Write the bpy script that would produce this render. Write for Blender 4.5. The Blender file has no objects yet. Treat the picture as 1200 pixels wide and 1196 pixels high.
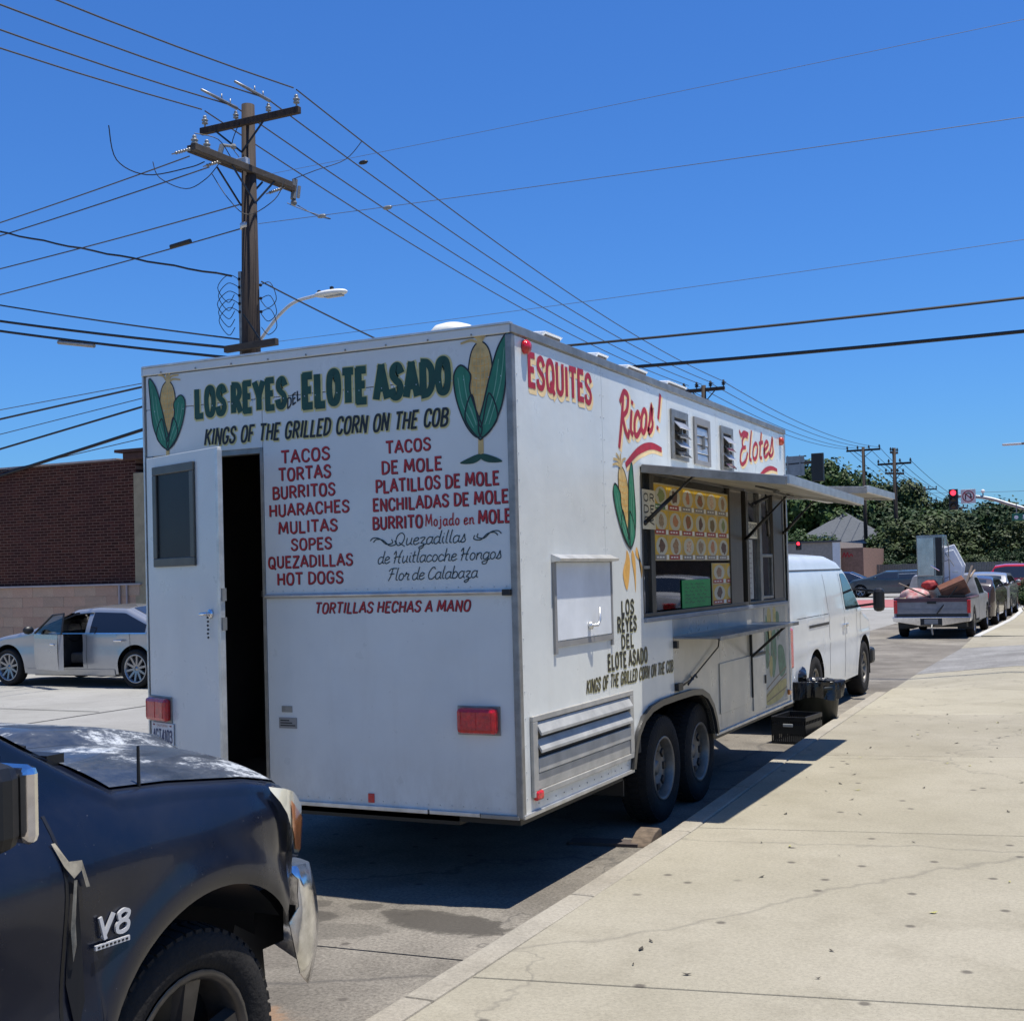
import bpy, math, random
from mathutils import Vector, Matrix
random.seed(7)
S = bpy.context.scene
COL = S.collection
rad = math.radians
# ---------------------------------------------------------------- camera
cam_d = bpy.data.cameras.new('camera'); cam = bpy.data.objects.new('camera', cam_d); COL.objects.link(cam)
RM = [[0.89907387, 0.03044672, 0.43673695], [0.43706898, -0.00491779, -0.89941455], [-0.02523644, 0.99952429, -0.01772878]]
CAMP = (2.77331, -5.75843, 1.70)
m = Matrix([RM[0] + [CAMP[0]], RM[1] + [CAMP[1]], RM[2] + [CAMP[2]], [0, 0, 0, 1]])
cam.matrix_world = m
cam_d.sensor_width = 36.0
cam_d.lens = 36.0 * 1463.12 / 1200
cam_d.shift_y = 50.0 / 1200
cam_d.clip_start = 0.05
cam_d.clip_end = 3000
S.camera = cam
# ---------------------------------------------------------------- sky and sun
SUN_DIR = Vector((0.215, 0.042, 1.0)).normalized()
world = bpy.data.worlds.new("World"); S.world = world
world.use_nodes = True
wn = world.node_tree; wn.nodes.clear()
sky = wn.nodes.new('ShaderNodeTexSky'); sky.sky_type = 'NISHITA'; sky.sun_disc = False
sky.sun_elevation = math.asin(SUN_DIR.z)
sky.sun_rotation = math.atan2(SUN_DIR.x, SUN_DIR.y)
sky.air_density = 1.25; sky.dust_density = 0.25; sky.ozone_density = 4.5; sky.altitude = 0
hsv = wn.nodes.new('ShaderNodeMix'); hsv.data_type = 'RGBA'; hsv.blend_type = 'MULTIPLY'; hsv.inputs[0].default_value = 1.0; hsv.inputs[7].default_value = (0.345, 0.70, 1.24, 1)
bg = wn.nodes.new('ShaderNodeBackground'); bg.inputs['Strength'].default_value = 0.083
wo = wn.nodes.new('ShaderNodeOutputWorld')
wn.links.new(sky.outputs[0], hsv.inputs[6]); wn.links.new(hsv.outputs[2], bg.inputs['Color'])
wn.links.new(bg.outputs[0], wo.inputs['Surface'])
sl = bpy.data.lights.new('sun', 'SUN'); sl.energy = 5.0; sl.angle = rad(0.5); sl.color = (1.0, 0.96, 0.89)
so = bpy.data.objects.new('sun', sl); COL.objects.link(so)
so.rotation_euler = SUN_DIR.to_track_quat('Z', 'Y').to_euler(); so.location = (0, 0, 50)
S.view_settings.view_transform = 'Standard'; S.view_settings.look = 'None'
S.view_settings.gamma = 1.0; S.view_settings.use_curve_mapping = False
S.view_settings.exposure = 0.45
S.render.engine = 'CYCLES'
S.cycles.max_bounces = 6

# ---------------------------------------------------------------- materials
MATS = {}
def mat(name, col, rough=0.6, metal=0.0, var=0.15, scale=6.0, bump=0.0, bscale=60.0, coat=0.0, spec=0.5,
        emit=None, trans=0.0, stretch=None, col2=None, detail=6.0, alpha=None):
    """principled material; base colour varied by two noises, fine relief by bump"""
    if name in MATS: return MATS[name]
    if max(col) < 0.6 and not emit:
        col = tuple(c*0.82 for c in col); col2 = tuple(c*0.82 for c in col2) if col2 else None
    M = bpy.data.materials.new(name); M.use_nodes = True; MATS[name] = M
    nt = M.node_tree; N = nt.nodes; L = nt.links
    b = N['Principled BSDF']
    b.inputs['Roughness'].default_value = rough; b.inputs['Metallic'].default_value = metal
    b.inputs['Coat Weight'].default_value = coat; b.inputs['Coat Roughness'].default_value = 0.06
    b.inputs['Specular IOR Level'].default_value = spec
    b.inputs['Transmission Weight'].default_value = trans
    if alpha is not None: b.inputs['Alpha'].default_value = alpha
    tc = N.new('ShaderNodeTexCoord'); mp = N.new('ShaderNodeMapping'); L.new(tc.outputs['Object'], mp.inputs[0])
    if stretch: mp.inputs['Scale'].default_value = stretch
    if var > 0:
        n = N.new('ShaderNodeTexNoise'); n.inputs['Scale'].default_value = scale; n.inputs['Detail'].default_value = detail
        n.inputs['Roughness'].default_value = 0.62
        L.new(mp.outputs[0], n.inputs['Vector'])
        r = N.new('ShaderNodeValToRGB'); L.new(n.outputs['Fac'], r.inputs[0])
        c2 = col2 if col2 else tuple(c * (1 - var) for c in col)
        r.color_ramp.elements[0].position = 0.32; r.color_ramp.elements[0].color = (*c2, 1)
        r.color_ramp.elements[1].position = 0.66; r.color_ramp.elements[1].color = (*[min(1, c * (1 + var * 0.35)) for c in col], 1)
        L.new(r.outputs[0], b.inputs['Base Color'])
    else:
        b.inputs['Base Color'].default_value = (*col, 1)
    if bump > 0:
        n2 = N.new('ShaderNodeTexNoise'); n2.inputs['Scale'].default_value = bscale; n2.inputs['Detail'].default_value = 5
        L.new(mp.outputs[0], n2.inputs['Vector'])
        bp = N.new('ShaderNodeBump'); bp.inputs['Strength'].default_value = bump; bp.inputs['Distance'].default_value = 0.01
        L.new(n2.outputs['Fac'], bp.inputs['Height']); L.new(bp.outputs[0], b.inputs['Normal'])
    if emit:
        b.inputs['Emission Color'].default_value = (*emit[:3], 1); b.inputs['Emission Strength'].default_value = emit[3]
    return M

def nd(M, t, **k):
    n = M.node_tree.nodes.new(t)
    for a, v in k.items(): setattr(n, a, v)
    return n
def mixc(M, fac, a, b, mode='MIX'):
    n = nd(M, 'ShaderNodeMix', data_type='RGBA', blend_type=mode)
    L = M.node_tree.links
    for i, v in ((0, fac), (6, a), (7, b)):
        if isinstance(v, bpy.types.NodeSocket): L.new(v, n.inputs[i])
        elif isinstance(v, (int, float)): n.inputs[i].default_value = v
        else: n.inputs[i].default_value = (*v, 1)
    return n.outputs[2]
def noise(M, scale, detail=4, rough=0.6, stretch=None, w=0):
    L = M.node_tree.links
    tc = nd(M, 'ShaderNodeTexCoord'); mp = nd(M, 'ShaderNodeMapping'); L.new(tc.outputs['Object'], mp.inputs[0])
    if stretch: mp.inputs['Scale'].default_value = stretch
    mp.inputs['Location'].default_value = (w * 3.1, w * 7.7, w)
    n = nd(M, 'ShaderNodeTexNoise'); n.inputs['Scale'].default_value = scale; n.inputs['Detail'].default_value = detail
    n.inputs['Roughness'].default_value = rough
    L.new(mp.outputs[0], n.inputs['Vector']); return n.outputs['Fac']
def ramp(M, src, stops):
    r = nd(M, 'ShaderNodeValToRGB'); M.node_tree.links.new(src, r.inputs[0])
    e = r.color_ramp.elements
    while len(e) < len(stops): e.new(0.5)
    for i, (p, c) in enumerate(stops):
        e[i].position = p; e[i].color = (c, c, c, 1) if isinstance(c, (int, float)) else (*c, 1)
    return r.outputs[0]
def bumpn(M, src, strength, dist=0.01, prev=None):
    b = nd(M, 'ShaderNodeBump'); b.inputs['Strength'].default_value = strength; b.inputs['Distance'].default_value = dist
    M.node_tree.links.new(src, b.inputs['Height'])
    if prev: M.node_tree.links.new(prev, b.inputs['Normal'])
    return b.outputs[0]
def newmat(name, rough=0.8, spec=0.5, metal=0.0):
    M = bpy.data.materials.new(name); M.use_nodes = True; MATS[name] = M
    b = M.node_tree.nodes['Principled BSDF']; b.inputs['Roughness'].default_value = rough
    b.inputs['Specular IOR Level'].default_value = spec; b.inputs['Metallic'].default_value = metal
    return M, b, M.node_tree.links

def half(M, s):
    n = nd(M, 'ShaderNodeMath', operation='MULTIPLY'); M.node_tree.links.new(s, n.inputs[0]); n.inputs[1].default_value = 0.5; return n.outputs[0]
def concrete(name, base, light, stain, gum=True, crack=0.0, fleck=0.18, spots=()):
    M, b, L = newmat(name, 0.9, 0.25)
    base, light, stain = [tuple(c*0.76 for c in q) for q in (base, light, stain)]
    c = mixc(M, ramp(M, noise(M, 0.7, 5), [(0.35, 0), (0.65, 1)]), base, light)
    c = mixc(M, ramp(M, noise(M, 2.3, 7, 0.7, w=2), [(0.48, 0), (0.75, 0.55)]), c, stain)
    c = mixc(M, fleck, c, ramp(M, noise(M, 55, 3, 0.8), [(0.36, 0.1), (0.5, 0.5), (0.66, 0.9)]), 'OVERLAY')
    c = mixc(M, ramp(M, noise(M, 130, 2, 0.9, w=1), [(0.60, 0), (0.72, 0.65)]), c, tuple(x * 0.35 for x in base))
    if gum:
        tc = nd(M, 'ShaderNodeTexCoord')
        v = nd(M, 'ShaderNodeTexVoronoi', voronoi_dimensions='2D'); v.inputs['Scale'].default_value = 2.6; L.new(tc.outputs['Object'], v.inputs['Vector'])
        sp = ramp(M, v.outputs['Distance'], [(0.035, 1), (0.075, 0)])
        sep = nd(M, 'ShaderNodeSeparateColor'); L.new(v.outputs['Color'], sep.inputs[0])
        th = ramp(M, sep.outputs[0], [(0.55, 0), (0.6, 1)])
        mm = nd(M, 'ShaderNodeMath', operation='MULTIPLY'); L.new(sp, mm.inputs[0]); L.new(th, mm.inputs[1])
        m2 = nd(M, 'ShaderNodeMath', operation='MULTIPLY'); L.new(mm.outputs[0], m2.inputs[0]); m2.inputs[1].default_value = 0.75
        c = mixc(M, m2.outputs[0], c, (0.07, 0.06, 0.05))
    oi = nd(M, 'ShaderNodeObjectInfo')
    c = mixc(M, 1.0, c, ramp(M, oi.outputs['Random'], [(0, (0.87, 0.865, 0.87)), (1, (1.0, 1.0, 0.99))]), 'MULTIPLY')
    if crack > 0:
        tc = nd(M, 'ShaderNodeTexCoord'); nn = noise(M, 1.5, 4)
        vv = nd(M, 'ShaderNodeVectorMath', operation='ADD'); L.new(tc.outputs['Object'], vv.inputs[0]); L.new(nn, vv.inputs[1])
        v = nd(M, 'ShaderNodeTexVoronoi', feature='DISTANCE_TO_EDGE'); v.inputs['Scale'].default_value = 0.35
        L.new(vv.outputs[0], v.inputs['Vector'])
        c = mixc(M, ramp(M, v.outputs[0], [(0.002, crack), (0.006, 0)]), c, (0.06, 0.055, 0.05))
    for (sx, sy, ax, ay, ro, dark, col) in spots:                 # soaked in spills, edges broken by noise
        tc = nd(M, 'ShaderNodeTexCoord'); mp = nd(M, 'ShaderNodeMapping', vector_type='TEXTURE'); L.new(tc.outputs['Object'], mp.inputs[0])
        mp.inputs['Location'].default_value = (sx, sy, 0); mp.inputs['Rotation'].default_value = (0, 0, ro); mp.inputs['Scale'].default_value = (ax, ay, 100)
        ln_ = nd(M, 'ShaderNodeVectorMath', operation='LENGTH'); L.new(mp.outputs[0], ln_.inputs[0])
        ad = nd(M, 'ShaderNodeMath', operation='MULTIPLY_ADD'); L.new(noise(M, 9, 6, 0.7, w=sx), ad.inputs[0]); ad.inputs[1].default_value = 1.1; L.new(ln_.outputs['Value'], ad.inputs[2])
        c = mixc(M, ramp(M, ad.outputs[0], [(0.70, dark), (0.80, dark*0.75), (0.90, dark*0.12), (1.0, 0)]) if False else ramp(M, half(M, ad.outputs[0]), [(0.66, dark), (0.74, dark*0.8), (0.79, dark*0.15), (0.88, 0)]), c, col)
    L.new(c, b.inputs['Base Color'])
    L.new(bumpn(M, noise(M, 90, 4, 0.8), 0.35, 0.006), b.inputs['Normal'])
    return M

# ---------------------------------------------------------------- mesh builder
class MB:
    def __init__(s): s.v = []; s.f = []; s.m = []; s.mi = 0; s.sm = []; s.smooth = False
    def add(s, vs, fs):
        o = len(s.v); s.v += [tuple(v) for v in vs]
        for f in fs: s.f.append([i + o for i in f]); s.m.append(s.mi); s.sm.append(s.smooth)
        return s
    def box(s, x0, x1, y0, y1, z0, z1):
        if x0 > x1: x0, x1 = x1, x0
        if y0 > y1: y0, y1 = y1, y0
        if z0 > z1: z0, z1 = z1, z0
        return s.add([(x0,y0,z0),(x1,y0,z0),(x1,y1,z0),(x0,y1,z0),(x0,y0,z1),(x1,y0,z1),(x1,y1,z1),(x0,y1,z1)],
              [(0,3,2,1),(4,5,6,7),(0,1,5,4),(1,2,6,5),(2,3,7,6),(3,0,4,7)])
    def obox(s, c, ax, ay, az, hx, hy, hz):
        c = Vector(c); vs = []
        for k in (-1, 1):
            for i, j in ((-1,-1),(1,-1),(1,1),(-1,1)):
                vs.append(c + Vector(ax)*hx*i + Vector(ay)*hy*j + Vector(az)*hz*k)
        return s.add(vs, [(0,3,2,1),(4,5,6,7),(0,1,5,4),(1,2,6,5),(2,3,7,6),(3,0,4,7)])
    def bar(s, a, b, w, h=None):
        """rectangular bar from a to b"""
        a = Vector(a); b = Vector(b); d = (b - a); l = d.length; d.normalize(); h = h or w
        up = Vector((0,0,1)) if abs(d.z) < 0.9 else Vector((0,1,0))
        x = d.cross(up).normalized(); y = x.cross(d).normalized()
        return s.obox((a+b)/2, x, d, y, w/2, l/2, h/2)
    def prism(s, poly, axis, a, b):
        """polygon (2-D) extruded along axis from a to b"""
        n = len(poly)
        def P(p, t): return {'x': (t, p[0], p[1]), 'y': (p[0], t, p[1]), 'z': (p[0], p[1], t)}[axis]
        vs = [P(p, a) for p in poly] + [P(p, b) for p in poly]
        fs = [list(range(n))[::-1], list(range(n, 2*n))] + [(i, (i+1) % n, (i+1) % n + n, i + n) for i in range(n)]
        return s.add(vs, fs)
    def tube(s, pts, r, n=6, cap=True):
        pts = [Vector(p) for p in pts]; rings = []
        rs = r if isinstance(r, (list, tuple)) else [r]*len(pts)
        prevx = None
        for i, p in enumerate(pts):
            d = (pts[min(i+1, len(pts)-1)] - pts[max(i-1, 0)])
            if d.length < 1e-9: d = Vector((0,0,1))
            d.normalize()
            if prevx is None:
                up = Vector((0,0,1)) if abs(d.z) < 0.9 else Vector((1,0,0)); x = d.cross(up).normalized()
            else:
                x = (prevx - d*prevx.dot(d)).normalized()
            prevx = x; y = d.cross(x)
            rings.append([p + (x*math.cos(2*math.pi*k/n) + y*math.sin(2*math.pi*k/n))*rs[i] for k in range(n)])
        vs = [q for R in rings for q in R]; fs = []
        for i in range(len(pts)-1):
            for k in range(n): fs.append((i*n+k, i*n+(k+1) % n, (i+1)*n+(k+1) % n, (i+1)*n+k))
        if cap: fs.append(tuple(range(n))[::-1]); fs.append(tuple(range(len(vs)-n, len(vs))))
        return s.add(vs, fs)
    def lathe(s, prof, c=(0,0,0), axis='z', n=24):
        """profile (r, t) turned about axis through c"""
        vs = []; c = Vector(c)
        for (r, t) in prof:
            for k in range(n):
                a = 2*math.pi*k/n; p, q = r*math.cos(a), r*math.sin(a)
                vs.append(c + Vector({'z': (p, q, t), 'x': (t, p, q), 'y': (p, t, q)}[axis]))
        fs = []
        for i in range(len(prof)-1):
            for k in range(n): fs.append((i*n+k, i*n+(k+1) % n, (i+1)*n+(k+1) % n, (i+1)*n+k))
        return s.add(vs, fs)
    def disc(s, c, r, axis='x', n=20):
        c = Vector(c); vs = []
        for k in range(n):
            a = 2*math.pi*k/n; p, q = r*math.cos(a), r*math.sin(a)
            vs.append(c + Vector({'z': (p, q, 0), 'x': (0, p, q), 'y': (p, 0, q)}[axis]))
        return s.add(vs, [tuple(range(n))])
    def ball(s, c, r, n=10, sz=(1,1,1)):
        c = Vector(c); vs = []; fs = []; h = n//2
        for i in range(h+1):
            t = math.pi*i/h
            for k in range(n):
                a = 2*math.pi*k/n
                vs.append(c + Vector((math.sin(t)*math.cos(a)*sz[0], math.sin(t)*math.sin(a)*sz[1], math.cos(t)*sz[2]))*r)
        for i in range(h):
            for k in range(n): fs.append((i*n+k, (i+1)*n+k, (i+1)*n+(k+1) % n, i*n+(k+1) % n))
        return s.add(vs, fs)
    def grid(s, fn, nu, nv):
        vs = [fn(i/nu, j/nv) for i in range(nu+1) for j in range(nv+1)]
        fs = [(i*(nv+1)+j, (i+1)*(nv+1)+j, (i+1)*(nv+1)+j+1, i*(nv+1)+j+1) for i in range(nu) for j in range(nv)]
        return s.add(vs, fs)
    def mesh(s, name, mats, smooth=None):
        me = bpy.data.meshes.new(name); me.from_pydata(s.v, [], s.f)
        for q in (mats if isinstance(mats, (list, tuple)) else [mats]): me.materials.append(q)
        me.polygons.foreach_set('material_index', s.m)
        me.polygons.foreach_set('use_smooth', s.sm if smooth is None else [smooth]*len(s.f))
        me.update(); return me
    def build(s, name, mats, parent=None, smooth=None, bevel=0, loc=None, rot=None, angle=None, recalc=True):
        me = s.mesh(name, mats, smooth)
        if recalc:
            import bmesh
            bm = bmesh.new(); bm.from_mesh(me); bmesh.ops.recalc_face_normals(bm, faces=bm.faces); bm.to_mesh(me); bm.free()
        if angle is not None:
            me.polygons.foreach_set('use_smooth', [True]*len(me.polygons)); me.set_sharp_from_angle(angle=rad(angle))
        o = bpy.data.objects.new(name, me); COL.objects.link(o)
        if parent: o.parent = parent
        if loc: o.location = loc
        if rot: o.rotation_euler = rot
        if bevel:
            md = o.modifiers.new('bevel', 'BEVEL'); md.width = bevel; md.segments = 2; md.limit_method = 'ANGLE'; md.angle_limit = rad(40)
        return o
def place(me, name, parent=None, loc=(0,0,0), rot=(0,0,0), scale=(1,1,1)):
    o = bpy.data.objects.new(name, me); COL.objects.link(o); o.parent = parent
    o.location = loc; o.rotation_euler = rot; o.scale = scale; return o
def tag(o, label=None, cat=None, group=None, kind=None):
    if label: o['label'] = label
    if cat: o['category'] = cat
    if group: o['group'] = group
    if kind: o['kind'] = kind
    return o
def thing(name, label, cat, loc=(0,0,0), rz=0.0, group=None, scale=1.0):
    o = bpy.data.objects.new(name, None); COL.objects.link(o)
    o.location = loc; o.rotation_euler = (0, 0, rz); o.empty_display_size = 0.2; o.scale = (scale,)*3
    return tag(o, label, cat, group)
def copy_tree(o, parent=None):
    c = o.copy(); COL.objects.link(c); c.parent = parent
    for ch in [k for k in bpy.data.objects if k.parent is o]: copy_tree(ch, c)
    return c
def lerp(a, b, t): return a + (b - a)*t
def interp(tab, x):
    if x <= tab[0][0]: return tab[0][1]
    for (a, va), (b, vb) in zip(tab, tab[1:]):
        if x <= b: return va + (vb-va)*(x-a)/(b-a) if b > a else vb
    return tab[-1][1]
def catmull(p, closed=False, k=6):
    P = [Vector(q) for q in p]; n = len(P); out = []
    rng = range(n if closed else n-1)
    for i in rng:
        g = (lambda j: P[j % n]) if closed else (lambda j: P[max(0, min(n-1, j))])
        a, b, c, d = g(i-1), g(i), g(i+1), g(i+2)
        for t in range(k):
            t /= k
            out.append(0.5*((2*b) + (c-a)*t + (2*a-5*b+4*c-d)*t*t + (-a+3*b-3*c+d)*t*t*t))
    if not closed: out.append(P[-1])
    return out

# ---------------------------------------------------------------- painted lettering (own stroke alphabet)
C = 1   # curved stroke, L straight, O closed curved
UP = {
 'A': (.56, [(0,[(0,0),(.28,1),(.56,0)]),(0,[(.11,.33),(.45,.33)])]),
 'B': (.5, [(0,[(.05,0),(.05,1)]),(1,[(.05,1),(.3,.99),(.43,.86),(.42,.66),(.28,.55),(.05,.53)]),(1,[(.05,.53),(.32,.51),(.48,.37),(.46,.13),(.3,.01),(.05,0)])]),
 'C': (.5, [(1,[(.47,.78),(.4,.95),(.25,1),(.09,.88),(.03,.5),(.09,.12),(.25,0),(.4,.05),(.47,.22)])]),
 'D': (.52, [(0,[(.05,0),(.05,1)]),(1,[(.05,1),(.28,.97),(.46,.78),(.49,.5),(.46,.22),(.28,.03),(.05,0)])]),
 'E': (.44, [(0,[(.42,1),(.05,1),(.05,0),(.43,0)]),(0,[(.05,.52),(.35,.52)])]),
 'F': (.44, [(0,[(.43,1),(.05,1),(.05,0)]),(0,[(.05,.52),(.34,.52)])]),
 'G': (.54, [(1,[(.47,.8),(.4,.95),(.25,1),(.09,.88),(.03,.5),(.09,.12),(.25,0),(.42,.08),(.48,.25),(.48,.42)]),(0,[(.3,.42),(.5,.42)])]),
 'H': (.54, [(0,[(.05,0),(.05,1)]),(0,[(.49,0),(.49,1)]),(0,[(.05,.5),(.49,.5)])]),
 'I': (.16, [(0,[(.08,0),(.08,1)])]),
 'J': (.4, [(1,[(.33,1),(.33,.5),(.33,.18),(.22,.01),(.08,.03),(.02,.2)])]),
 'K': (.54, [(0,[(.05,0),(.05,1)]),(0,[(.5,1),(.06,.42)]),(0,[(.2,.6),(.52,0)])]),
 'L': (.42, [(0,[(.05,1),(.05,0),(.42,0)])]),
 'M': (.7, [(0,[(.03,0),(.1,1),(.35,.22),(.6,1),(.67,0)])]),
 'N': (.54, [(0,[(.05,0),(.05,1),(.49,0),(.49,1)])]),
 'O': (.54, [(2,[(.27,1),(.1,.9),(.03,.5),(.1,.1),(.27,0),(.44,.1),(.51,.5),(.44,.9)])]),
 'P': (.48, [(0,[(.05,0),(.05,1)]),(1,[(.05,1),(.32,.98),(.45,.82),(.44,.6),(.3,.47),(.05,.45)])]),
 'Q': (.56, [(2,[(.27,1),(.1,.9),(.03,.5),(.1,.1),(.27,0),(.44,.1),(.51,.5),(.44,.9)]),(0,[(.28,.28),(.55,-.1)])]),
 'R': (.52, [(0,[(.05,0),(.05,1)]),(1,[(.05,1),(.32,.98),(.45,.82),(.44,.62),(.3,.5),(.05,.48)]),(0,[(.24,.48),(.5,0)])]),
 'S': (.48, [(1,[(.44,.82),(.36,.96),(.23,1),(.08,.9),(.06,.7),(.2,.55),(.38,.42),(.44,.22),(.34,.04),(.2,0),(.07,.05),(.02,.2)])]),
 'T': (.5, [(0,[(.0,1),(.5,1)]),(0,[(.25,1),(.25,0)])]),
 'U': (.52, [(1,[(.05,1),(.05,.5),(.08,.14),(.26,0),(.44,.14),(.47,.5),(.47,1)])]),
 'V': (.54, [(0,[(.0,1),(.27,0),(.54,1)])]),
 'X': (.54, [(0,[(.0,1),(.54,0)]),(0,[(.54,1),(0,0)])]),
 'Y': (.54, [(0,[(.0,1),(.27,.48),(.54,1)]),(0,[(.27,.48),(.27,0)])]),
 'Z': (.48, [(0,[(.03,1),(.46,1),(.02,0),(.47,0)])]),
 '0': (.5, [(2,[(.25,1),(.08,.9),(.03,.5),(.08,.1),(.25,0),(.42,.1),(.47,.5),(.42,.9)])]),
 '1': (.3, [(0,[(.03,.8),(.17,1),(.17,0)])]),
 '3': (.46, [(1,[(.04,.88),(.2,1),(.4,.9),(.4,.66),(.2,.54)]),(1,[(.2,.54),(.43,.42),(.42,.12),(.2,0),(.03,.12)])]),
 '4': (.5, [(0,[(.36,0),(.36,1),(.02,.3),(.5,.3)])]),
 '6': (.48, [(1,[(.42,.88),(.25,1),(.06,.75),(.04,.3),(.2,0),(.42,.15),(.4,.45),(.22,.55),(.06,.4)])]),
 '8': (.48, [(2,[(.24,1),(.07,.88),(.1,.64),(.24,.54),(.38,.64),(.41,.88)]),(2,[(.24,.54),(.05,.4),(.06,.1),(.24,0),(.42,.1),(.43,.4)])]),
 '!': (.2, [(0,[(.12,1.05),(.08,.32)]),(0,[(.07,.08),(.07,.0)])]),
 '-': (.35, [(0,[(.04,.45),(.3,.45)])]),
}
LO = {
 'a': (.46, [(1,[(.38,.5),(.2,.56),(.04,.36),(.07,.06),(.22,.0),(.38,.2)]),(1,[(.4,.55),(.38,.15),(.48,.02)])]),
 'b': (.44, [(1,[(.08,1),(.06,.5),(.06,.02)]),(1,[(.06,.3),(.2,.55),(.38,.42),(.38,.12),(.2,0),(.06,.1)])]),
 'c': (.4, [(1,[(.36,.44),(.22,.56),(.05,.38),(.07,.08),(.22,0),(.42,.12)])]),
 'd': (.48, [(1,[(.38,.5),(.2,.56),(.04,.36),(.07,.06),(.22,.0),(.38,.2)]),(1,[(.44,1.02),(.39,.4),(.4,.08),(.5,.02)])]),
 'e': (.4, [(1,[(.05,.26),(.28,.34),(.35,.48),(.22,.56),(.06,.4),(.06,.1),(.2,0),(.42,.14)])]),
 'f': (.34, [(1,[(.4,.95),(.28,1.02),(.18,.85),(.14,.3),(.1,-.2)]),(0,[(.02,.52),(.34,.52)])]),
 'g': (.46, [(1,[(.38,.5),(.2,.56),(.04,.36),(.07,.08),(.22,.02),(.38,.2)]),(1,[(.4,.55),(.38,.0),(.3,-.32),(.08,-.36),(.02,-.2),(.25,-.1),(.5,.02)])]),
 'h': (.48, [(1,[(.1,1.02),(.06,.5),(.05,0)]),(1,[(.06,.25),(.2,.52),(.36,.5),(.37,.2),(.36,.04),(.5,.02)])]),
 'i': (.22, [(1,[(.1,.55),(.08,.15),(.2,.02)]),(0,[(.12,.74),(.13,.8)])]),
 'j': (.24, [(1,[(.14,.55),(.14,0),(.08,-.25),(-.06,-.22)]),(0,[(.14,.72),(.14,.78)])]),
 'l': (.22, [(1,[(.13,1.02),(.08,.5),(.08,.1),(.2,.02)])]),
 'm': (.66, [(0,[(.06,.55),(.06,0)]),(1,[(.06,.3),(.18,.54),(.3,.46),(.3,0)]),(1,[(.3,.3),(.42,.54),(.56,.46),(.56,0)])]),
 'n': (.46, [(0,[(.06,.55),(.06,0)]),(1,[(.06,.28),(.2,.54),(.36,.48),(.36,.15),(.46,.02)])]),
 'o': (.42, [(2,[(.21,.56),(.06,.42),(.05,.14),(.2,0),(.35,.14),(.36,.42)])]),
 'r': (.34, [(1,[(.02,.3),(.1,.62),(.12,.48),(.3,.5),(.24,.2),(.28,.02),(.38,.06)])]),
 's': (.36, [(1,[(.02,.05),(.14,.3),(.22,.64),(.28,.36),(.34,.14),(.2,0),(.06,.06)])]),
 't': (.3, [(1,[(.14,.9),(.1,.4),(.1,.08),(.24,.02)]),(0,[(0,.56),(.28,.58)])]),
 'u': (.46, [(1,[(.06,.55),(.05,.15),(.15,0),(.34,.2)]),(1,[(.37,.55),(.35,.12),(.46,.02)])]),
 'z': (.42, [(1,[(.04,.5),(.2,.56),(.34,.5),(.12,.12),(.28,.06),(.3,-.2),(.12,-.36),(.02,-.24),(.24,-.1),(.46,.02)])]),
}
SWASH = {
 'Q': (.72, [(2,[(.38,1),(.12,.8),(.06,.35),(.25,.0),(.52,.2),(.6,.7)]),(1,[(.3,.22),(.45,.1),(.7,-.08)])]),
 'H': (.66, [(1,[(.02,.75),(.14,.98),(.18,.6),(.12,0)]),(1,[(.6,1.05),(.46,.6),(.44,.1),(.56,.0)]),(1,[(.08,.42),(.3,.52),(.56,.48)])]),
 'F': (.55, [(1,[(.04,.8),(.2,.98),(.58,1.0)]),(1,[(.3,.96),(.22,.4),(.1,0)]),(0,[(.14,.52),(.46,.56)])]),
 'C': (.52, [(1,[(.48,.82),(.4,.98),(.2,.85),(.05,.4),(.15,.03),(.36,.02),(.52,.2)])]),
 'R': (.6, [(1,[(.2,1),(.16,.5),(.04,-.15)]),(1,[(.04,.85),(.24,1.04),(.5,.92),(.46,.62),(.2,.5)]),(1,[(.2,.5),(.36,.2),(.56,.0),(.62,.1)])]),
 'E': (.56, [(1,[(-.1,1.12),(.02,.98),(.2,1.06),(.5,.98)]),(1,[(.46,.88),(.26,.94),(.12,.8),(.18,.56),(.36,.54)]),(1,[(.2,.56),(.05,.4),(.04,.1),(.2,-.02),(.42,.08),(.52,.3)])]),
}
class Plane:
    def __init__(s, o, u, v, n): s.o, s.u, s.v, s.n = map(Vector, (o, u, v, n)); s.k = 0
    def at(s, p, off): return s.o + s.u*p[0] + s.v*p[1] + s.n*off
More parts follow.
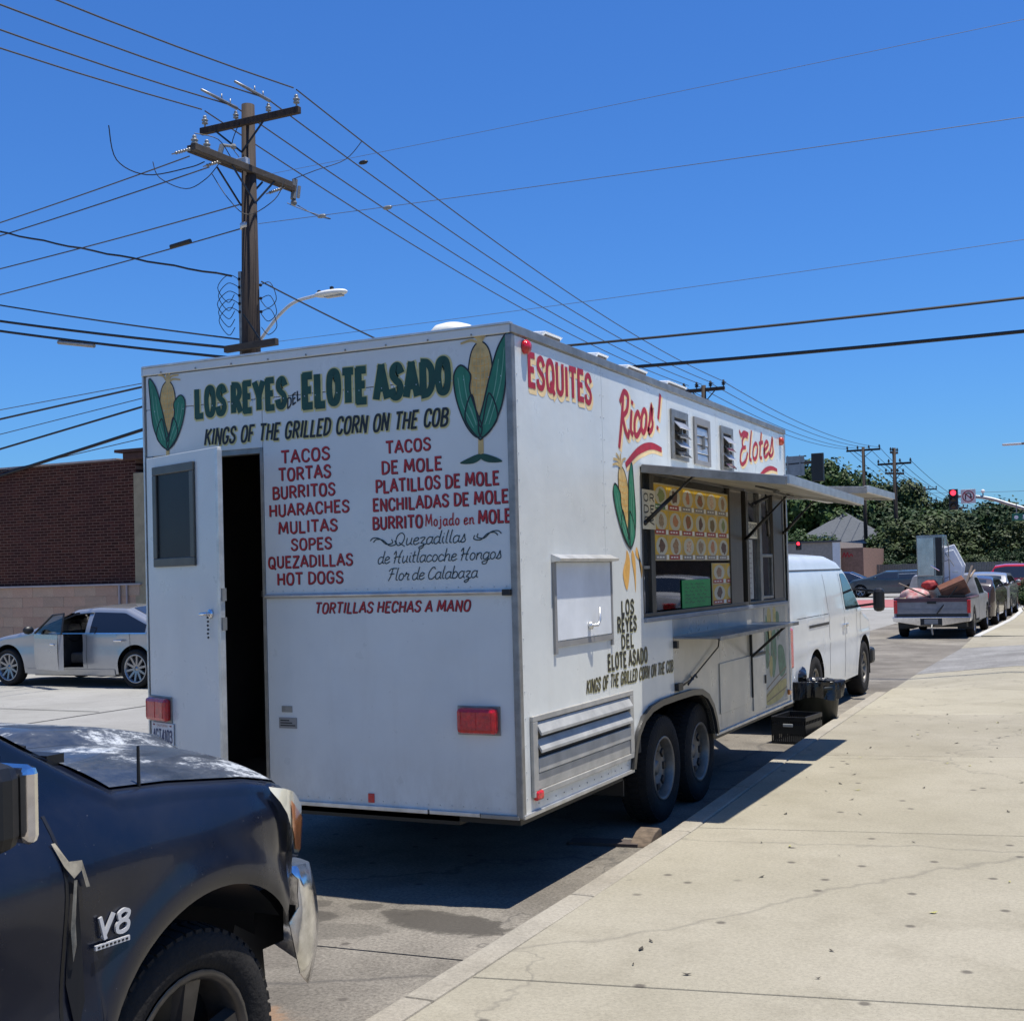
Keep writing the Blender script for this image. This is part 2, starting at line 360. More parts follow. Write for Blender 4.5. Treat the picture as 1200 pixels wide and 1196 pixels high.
def ribbon(mb, pl, pts, w, off, closed=False, flare=0.0, taper=0.0, capr=False):
    P = [Vector((p[0], p[1])) for p in pts]
    Q = [P[0]]
    for p in P[1:]:
        if (p-Q[-1]).length > 1e-5: Q.append(p)
    P = Q; n = len(P)
    if n < 2: return
    if not closed and capr:
        d = (P[1]-P[0]).normalized(); P[0] = P[0] - d*w*0.35; d = (P[-1]-P[-2]).normalized(); P[-1] = P[-1] + d*w*0.35
    tot = [0.0]
    for a, b in zip(P, P[1:]): tot.append(tot[-1] + (b-a).length)
    Lr, Rr = [], []
    for i in range(n):
        a = P[i-1] if (i > 0 or closed) else P[i]; c = P[(i+1) % n] if (i < n-1 or closed) else P[i]
        d1 = (P[i]-a).normalized() if (P[i]-a).length > 1e-9 else None
        d2 = (c-P[i]).normalized() if (c-P[i]).length > 1e-9 else None
        if d1 is None: d1 = d2
        if d2 is None: d2 = d1
        n1 = Vector((-d1.y, d1.x)); n2 = Vector((-d2.y, d2.x)); mm = n1 + n2
        if mm.length < 1e-6: mm = n1.copy()
        mm.normalize(); k = min(1.7, 1/max(0.35, mm.dot(n1)))
        t = tot[i]/tot[-1] if tot[-1] else 0; e = abs(2*t-1)
        ww = w*(1 + flare*max(0, e-0.6)/0.4 - (taper*e if not closed else 0))
        Lr.append(P[i] + mm*k*ww/2); Rr.append(P[i] - mm*k*ww/2)
    vs = [pl.at(q, off) for q in Lr] + [pl.at(q, off) for q in Rr]
    fs = [(i, i+1, n+i+1, n+i) for i in range(n-1)]
    if closed: fs.append((n-1, 0, n, 2*n-1))
    mb.add(vs, fs)
def text(mb, s, pl, u0, u1, v, h, w=0.14, slant=0.0, slope=0.0, off=0.002, low=LO, up=UP, gap=0.16, flare=0.0, taper=0.0, jit=0.02, ws=None, space=0.3, grow=0.0, du=0.0, dv=0.0):
    """letters of string s fitted between u0 and u1 with their foot at v, h tall; w = stroke width / height"""
    gl = []; x = 0
    for ch in s:
        if ch == ' ': x += space; continue
        g = up.get(ch) or UP.get(ch) if ch.isupper() or not ch.isalpha() else low[ch]
        gl.append((x, g)); x += g[0] + gap
    x -= gap
    sx = (u1-u0-h*w*0.6)/x; sw = (ws or w)*h
    rnd = random.Random(len(s)*31 + ord(s[0]))
    cnt = 0
    for gx, (gw, strokes) in gl:
        jy = rnd.uniform(-jit, jit); js = rnd.uniform(-jit, jit)
        for kind, pts in strokes:
            q = []
            for (a, b) in (catmull(pts, kind == 2) if kind else pts):
                hh = h*(1 + grow*(gx+a)/x)
                uu = u0 + h*w*0.3 + (gx + a)*sx + slant*b*hh
                vv = v + (b + jy + js*a)*hh + slope*(uu-u0)
                q.append((uu+du, vv+dv))
            if kind == 0:
                for i, (a, b) in enumerate(zip(q, q[1:])):
                    a = Vector(a); b = Vector(b); d = (b-a).normalized()*sw
                    ribbon(mb, pl, [a-d*(.36 if i else .12), b+d*(.36 if i < len(q)-2 else .12)], sw, off + 0.00008*(cnt % 14), flare=flare*.6, taper=0)
                    cnt += 1
            else:
                ribbon(mb, pl, q, sw, off + 0.00008*(cnt % 14), closed=(kind == 2), flare=flare, taper=taper, capr=(kind == 1))
                cnt += 1
def patch(mb, pl, poly, off, smooth=False):
    q = catmull(poly, True, 5) if smooth else poly
    mb.add([pl.at(p, off) for p in q], [tuple(range(len(q)))])
# ================================================================ materials in use
WHITE = mat('white_paint', (0.74, 0.75, 0.74), 0.32, var=0.10, scale=2.2, bump=0.25, bscale=3.0, spec=0.5, col2=(0.60, 0.61, 0.60))
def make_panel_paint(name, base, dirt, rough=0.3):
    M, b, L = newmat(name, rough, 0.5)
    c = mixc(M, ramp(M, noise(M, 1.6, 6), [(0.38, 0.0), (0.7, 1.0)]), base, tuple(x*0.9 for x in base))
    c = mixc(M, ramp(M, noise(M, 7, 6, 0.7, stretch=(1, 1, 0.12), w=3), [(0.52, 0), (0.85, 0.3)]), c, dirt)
    c = mixc(M, ramp(M, noise(M, 60, 3, 0.7, w=5), [(0.66, 0), (0.75, 0.45)]), c, (0.18, 0.16, 0.13))
    tc = nd(M, 'ShaderNodeTexCoord'); sx = nd(M, 'ShaderNodeSeparateXYZ'); L.new(tc.outputs['Object'], sx.inputs[0])
    mr = nd(M, 'ShaderNodeMapRange'); L.new(sx.outputs[2], mr.inputs[0]); mr.inputs[1].default_value = 0.46; mr.inputs[2].default_value = 0.80; mr.inputs[3].default_value = 0.75; mr.inputs[4].default_value = 0
    ml = nd(M, 'ShaderNodeMath', operation='MULTIPLY'); L.new(mr.outputs[0], ml.inputs[0]); L.new(ramp(M, noise(M, 6, 7, .75, stretch=(1,1,.4), w=8), [(.40,0),(.62,1)]), ml.inputs[1])
    c = mixc(M, ml.outputs[0], c, dirt)                         # road spray low down
    L.new(c, b.inputs['Base Color'])
    b.inputs['Coat Weight'].default_value = 0.35; b.inputs['Coat Roughness'].default_value = 0.12
    n = bumpn(M, noise(M, 1.1, 2, 0.4, stretch=(1, 1, 0.6)), 0.6, 0.06)
    n = bumpn(M, noise(M, 9, 2, 0.5, w=4), 0.15, 0.01, n)
    L.new(n, b.inputs['Normal'])
    L.new(ramp(M, noise(M, 5, 4, w=6), [(0.3, rough*0.8), (0.7, rough*1.5)]), b.inputs['Roughness'])
    return M
PANEL = make_panel_paint('panel_paint', (0.66, 0.665, 0.61), (0.50, 0.48, 0.42))
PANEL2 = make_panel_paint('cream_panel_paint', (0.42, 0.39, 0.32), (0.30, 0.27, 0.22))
ALU = mat('aluminium', (0.62, 0.61, 0.58), 0.38, 0.75, var=0.25, scale=8, bump=0.2, bscale=25)
ALU_D = mat('dull_aluminium', (0.36, 0.35, 0.32), 0.45, 0.6, var=0.3, scale=10)
STEEL = mat('stainless', (0.55, 0.57, 0.60), 0.22, 0.9, var=0.1, scale=4, bump=0.15, bscale=4)
CHROME = mat('chrome', (0.8, 0.8, 0.82), 0.1, 1.0, var=0.15, scale=20)
GREYSHEET = mat('grey_sheet', (0.36, 0.345, 0.32), 0.5, 0.3, var=0.15, scale=5, bump=0.15, bscale=12)
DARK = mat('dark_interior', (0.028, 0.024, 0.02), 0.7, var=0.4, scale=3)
BROWNI = mat('brown_panel', (0.10, 0.082, 0.062), 0.55, var=0.3, scale=4, stretch=(4, 4, 1))
BLACK = mat('black_plastic', (0.009, 0.009, 0.009), 0.45, var=0.3, scale=30)
RUBBER = mat('tyre_rubber', (0.014, 0.013, 0.012), 0.85, var=0.4, scale=14, bump=0.5, bscale=60, col2=(0.026, 0.023, 0.020), spec=.25)
RIMM = mat('grey_rim', (0.24, 0.22, 0.19), 0.45, 0.5, var=0.3, scale=10)
REDL = mat('red_lens', (0.60, 0.008, 0.012), 0.12, var=0.35, scale=30, coat=0.6, bump=0.5, bscale=80)
AMBER = mat('amber_lens', (0.75, 0.22, 0.03), 0.2, var=0.3, scale=30, coat=0.5)
GLASS = mat('window_glass', (0.03, 0.035, 0.04), 0.04, var=0.0, spec=0.9, coat=0.3)
def make_pane():
    M, b, L = newmat('clear_pane', 0.02, 0.9)
    nt = M.node_tree
    t = nd(M, 'ShaderNodeBsdfTransparent'); t.inputs[0].default_value = (0.55, 0.58, 0.57, 1)
    g = nd(M, 'ShaderNodeBsdfGlossy'); g.inputs['Roughness'].default_value = 0.02
    f = nd(M, 'ShaderNodeFresnel'); f.inputs[0].default_value = 1.42
    x = nd(M, 'ShaderNodeMixShader'); L.new(f.outputs[0], x.inputs[0]); L.new(t.outputs[0], x.inputs[1]); L.new(g.outputs[0], x.inputs[2])
    L.new(x.outputs[0], nt.nodes['Material Output'].inputs['Surface']); return M
PANE = make_pane()
P_RED = mat('red_sign_paint', (0.50, 0.014, 0.020), 0.45, var=0.25, scale=20)
P_DRED = mat('dark_red_shade_paint', (0.05, 0.02, 0.03), 0.5, var=0)
P_GREEN = mat('dark_green_sign_paint', (0.008, 0.075, 0.042), 0.45, var=0.3, scale=12)
P_LGREEN = mat('leaf_green_paint', (0.03, 0.24, 0.13), 0.45, var=0.35, scale=16, stretch=(1, 1, 0.3))
P_PALEG = mat('pale_green_paint', (0.20, 0.45, 0.30), 0.45, var=0.2, scale=20)
P_YEL = mat('yellow_sign_paint', (0.60, 0.53, 0.22), 0.5, var=0.2, scale=16)
P_CORN = mat('corn_yellow_paint', (0.60, 0.42, 0.16), 0.5, var=0.3, scale=18)
P_CREAM = mat('cream_sign_paint', (0.85, 0.62, 0.30), 0.5, var=0.1, scale=16)
P_ORANGE = mat('orange_sign_paint', (0.72, 0.38, 0.08), 0.5, var=0.2, scale=16)
P_BLACK = mat('black_sign_paint', (0.012, 0.014, 0.014), 0.4, var=0.2, scale=16)
P_TEAL = mat('dark_teal_paint', (0.012, 0.035, 0.04), 0.45, var=0.2, scale=16)
CARD_W = mat('white_card', (0.72, 0.72, 0.70), 0.5, var=0.1)

WALK = concrete('sidewalk_concrete', (0.37, 0.335, 0.245), (0.44, 0.40, 0.305), (0.28, 0.25, 0.18), fleck=0.14, crack=.3)
CURBM = concrete('curb_concrete', (0.36, 0.32, 0.245), (0.45, 0.41, 0.33), (0.2, 0.18, 0.14), gum=False)
LANE = concrete('parking_lane_concrete', (0.17, 0.15, 0.122), (0.31, 0.28, 0.23), (0.085, 0.075, 0.062), gum=True, crack=0.6, fleck=0.4, spots=((-.27,-.36,.40,.17,-.12,.85,(.05,.044,.036)),(-.95,-.50,.13,.10,.3,.7,(.05,.044,.036)),(-1.08,-.28,.09,.07,0,.6,(.05,.044,.036)),(-.80,-.24,.10,.07,0,.6,(.05,.044,.036)),(-.74,-.68,.30,.14,.2,.35,(.05,.044,.036)),(-1.0,-1.2,.5,.25,.4,.4,(.06,.05,.04)),(-.35,-1.95,.30,.25,0,.6,(.26,.15,.08))))
ROADM = concrete('street_concrete', (0.33, 0.32, 0.29), (0.39, 0.38, 0.35), (0.27, 0.26, 0.24), gum=False, crack=0.3, fleck=0.08)
ROUGHA = concrete('rough_asphalt', (0.22, 0.21, 0.195), (0.34, 0.33, 0.31), (0.12, 0.115, 0.10), gum=False, fleck=0.6)
DIRT = mat('dry_earth', (0.28, 0.23, 0.16), 0.95, var=0.5, scale=3, bump=0.5, bscale=30)
REDROAD = mat('red_road_paint', (0.42, 0.13, 0.12), 0.8, var=0.3, scale=2)
WPAINT = mat('white_road_paint', (0.72, 0.72, 0.70), 0.7, var=0.15, scale=8)

# ================================================================ ground, street, pavement
def sheet(name, poly, z, m, kind='structure', parent=None, thick=None):
    mb = MB()
    if thick: mb.prism(poly, 'z', z-thick, z)
    else: mb.add([(x, y, z) for x, y in poly], [tuple(range(len(poly)))])
    o = mb.build(name, m, parent)
    if kind: tag(o, kind=kind)
    return o
sheet('ground', [(-1500,-600),(1500,-600),(1500,2500),(-1500,2500)], -0.03, DIRT)
sheet('street', [(-9.6,-60),(-3.2,-60),(-3.2,46),(9,46),(9,60),(-3.2,60),(-3.2,600),(-10.5,600),(-10.5,60),(-40,60),(-40,46),(-9.6,46)], -0.004, ROADM)
sheet('parking_lot', [(-40,-30),(-9.6,-30),(-9.6,46),(-40,46)], -0.008, ROADM)
mb = MB()
for (x0, y0, x1, y1) in ((-30, 7.0, -9.7, 7.4), (-9.6, -20, -9.55, 46)):
    mb.add([(x0, y0, 0.0), (x1, y1-0.4 if y1 < 10 else y0, 0.0), (x1, (y1-0.37) if y1 < 10 else y1, 0.0), (x0, (y0+0.03) if y1 < 10 else y1, 0.0)], [(0,1,2,3)])
tag(mb.build('pavement_joint', mat('joint_tar', (0.08, 0.075, 0.07), 0.9, var=0.3)), kind='structure')
CXT = [(-2.2,.30),(1,.29),(5.6,.10),(12.9,-.08),(23,-.13),(31.8,-.05),(38,-.2),(41,-.45)]
cx = lambda y: interp(CXT, y)
SK = 0.2                                                      # the joints run a little askew to the kerb
lane = bpy.data.objects.new('parking_lane', None); COL.objects.link(lane); tag(lane, kind='structure')
LY = [-30, -12, -5.4, -0.85, 3.7, 8.2, 13.1, 17.4, 22.0, 27, 32, 37, 42]
for a, b in zip(LY, LY[1:]):
    g = 0.008
    mb = MB(); x0, x1 = -3.19, cx(a)-0.003
    mb.prism([(x0, a+g-0.25*(a > -10)), (x1 if a > -2.3 else 0.29, a+g), (cx(b)-0.003 if b > -2.3 else 0.29, b-g), (x0, b-g-0.25)], 'z', -0.2, 0.0)
    mb.build('slab', LANE, lane)
sheet('lane_joint_bed', [(-3.2,-30),(0.2,-30),(0.2,45),(-3.2,45)], -0.012, mat('joint_dirt', (0.10, 0.09, 0.075), 0.95))
walk = bpy.data.objects.new('sidewalk', None); COL.objects.link(walk); tag(walk, kind='structure')
WY = [-2.6, -1.42, 1.62, 4.78, 7.83, 10.88]
BW = 0.135
for a, b in zip(WY, WY[1:]):
    for k, (xa, xb) in enumerate(((0, 4.4), (4.41, 8.8))):
        xa0 = cx(a)+BW+0.008 if k == 0 else xa; xa1 = cx(b)+BW+0.008 if k == 0 else xa
        mb = MB(); g = 0.006
        mb.prism([(xa0, a+g+SK*(xa0-0.4)), (xb, a+g+SK*(xb-0.4)), (xb, b-g+SK*(xb-0.4)), (xa1, b-g+SK*(xa1-0.4))], 'z', -0.1, 0.13)
        mb.build('slab', WALK, walk, bevel=0.006)
for a, b in ((23.2, 26.2), (26.2, 29.2), (29.2, 32.2), (32.2, 35.2), (35.2, 38.2), (38.2, 41.0)):
    mb = MB(); mb.prism([(cx(a)+.158, a+.006), (8.8, a+.006), (8.8, b-.006), (cx(b)+.158, b-.006)], 'z', -0.1, 0.13)
    mb.build('slab', WALK, walk)
sheet('sidewalk_bed', [(0.35,-2.6),(8.8,-2.6),(8.8,10.8),(0.35,10.8)], 0.112, mat('joint_dirt', (0.1, 0.09, 0.075)), thick=0.1)
kerb = bpy.data.objects.new('curb', None); COL.objects.link(kerb); tag(kerb, kind='structure')
KY = [-2.6, -1.7, -0.1, 1.5, 3.1, 4.9, 6.7, 8.5, 10.3]
for a, b in list(zip(KY, KY[1:])) + [(23.2, 26.2), (26.2, 29.2), (29.2, 32.2), (32.2, 35.2), (35.2, 38.2), (38.2, 41.0)]:
    mb = MB(); g = 0.004
    mb.prism([(cx(a), a+g), (cx(a)+BW, a+g), (cx(b)+BW, b-g), (cx(b), b-g)], 'z', -0.15, 0.131)
    mb.build('curb_stone', CURBM if b < 20 else mat('pale_curb', (0.55, 0.54, 0.5), 0.85, var=0.2), kerb, bevel=0.016)
# corner return of the curb by the crossing, and the driveway between
sheet('corner_pavement', [(-.3,41),(8.8,41),(8.8,44.5),(1.5,44.5),(0.3,43.6),(-.3,42)], 0.128, WALK, thick=0.2)
mb = MB()
mb.add([(cx(10.3)-.02,10.3,.005),(1.3,10.9,.131),(1.3,14.7,.126),(-.11,14.4,.005)], [(0,1,2,3)])
mb.add([(1.3,10.9,.131),(8.8,12.5,.131),(8.8,16,.127),(1.3,14.7,.126)], [(0,1,2,3)])
tag(mb.build('driveway_apron', WALK), kind='structure')
mb = MB()
mb.add([(-.12,14.4,.007),(1.3,14.72,.128),(1.3,20.2,.128),(-.12,20.8,.007)], [(0,1,2,3)])
mb.add([(1.3,14.72,.128),(8.8,16,.129),(8.8,22,.129),(1.3,20.2,.128)], [(0,1,2,3)])
tag(mb.build('driveway', ROUGHA), kind='structure')
mb = MB()
mb.add([(-.13,20.8,.006),(1.3,20.2,.127),(1.3,23.2,.129),(-.13,23.2,.1)], [(0,1,2,3)])
mb.add([(1.3,20.2,.127),(8.8,22,.127),(8.8,23.2,.129),(1.3,23.2,.129)], [(0,1,2,3)])
tag(mb.build('driveway_ramp', WALK), kind='structure')
sheet('near_driveway', [(0.29,-9),(9,-9),(9,-2.6),(0.29,-2.6)], 0.0, LANE)
sheet('far_crosswalk', [(-9.6,47),(-1,47),(-1,59),(-9.6,59)], 0.004, REDROAD)
mb = MB()
for (a, b) in ((44.9, 45.3), (59.6, 60.0)): mb.add([(-9.6,a,.006),(0,a,.006),(0,b,.006),(-9.6,b,.006)], [(0,1,2,3)])
mb.add([(-3.3,-60,.003),(-3.2,-60,.003),(-3.2,44,.003),(-3.3,44,.003)], [(0,1,2,3)]) if False else None
tag(mb.build('road_marking', WPAINT), kind='structure')
# stains and litter
def blob(pts, z, m, name, k=5):
    mb = MB(); q = catmull(pts, True, k); rr = random.Random(3)
    mb.add([(p.x+rr.uniform(-.012,.012), p.y+rr.uniform(-.012,.012), z) for p in q], [tuple(range(len(q)))])
    return tag(mb.build(name, m), kind='stuff')
mb = MB()
rr = random.Random(11)
for i in range(80):
    x, y = rr.uniform(.6, 3.0), rr.uniform(-1.2, 9); a = rr.uniform(0, 6.3); r = rr.uniform(.010, .028)
    mb.add([(x+r*math.cos(a+t)*(1 if k % 2 else .45), y+r*math.sin(a+t)*(1 if k % 2 else .45), .134+.006*(k % 2)) for k, t in enumerate((0,1.57,3.14,4.71))], [(0,1,2,3)])
    mb.m[-1] = 0 if i % 6 else 1
tag(mb.build('leaf_litter', [mat('dark_litter', (0.06, 0.05, 0.035), 0.9), mat('pale_leaf', (0.45, 0.42, 0.14), 0.7)]), kind='stuff')

# ================================================================ the food trailer
T = thing('food_trailer', 'white box food trailer with hand painted menu lettering and open serving window', 'food trailer')
W, LEN, ZB, ZT = 2.44, 5.82, 0.46, 3.0
rear = Plane((0,0,0), (1,0,0), (0,0,1), (0,-1,0))
side = Plane((0,0,0), (0,1,0), (0,0,1), (1,0,0))
def tbox(name, x0, x1, y0, y1, z0, z1, m, bevel=0, parent=T, label=None):
    o = MB().box(x0, x1, y0, y1, z0, z1).build(name, m, parent, bevel=bevel)
    if label: o['label'] = label
    return o
# --- rear wall sheets
tbox('rear_panel', -2.43, -.012, 0, .03, 2.742, 2.94, PANEL, .002)
tbox('rear_panel', -2.43, -1.582, 0, .03, 2.462, 2.738, PANEL, .002)
tbox('rear_panel', -1.578, -.012, 0, .03, 1.615, 2.738, PANEL, .002)
tbox('rear_panel', -1.578, -.012, 0, .03, .47, 1.605, PANEL, .002)
tbox('door_threshold', -2.43, -1.58, 0.001, .05, .47, .535, ALU_D)
tbox('door_jamb', -2.44, -2.385, -.006, .06, .47, 2.462, ALU_D, .003)
tbox('door_jamb', -1.60, -1.579, -.004, .06, .535, 2.462, ALU_D, .002)
tbox('door_header', -2.385, -1.60, .004, .06, 2.43, 2.462, ALU_D, .002)
# --- right wall sheets (x = 0 is their outer face)
def spanel(poly, m=PANEL, name='side_panel', x0=-.03, x1=0.0, label=None):
    o = MB().prism(poly, 'x', x0, x1).build(name, m, T)
    if label: o['label'] = label
    return o
G = .0015
AR = [(1.60,.47),(1.64,.58),(1.70,.67),(1.80,.745),(1.95,.79),(2.15,.81),(2.45,.815)]
AR2 = [(2.45,.815),(2.80,.815),(3.0,.80),(3.15,.755),(3.27,.67),(3.34,.57),(3.38,.47)]
spanel([(.03,.47),(1.24-G,.47),(1.24-G,2.94),(.03,2.94)])
spanel([(1.24+G,.47)] + AR + [(2.45-G,1.40),(1.88,1.40),(1.88,2.385),(2.45-G,2.385),(2.45-G,2.94),(1.24+G,2.94)])
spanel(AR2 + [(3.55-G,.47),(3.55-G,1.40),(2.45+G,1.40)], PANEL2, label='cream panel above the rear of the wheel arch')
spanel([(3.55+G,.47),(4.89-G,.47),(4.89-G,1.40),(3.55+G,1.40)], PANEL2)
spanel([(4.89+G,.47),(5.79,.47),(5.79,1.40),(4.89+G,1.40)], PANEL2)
for a, b in ((2.45,3.62),(3.62,4.77),(4.77,5.79)):
    spanel([(a+G,2.385),(b-G if b < 5.7 else b,2.385),(b-G if b < 5.7 else b,2.94),(a+G,2.94)])
spanel([(1.90,2.385),(2.45-G,2.385),(2.45-G,2.39),(1.90,2.39)], ALU_D, 'flashing', 0.001, .012)
# --- other faces
tbox('left_wall', -2.44, -2.41, .06, 5.82, .47, 2.94, PANEL)
tbox('front_wall', -2.41, 0, 5.79, 5.82, .47, 2.94, PANEL)
tbox('roof', -2.44, -.0, 0.0, 5.82, 2.945, 2.985, WHITE)
tbox('floor_frame', -2.02, -.42, .10, 5.76, .38, .47, BLACK); tbox('floor_frame', -2.38, -.06, .10, 1.60, .40, .468, BLACK); tbox('floor_frame', -2.38, -.06, 3.40, 5.76, .40, .468, BLACK)
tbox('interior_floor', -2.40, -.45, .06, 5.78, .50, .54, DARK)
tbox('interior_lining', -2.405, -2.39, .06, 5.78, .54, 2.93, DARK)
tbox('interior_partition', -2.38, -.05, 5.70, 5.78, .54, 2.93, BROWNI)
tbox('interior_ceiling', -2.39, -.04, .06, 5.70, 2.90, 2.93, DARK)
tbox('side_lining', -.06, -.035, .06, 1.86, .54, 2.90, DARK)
tbox('kitchen_shelf', -2.30, -1.9, .9, 5.3, 1.6, 1.64, ALU_D)
tbox('kitchen_counter', -2.30, -1.75, .9, 5.5, .54, 1.35, STEEL, .01)
tbox('serving_counter', -.62, -.07, 1.95, 5.6, 1.28, 1.33, STEEL, .005)
tbox('exhaust_hood', -2.3, -1.3, 1.2, 3.4, 2.25, 2.88, ALU_D, .01)
for (y, z, h, r) in ((2.0,1.64,.25,.06),(2.2,1.64,.3,.05),(2.6,1.64,.2,.09),(3.3,1.64,.32,.06),(3.8,1.64,.22,.08),(4.4,1.64,.28,.05)):
    MB().lathe([(0,0),(r,0),(r,h),(0,h)], (-2.1,y,z), n=12).build('pot', ALU, T)
# --- trims and rails
tbox('top_rail', -2.445, .006, -.012, .0, 2.945, 2.990, PANEL, .004); tbox('top_lip', -2.445, .006, -.018, .02, 2.990, 3.002, ALU, .002)
tbox('top_rail', .0, .014, -.014, 5.83, 2.945, 2.992, ALU_D, .004)
tbox('top_rail', -2.455, -2.44, -.014, 5.83, 2.94, 3.0, ALU, .004)
tbox('corner_post', -.030, .010, -.010, .0305, .455, 2.94, ALU_D, .006)
tbox('corner_post', -2.452, -2.44, -.012, .03, .455, 2.94, ALU, .003)
tbox('corner_post', -.02, .008, 5.79, 5.83, .455, 2.94, ALU, .004)
o = MB().prism([(-.012,1.603),(-.022,1.61),(-.024,1.618),(-.012,1.628),(0,1.628),(0,1.603)], 'x', -1.575, -.03).build('belt_molding', ALU, T, bevel=.002)
tbox('molding_cap', -.075, -.028, -.027, -.001, 1.598, 1.630, BLACK, .003)
tbox('bottom_rail', -1.578, -.55, -.016, .0, .452, .476, ALU, .003)
tbox('bottom_rail', -.54, -.24, -.014, .0, .452, .474, ALU, .003)
tbox('bottom_rail', -.235, -.012, -.016, .0, .450, .472, ALU_D, .003)
tbox('bottom_rail', .0, .016, .0, 1.60, .452, .474, ALU, .003)
tbox('bottom_rail', .0, .016, 3.38, 5.82, .452, .474, ALU, .003)
for i, x in enumerate([-2.3+.26*k for k in range(9)]):
    MB().ball((x,-.016,2.955), .006, 6).build('rivet', ALU_D, T)
for i, y in enumerate([.2+.11*k for k in range(13)]):
    MB().ball((.001,y,.505), .004, 6).build('rivet', ALU_D, T)
RV = MB().ball((0,0,0), .0042, 6).mesh('rivet', ALU)
for (y, z0, z1) in ((1.215,1.05,2.90),(1.265,1.05,2.90),(2.475,2.42,2.90),(3.60,2.42,2.90),(4.79,2.42,2.90),(2.475,.86,1.36),(3.53,.52,1.36),(.06,.55,2.88),(5.76,.55,2.88)):
    n = int((z1-z0)/.13)
    for k in range(n+1): place(RV, 'rivet', T, (.0, y, z0+(z1-z0)*k/max(1,n)))
for k in range(22): place(RV, 'rivet', T, (-.06-.07*k, -.001, 1.645)); place(RV, 'rivet', T, (-.06-.07*k, -.001, .50))
for k in range(33): place(RV, 'rivet', T, (-.06-.072*k, -.001, 2.728))
# --- door, hinged on its left edge and standing ajar
dr = MB().box(0, .80, -.036, -.012, .545, 2.445).build('door', PANEL, T, bevel=.003, loc=(-2.385, -.012, 0), rot=(0, 0, -rad(20)))
door_pl = Plane((0,-.036,0), (1,0,0), (0,0,1), (0,-1,0))
mb = MB()
for (a, b, c, d) in ((.09,.56,2.335,2.385),(.09,.56,1.80,1.85),(.09,.135,1.85,2.335),(.515,.56,1.85,2.335)): mb.box(a, b, -.052, -.037, c, d)
mb.build('door_window_frame', mat('brown_aluminium', (0.13, 0.125, 0.105), 0.4, 0.5, var=0.2), dr, bevel=.004)
MB().box(.136, .514, -.041, -.0365, 1.851, 2.334).build('door_window_pane', mat('dark_screen', (0.010, 0.012, 0.014), .35, var=.3, scale=5, spec=.25), dr)
mb = MB(); mb.tube([(.70,-.037,1.53),(.70,-.075,1.53)], .011, 8); mb.tube([(.715,-.075,1.532),(.655,-.078,1.528)], .010, 8)
mb.lathe([(0,-.037),(.026,-.037),(.026,-.045),(0,-.045)], (.70,0,1.53), 'y', 14)
mb.build('door_handle', CHROME, dr, smooth=True)
mb = MB()
for k in range(6): mb.ball((.69+.003*(k % 2),-.052,1.51-.022*k), .007, 6)
mb.build('key_chain', BLACK, dr)
mb = MB().box(.775, .802, -.040, -.008, .60, 2.43); mb.build('door_edge_strip', ALU, dr, bevel=.002)
for z in (1.44, 1.60): MB().box(.802, .812, -.03, -.004, z, z+.07).build('latch_plate', ALU_D, dr)
# lamps and plate on the door
def lamp(x0, x1, z0, z1, y, parent, amount=.045):
    o = MB().box(x0, x1, y-amount, y, z0, z1).build('tail_light', REDL, parent, bevel=.022)
    MB().box(x0-.008, x1+.008, y-.006, y-.001, z0-.008, z1+.008).build('lamp_base', ALU_D, o, bevel=.002)
    mb = MB()
    for k in range(3):
        x = x0+.03+(x1-x0-.06)*k/2; mb.box(x-.0015, x+.0015, y-amount-.002, y-amount+.003, z0+.02, z1-.02)
    mb.build('lens_rib', REDL, o)
    return o
lamp(.0, .245, .905, 1.04, -.037, dr)
pt = MB().box(.02, .275, -.046, -.040, .765, .895).build('license_plate', mat('plate_white', (0.62, 0.62, 0.60), 0.4, var=0.1), dr, bevel=.003)
ppl = Plane((0,-.046,0), (1,0,0), (0,0,1), (0,-1,0))
mb = MB(); text(mb, '4GT4103', ppl, .035, .262, .785, .068, w=.15, off=.001); mb.build('plate_lettering', mat('plate_blue', (0.02, 0.03, 0.12), 0.5), pt)
mb = MB()
for x in (.05, .245): mb.box(x-.01, x+.01, -.0475, -.046, .876, .884)
text(mb, 'CALIFORNIA', ppl, .085, .21, .872, .012, w=.12, off=.001); mb.build('plate_lettering', mat('plate_red', (0.3, 0.03, 0.03), 0.5), pt)
lamp(-.352, -.118, .885, 1.02, -.0005, T)
tbox('side_reflector', -.925, -.885, -.006, -.0005, .49, .54, REDL, .003)
tbox('builder_plate', -1.485, -1.415, -.004, -.0005, .965, 1.0, ALU_D)
o = tbox('builder_plate', -1.505, -1.385, -.004, -.0005, .875, .935, GREYSHEET)
mb = MB()
for k in range(3): mb.box(-1.495, -1.395-.02*k, -.005, -.0042, .888+.014*k, .894+.014*k)
mb.build('plate_print', P_BLACK, o)
# --- side fittings: marker lamps
for (y, z) in ((.16, 2.895), (5.66, 2.87)):
    o = MB().lathe([(0,.0),(.038,.0),(.038,.02),(.025,.034),(0,.038)], (0,y,z), 'x', 14).build('marker_light', REDL if y < 1 else mat('orange_red_lens', (0.5, 0.06, 0.02), 0.2), T, smooth=True)
MB().box(.0005, .030, .13, .215, .525, .575).build('marker_light', REDL, T, bevel=.012)
MB().box(.0005, .028, 5.66, 5.73, .54, .59).build('marker_light', AMBER, T, bevel=.012)
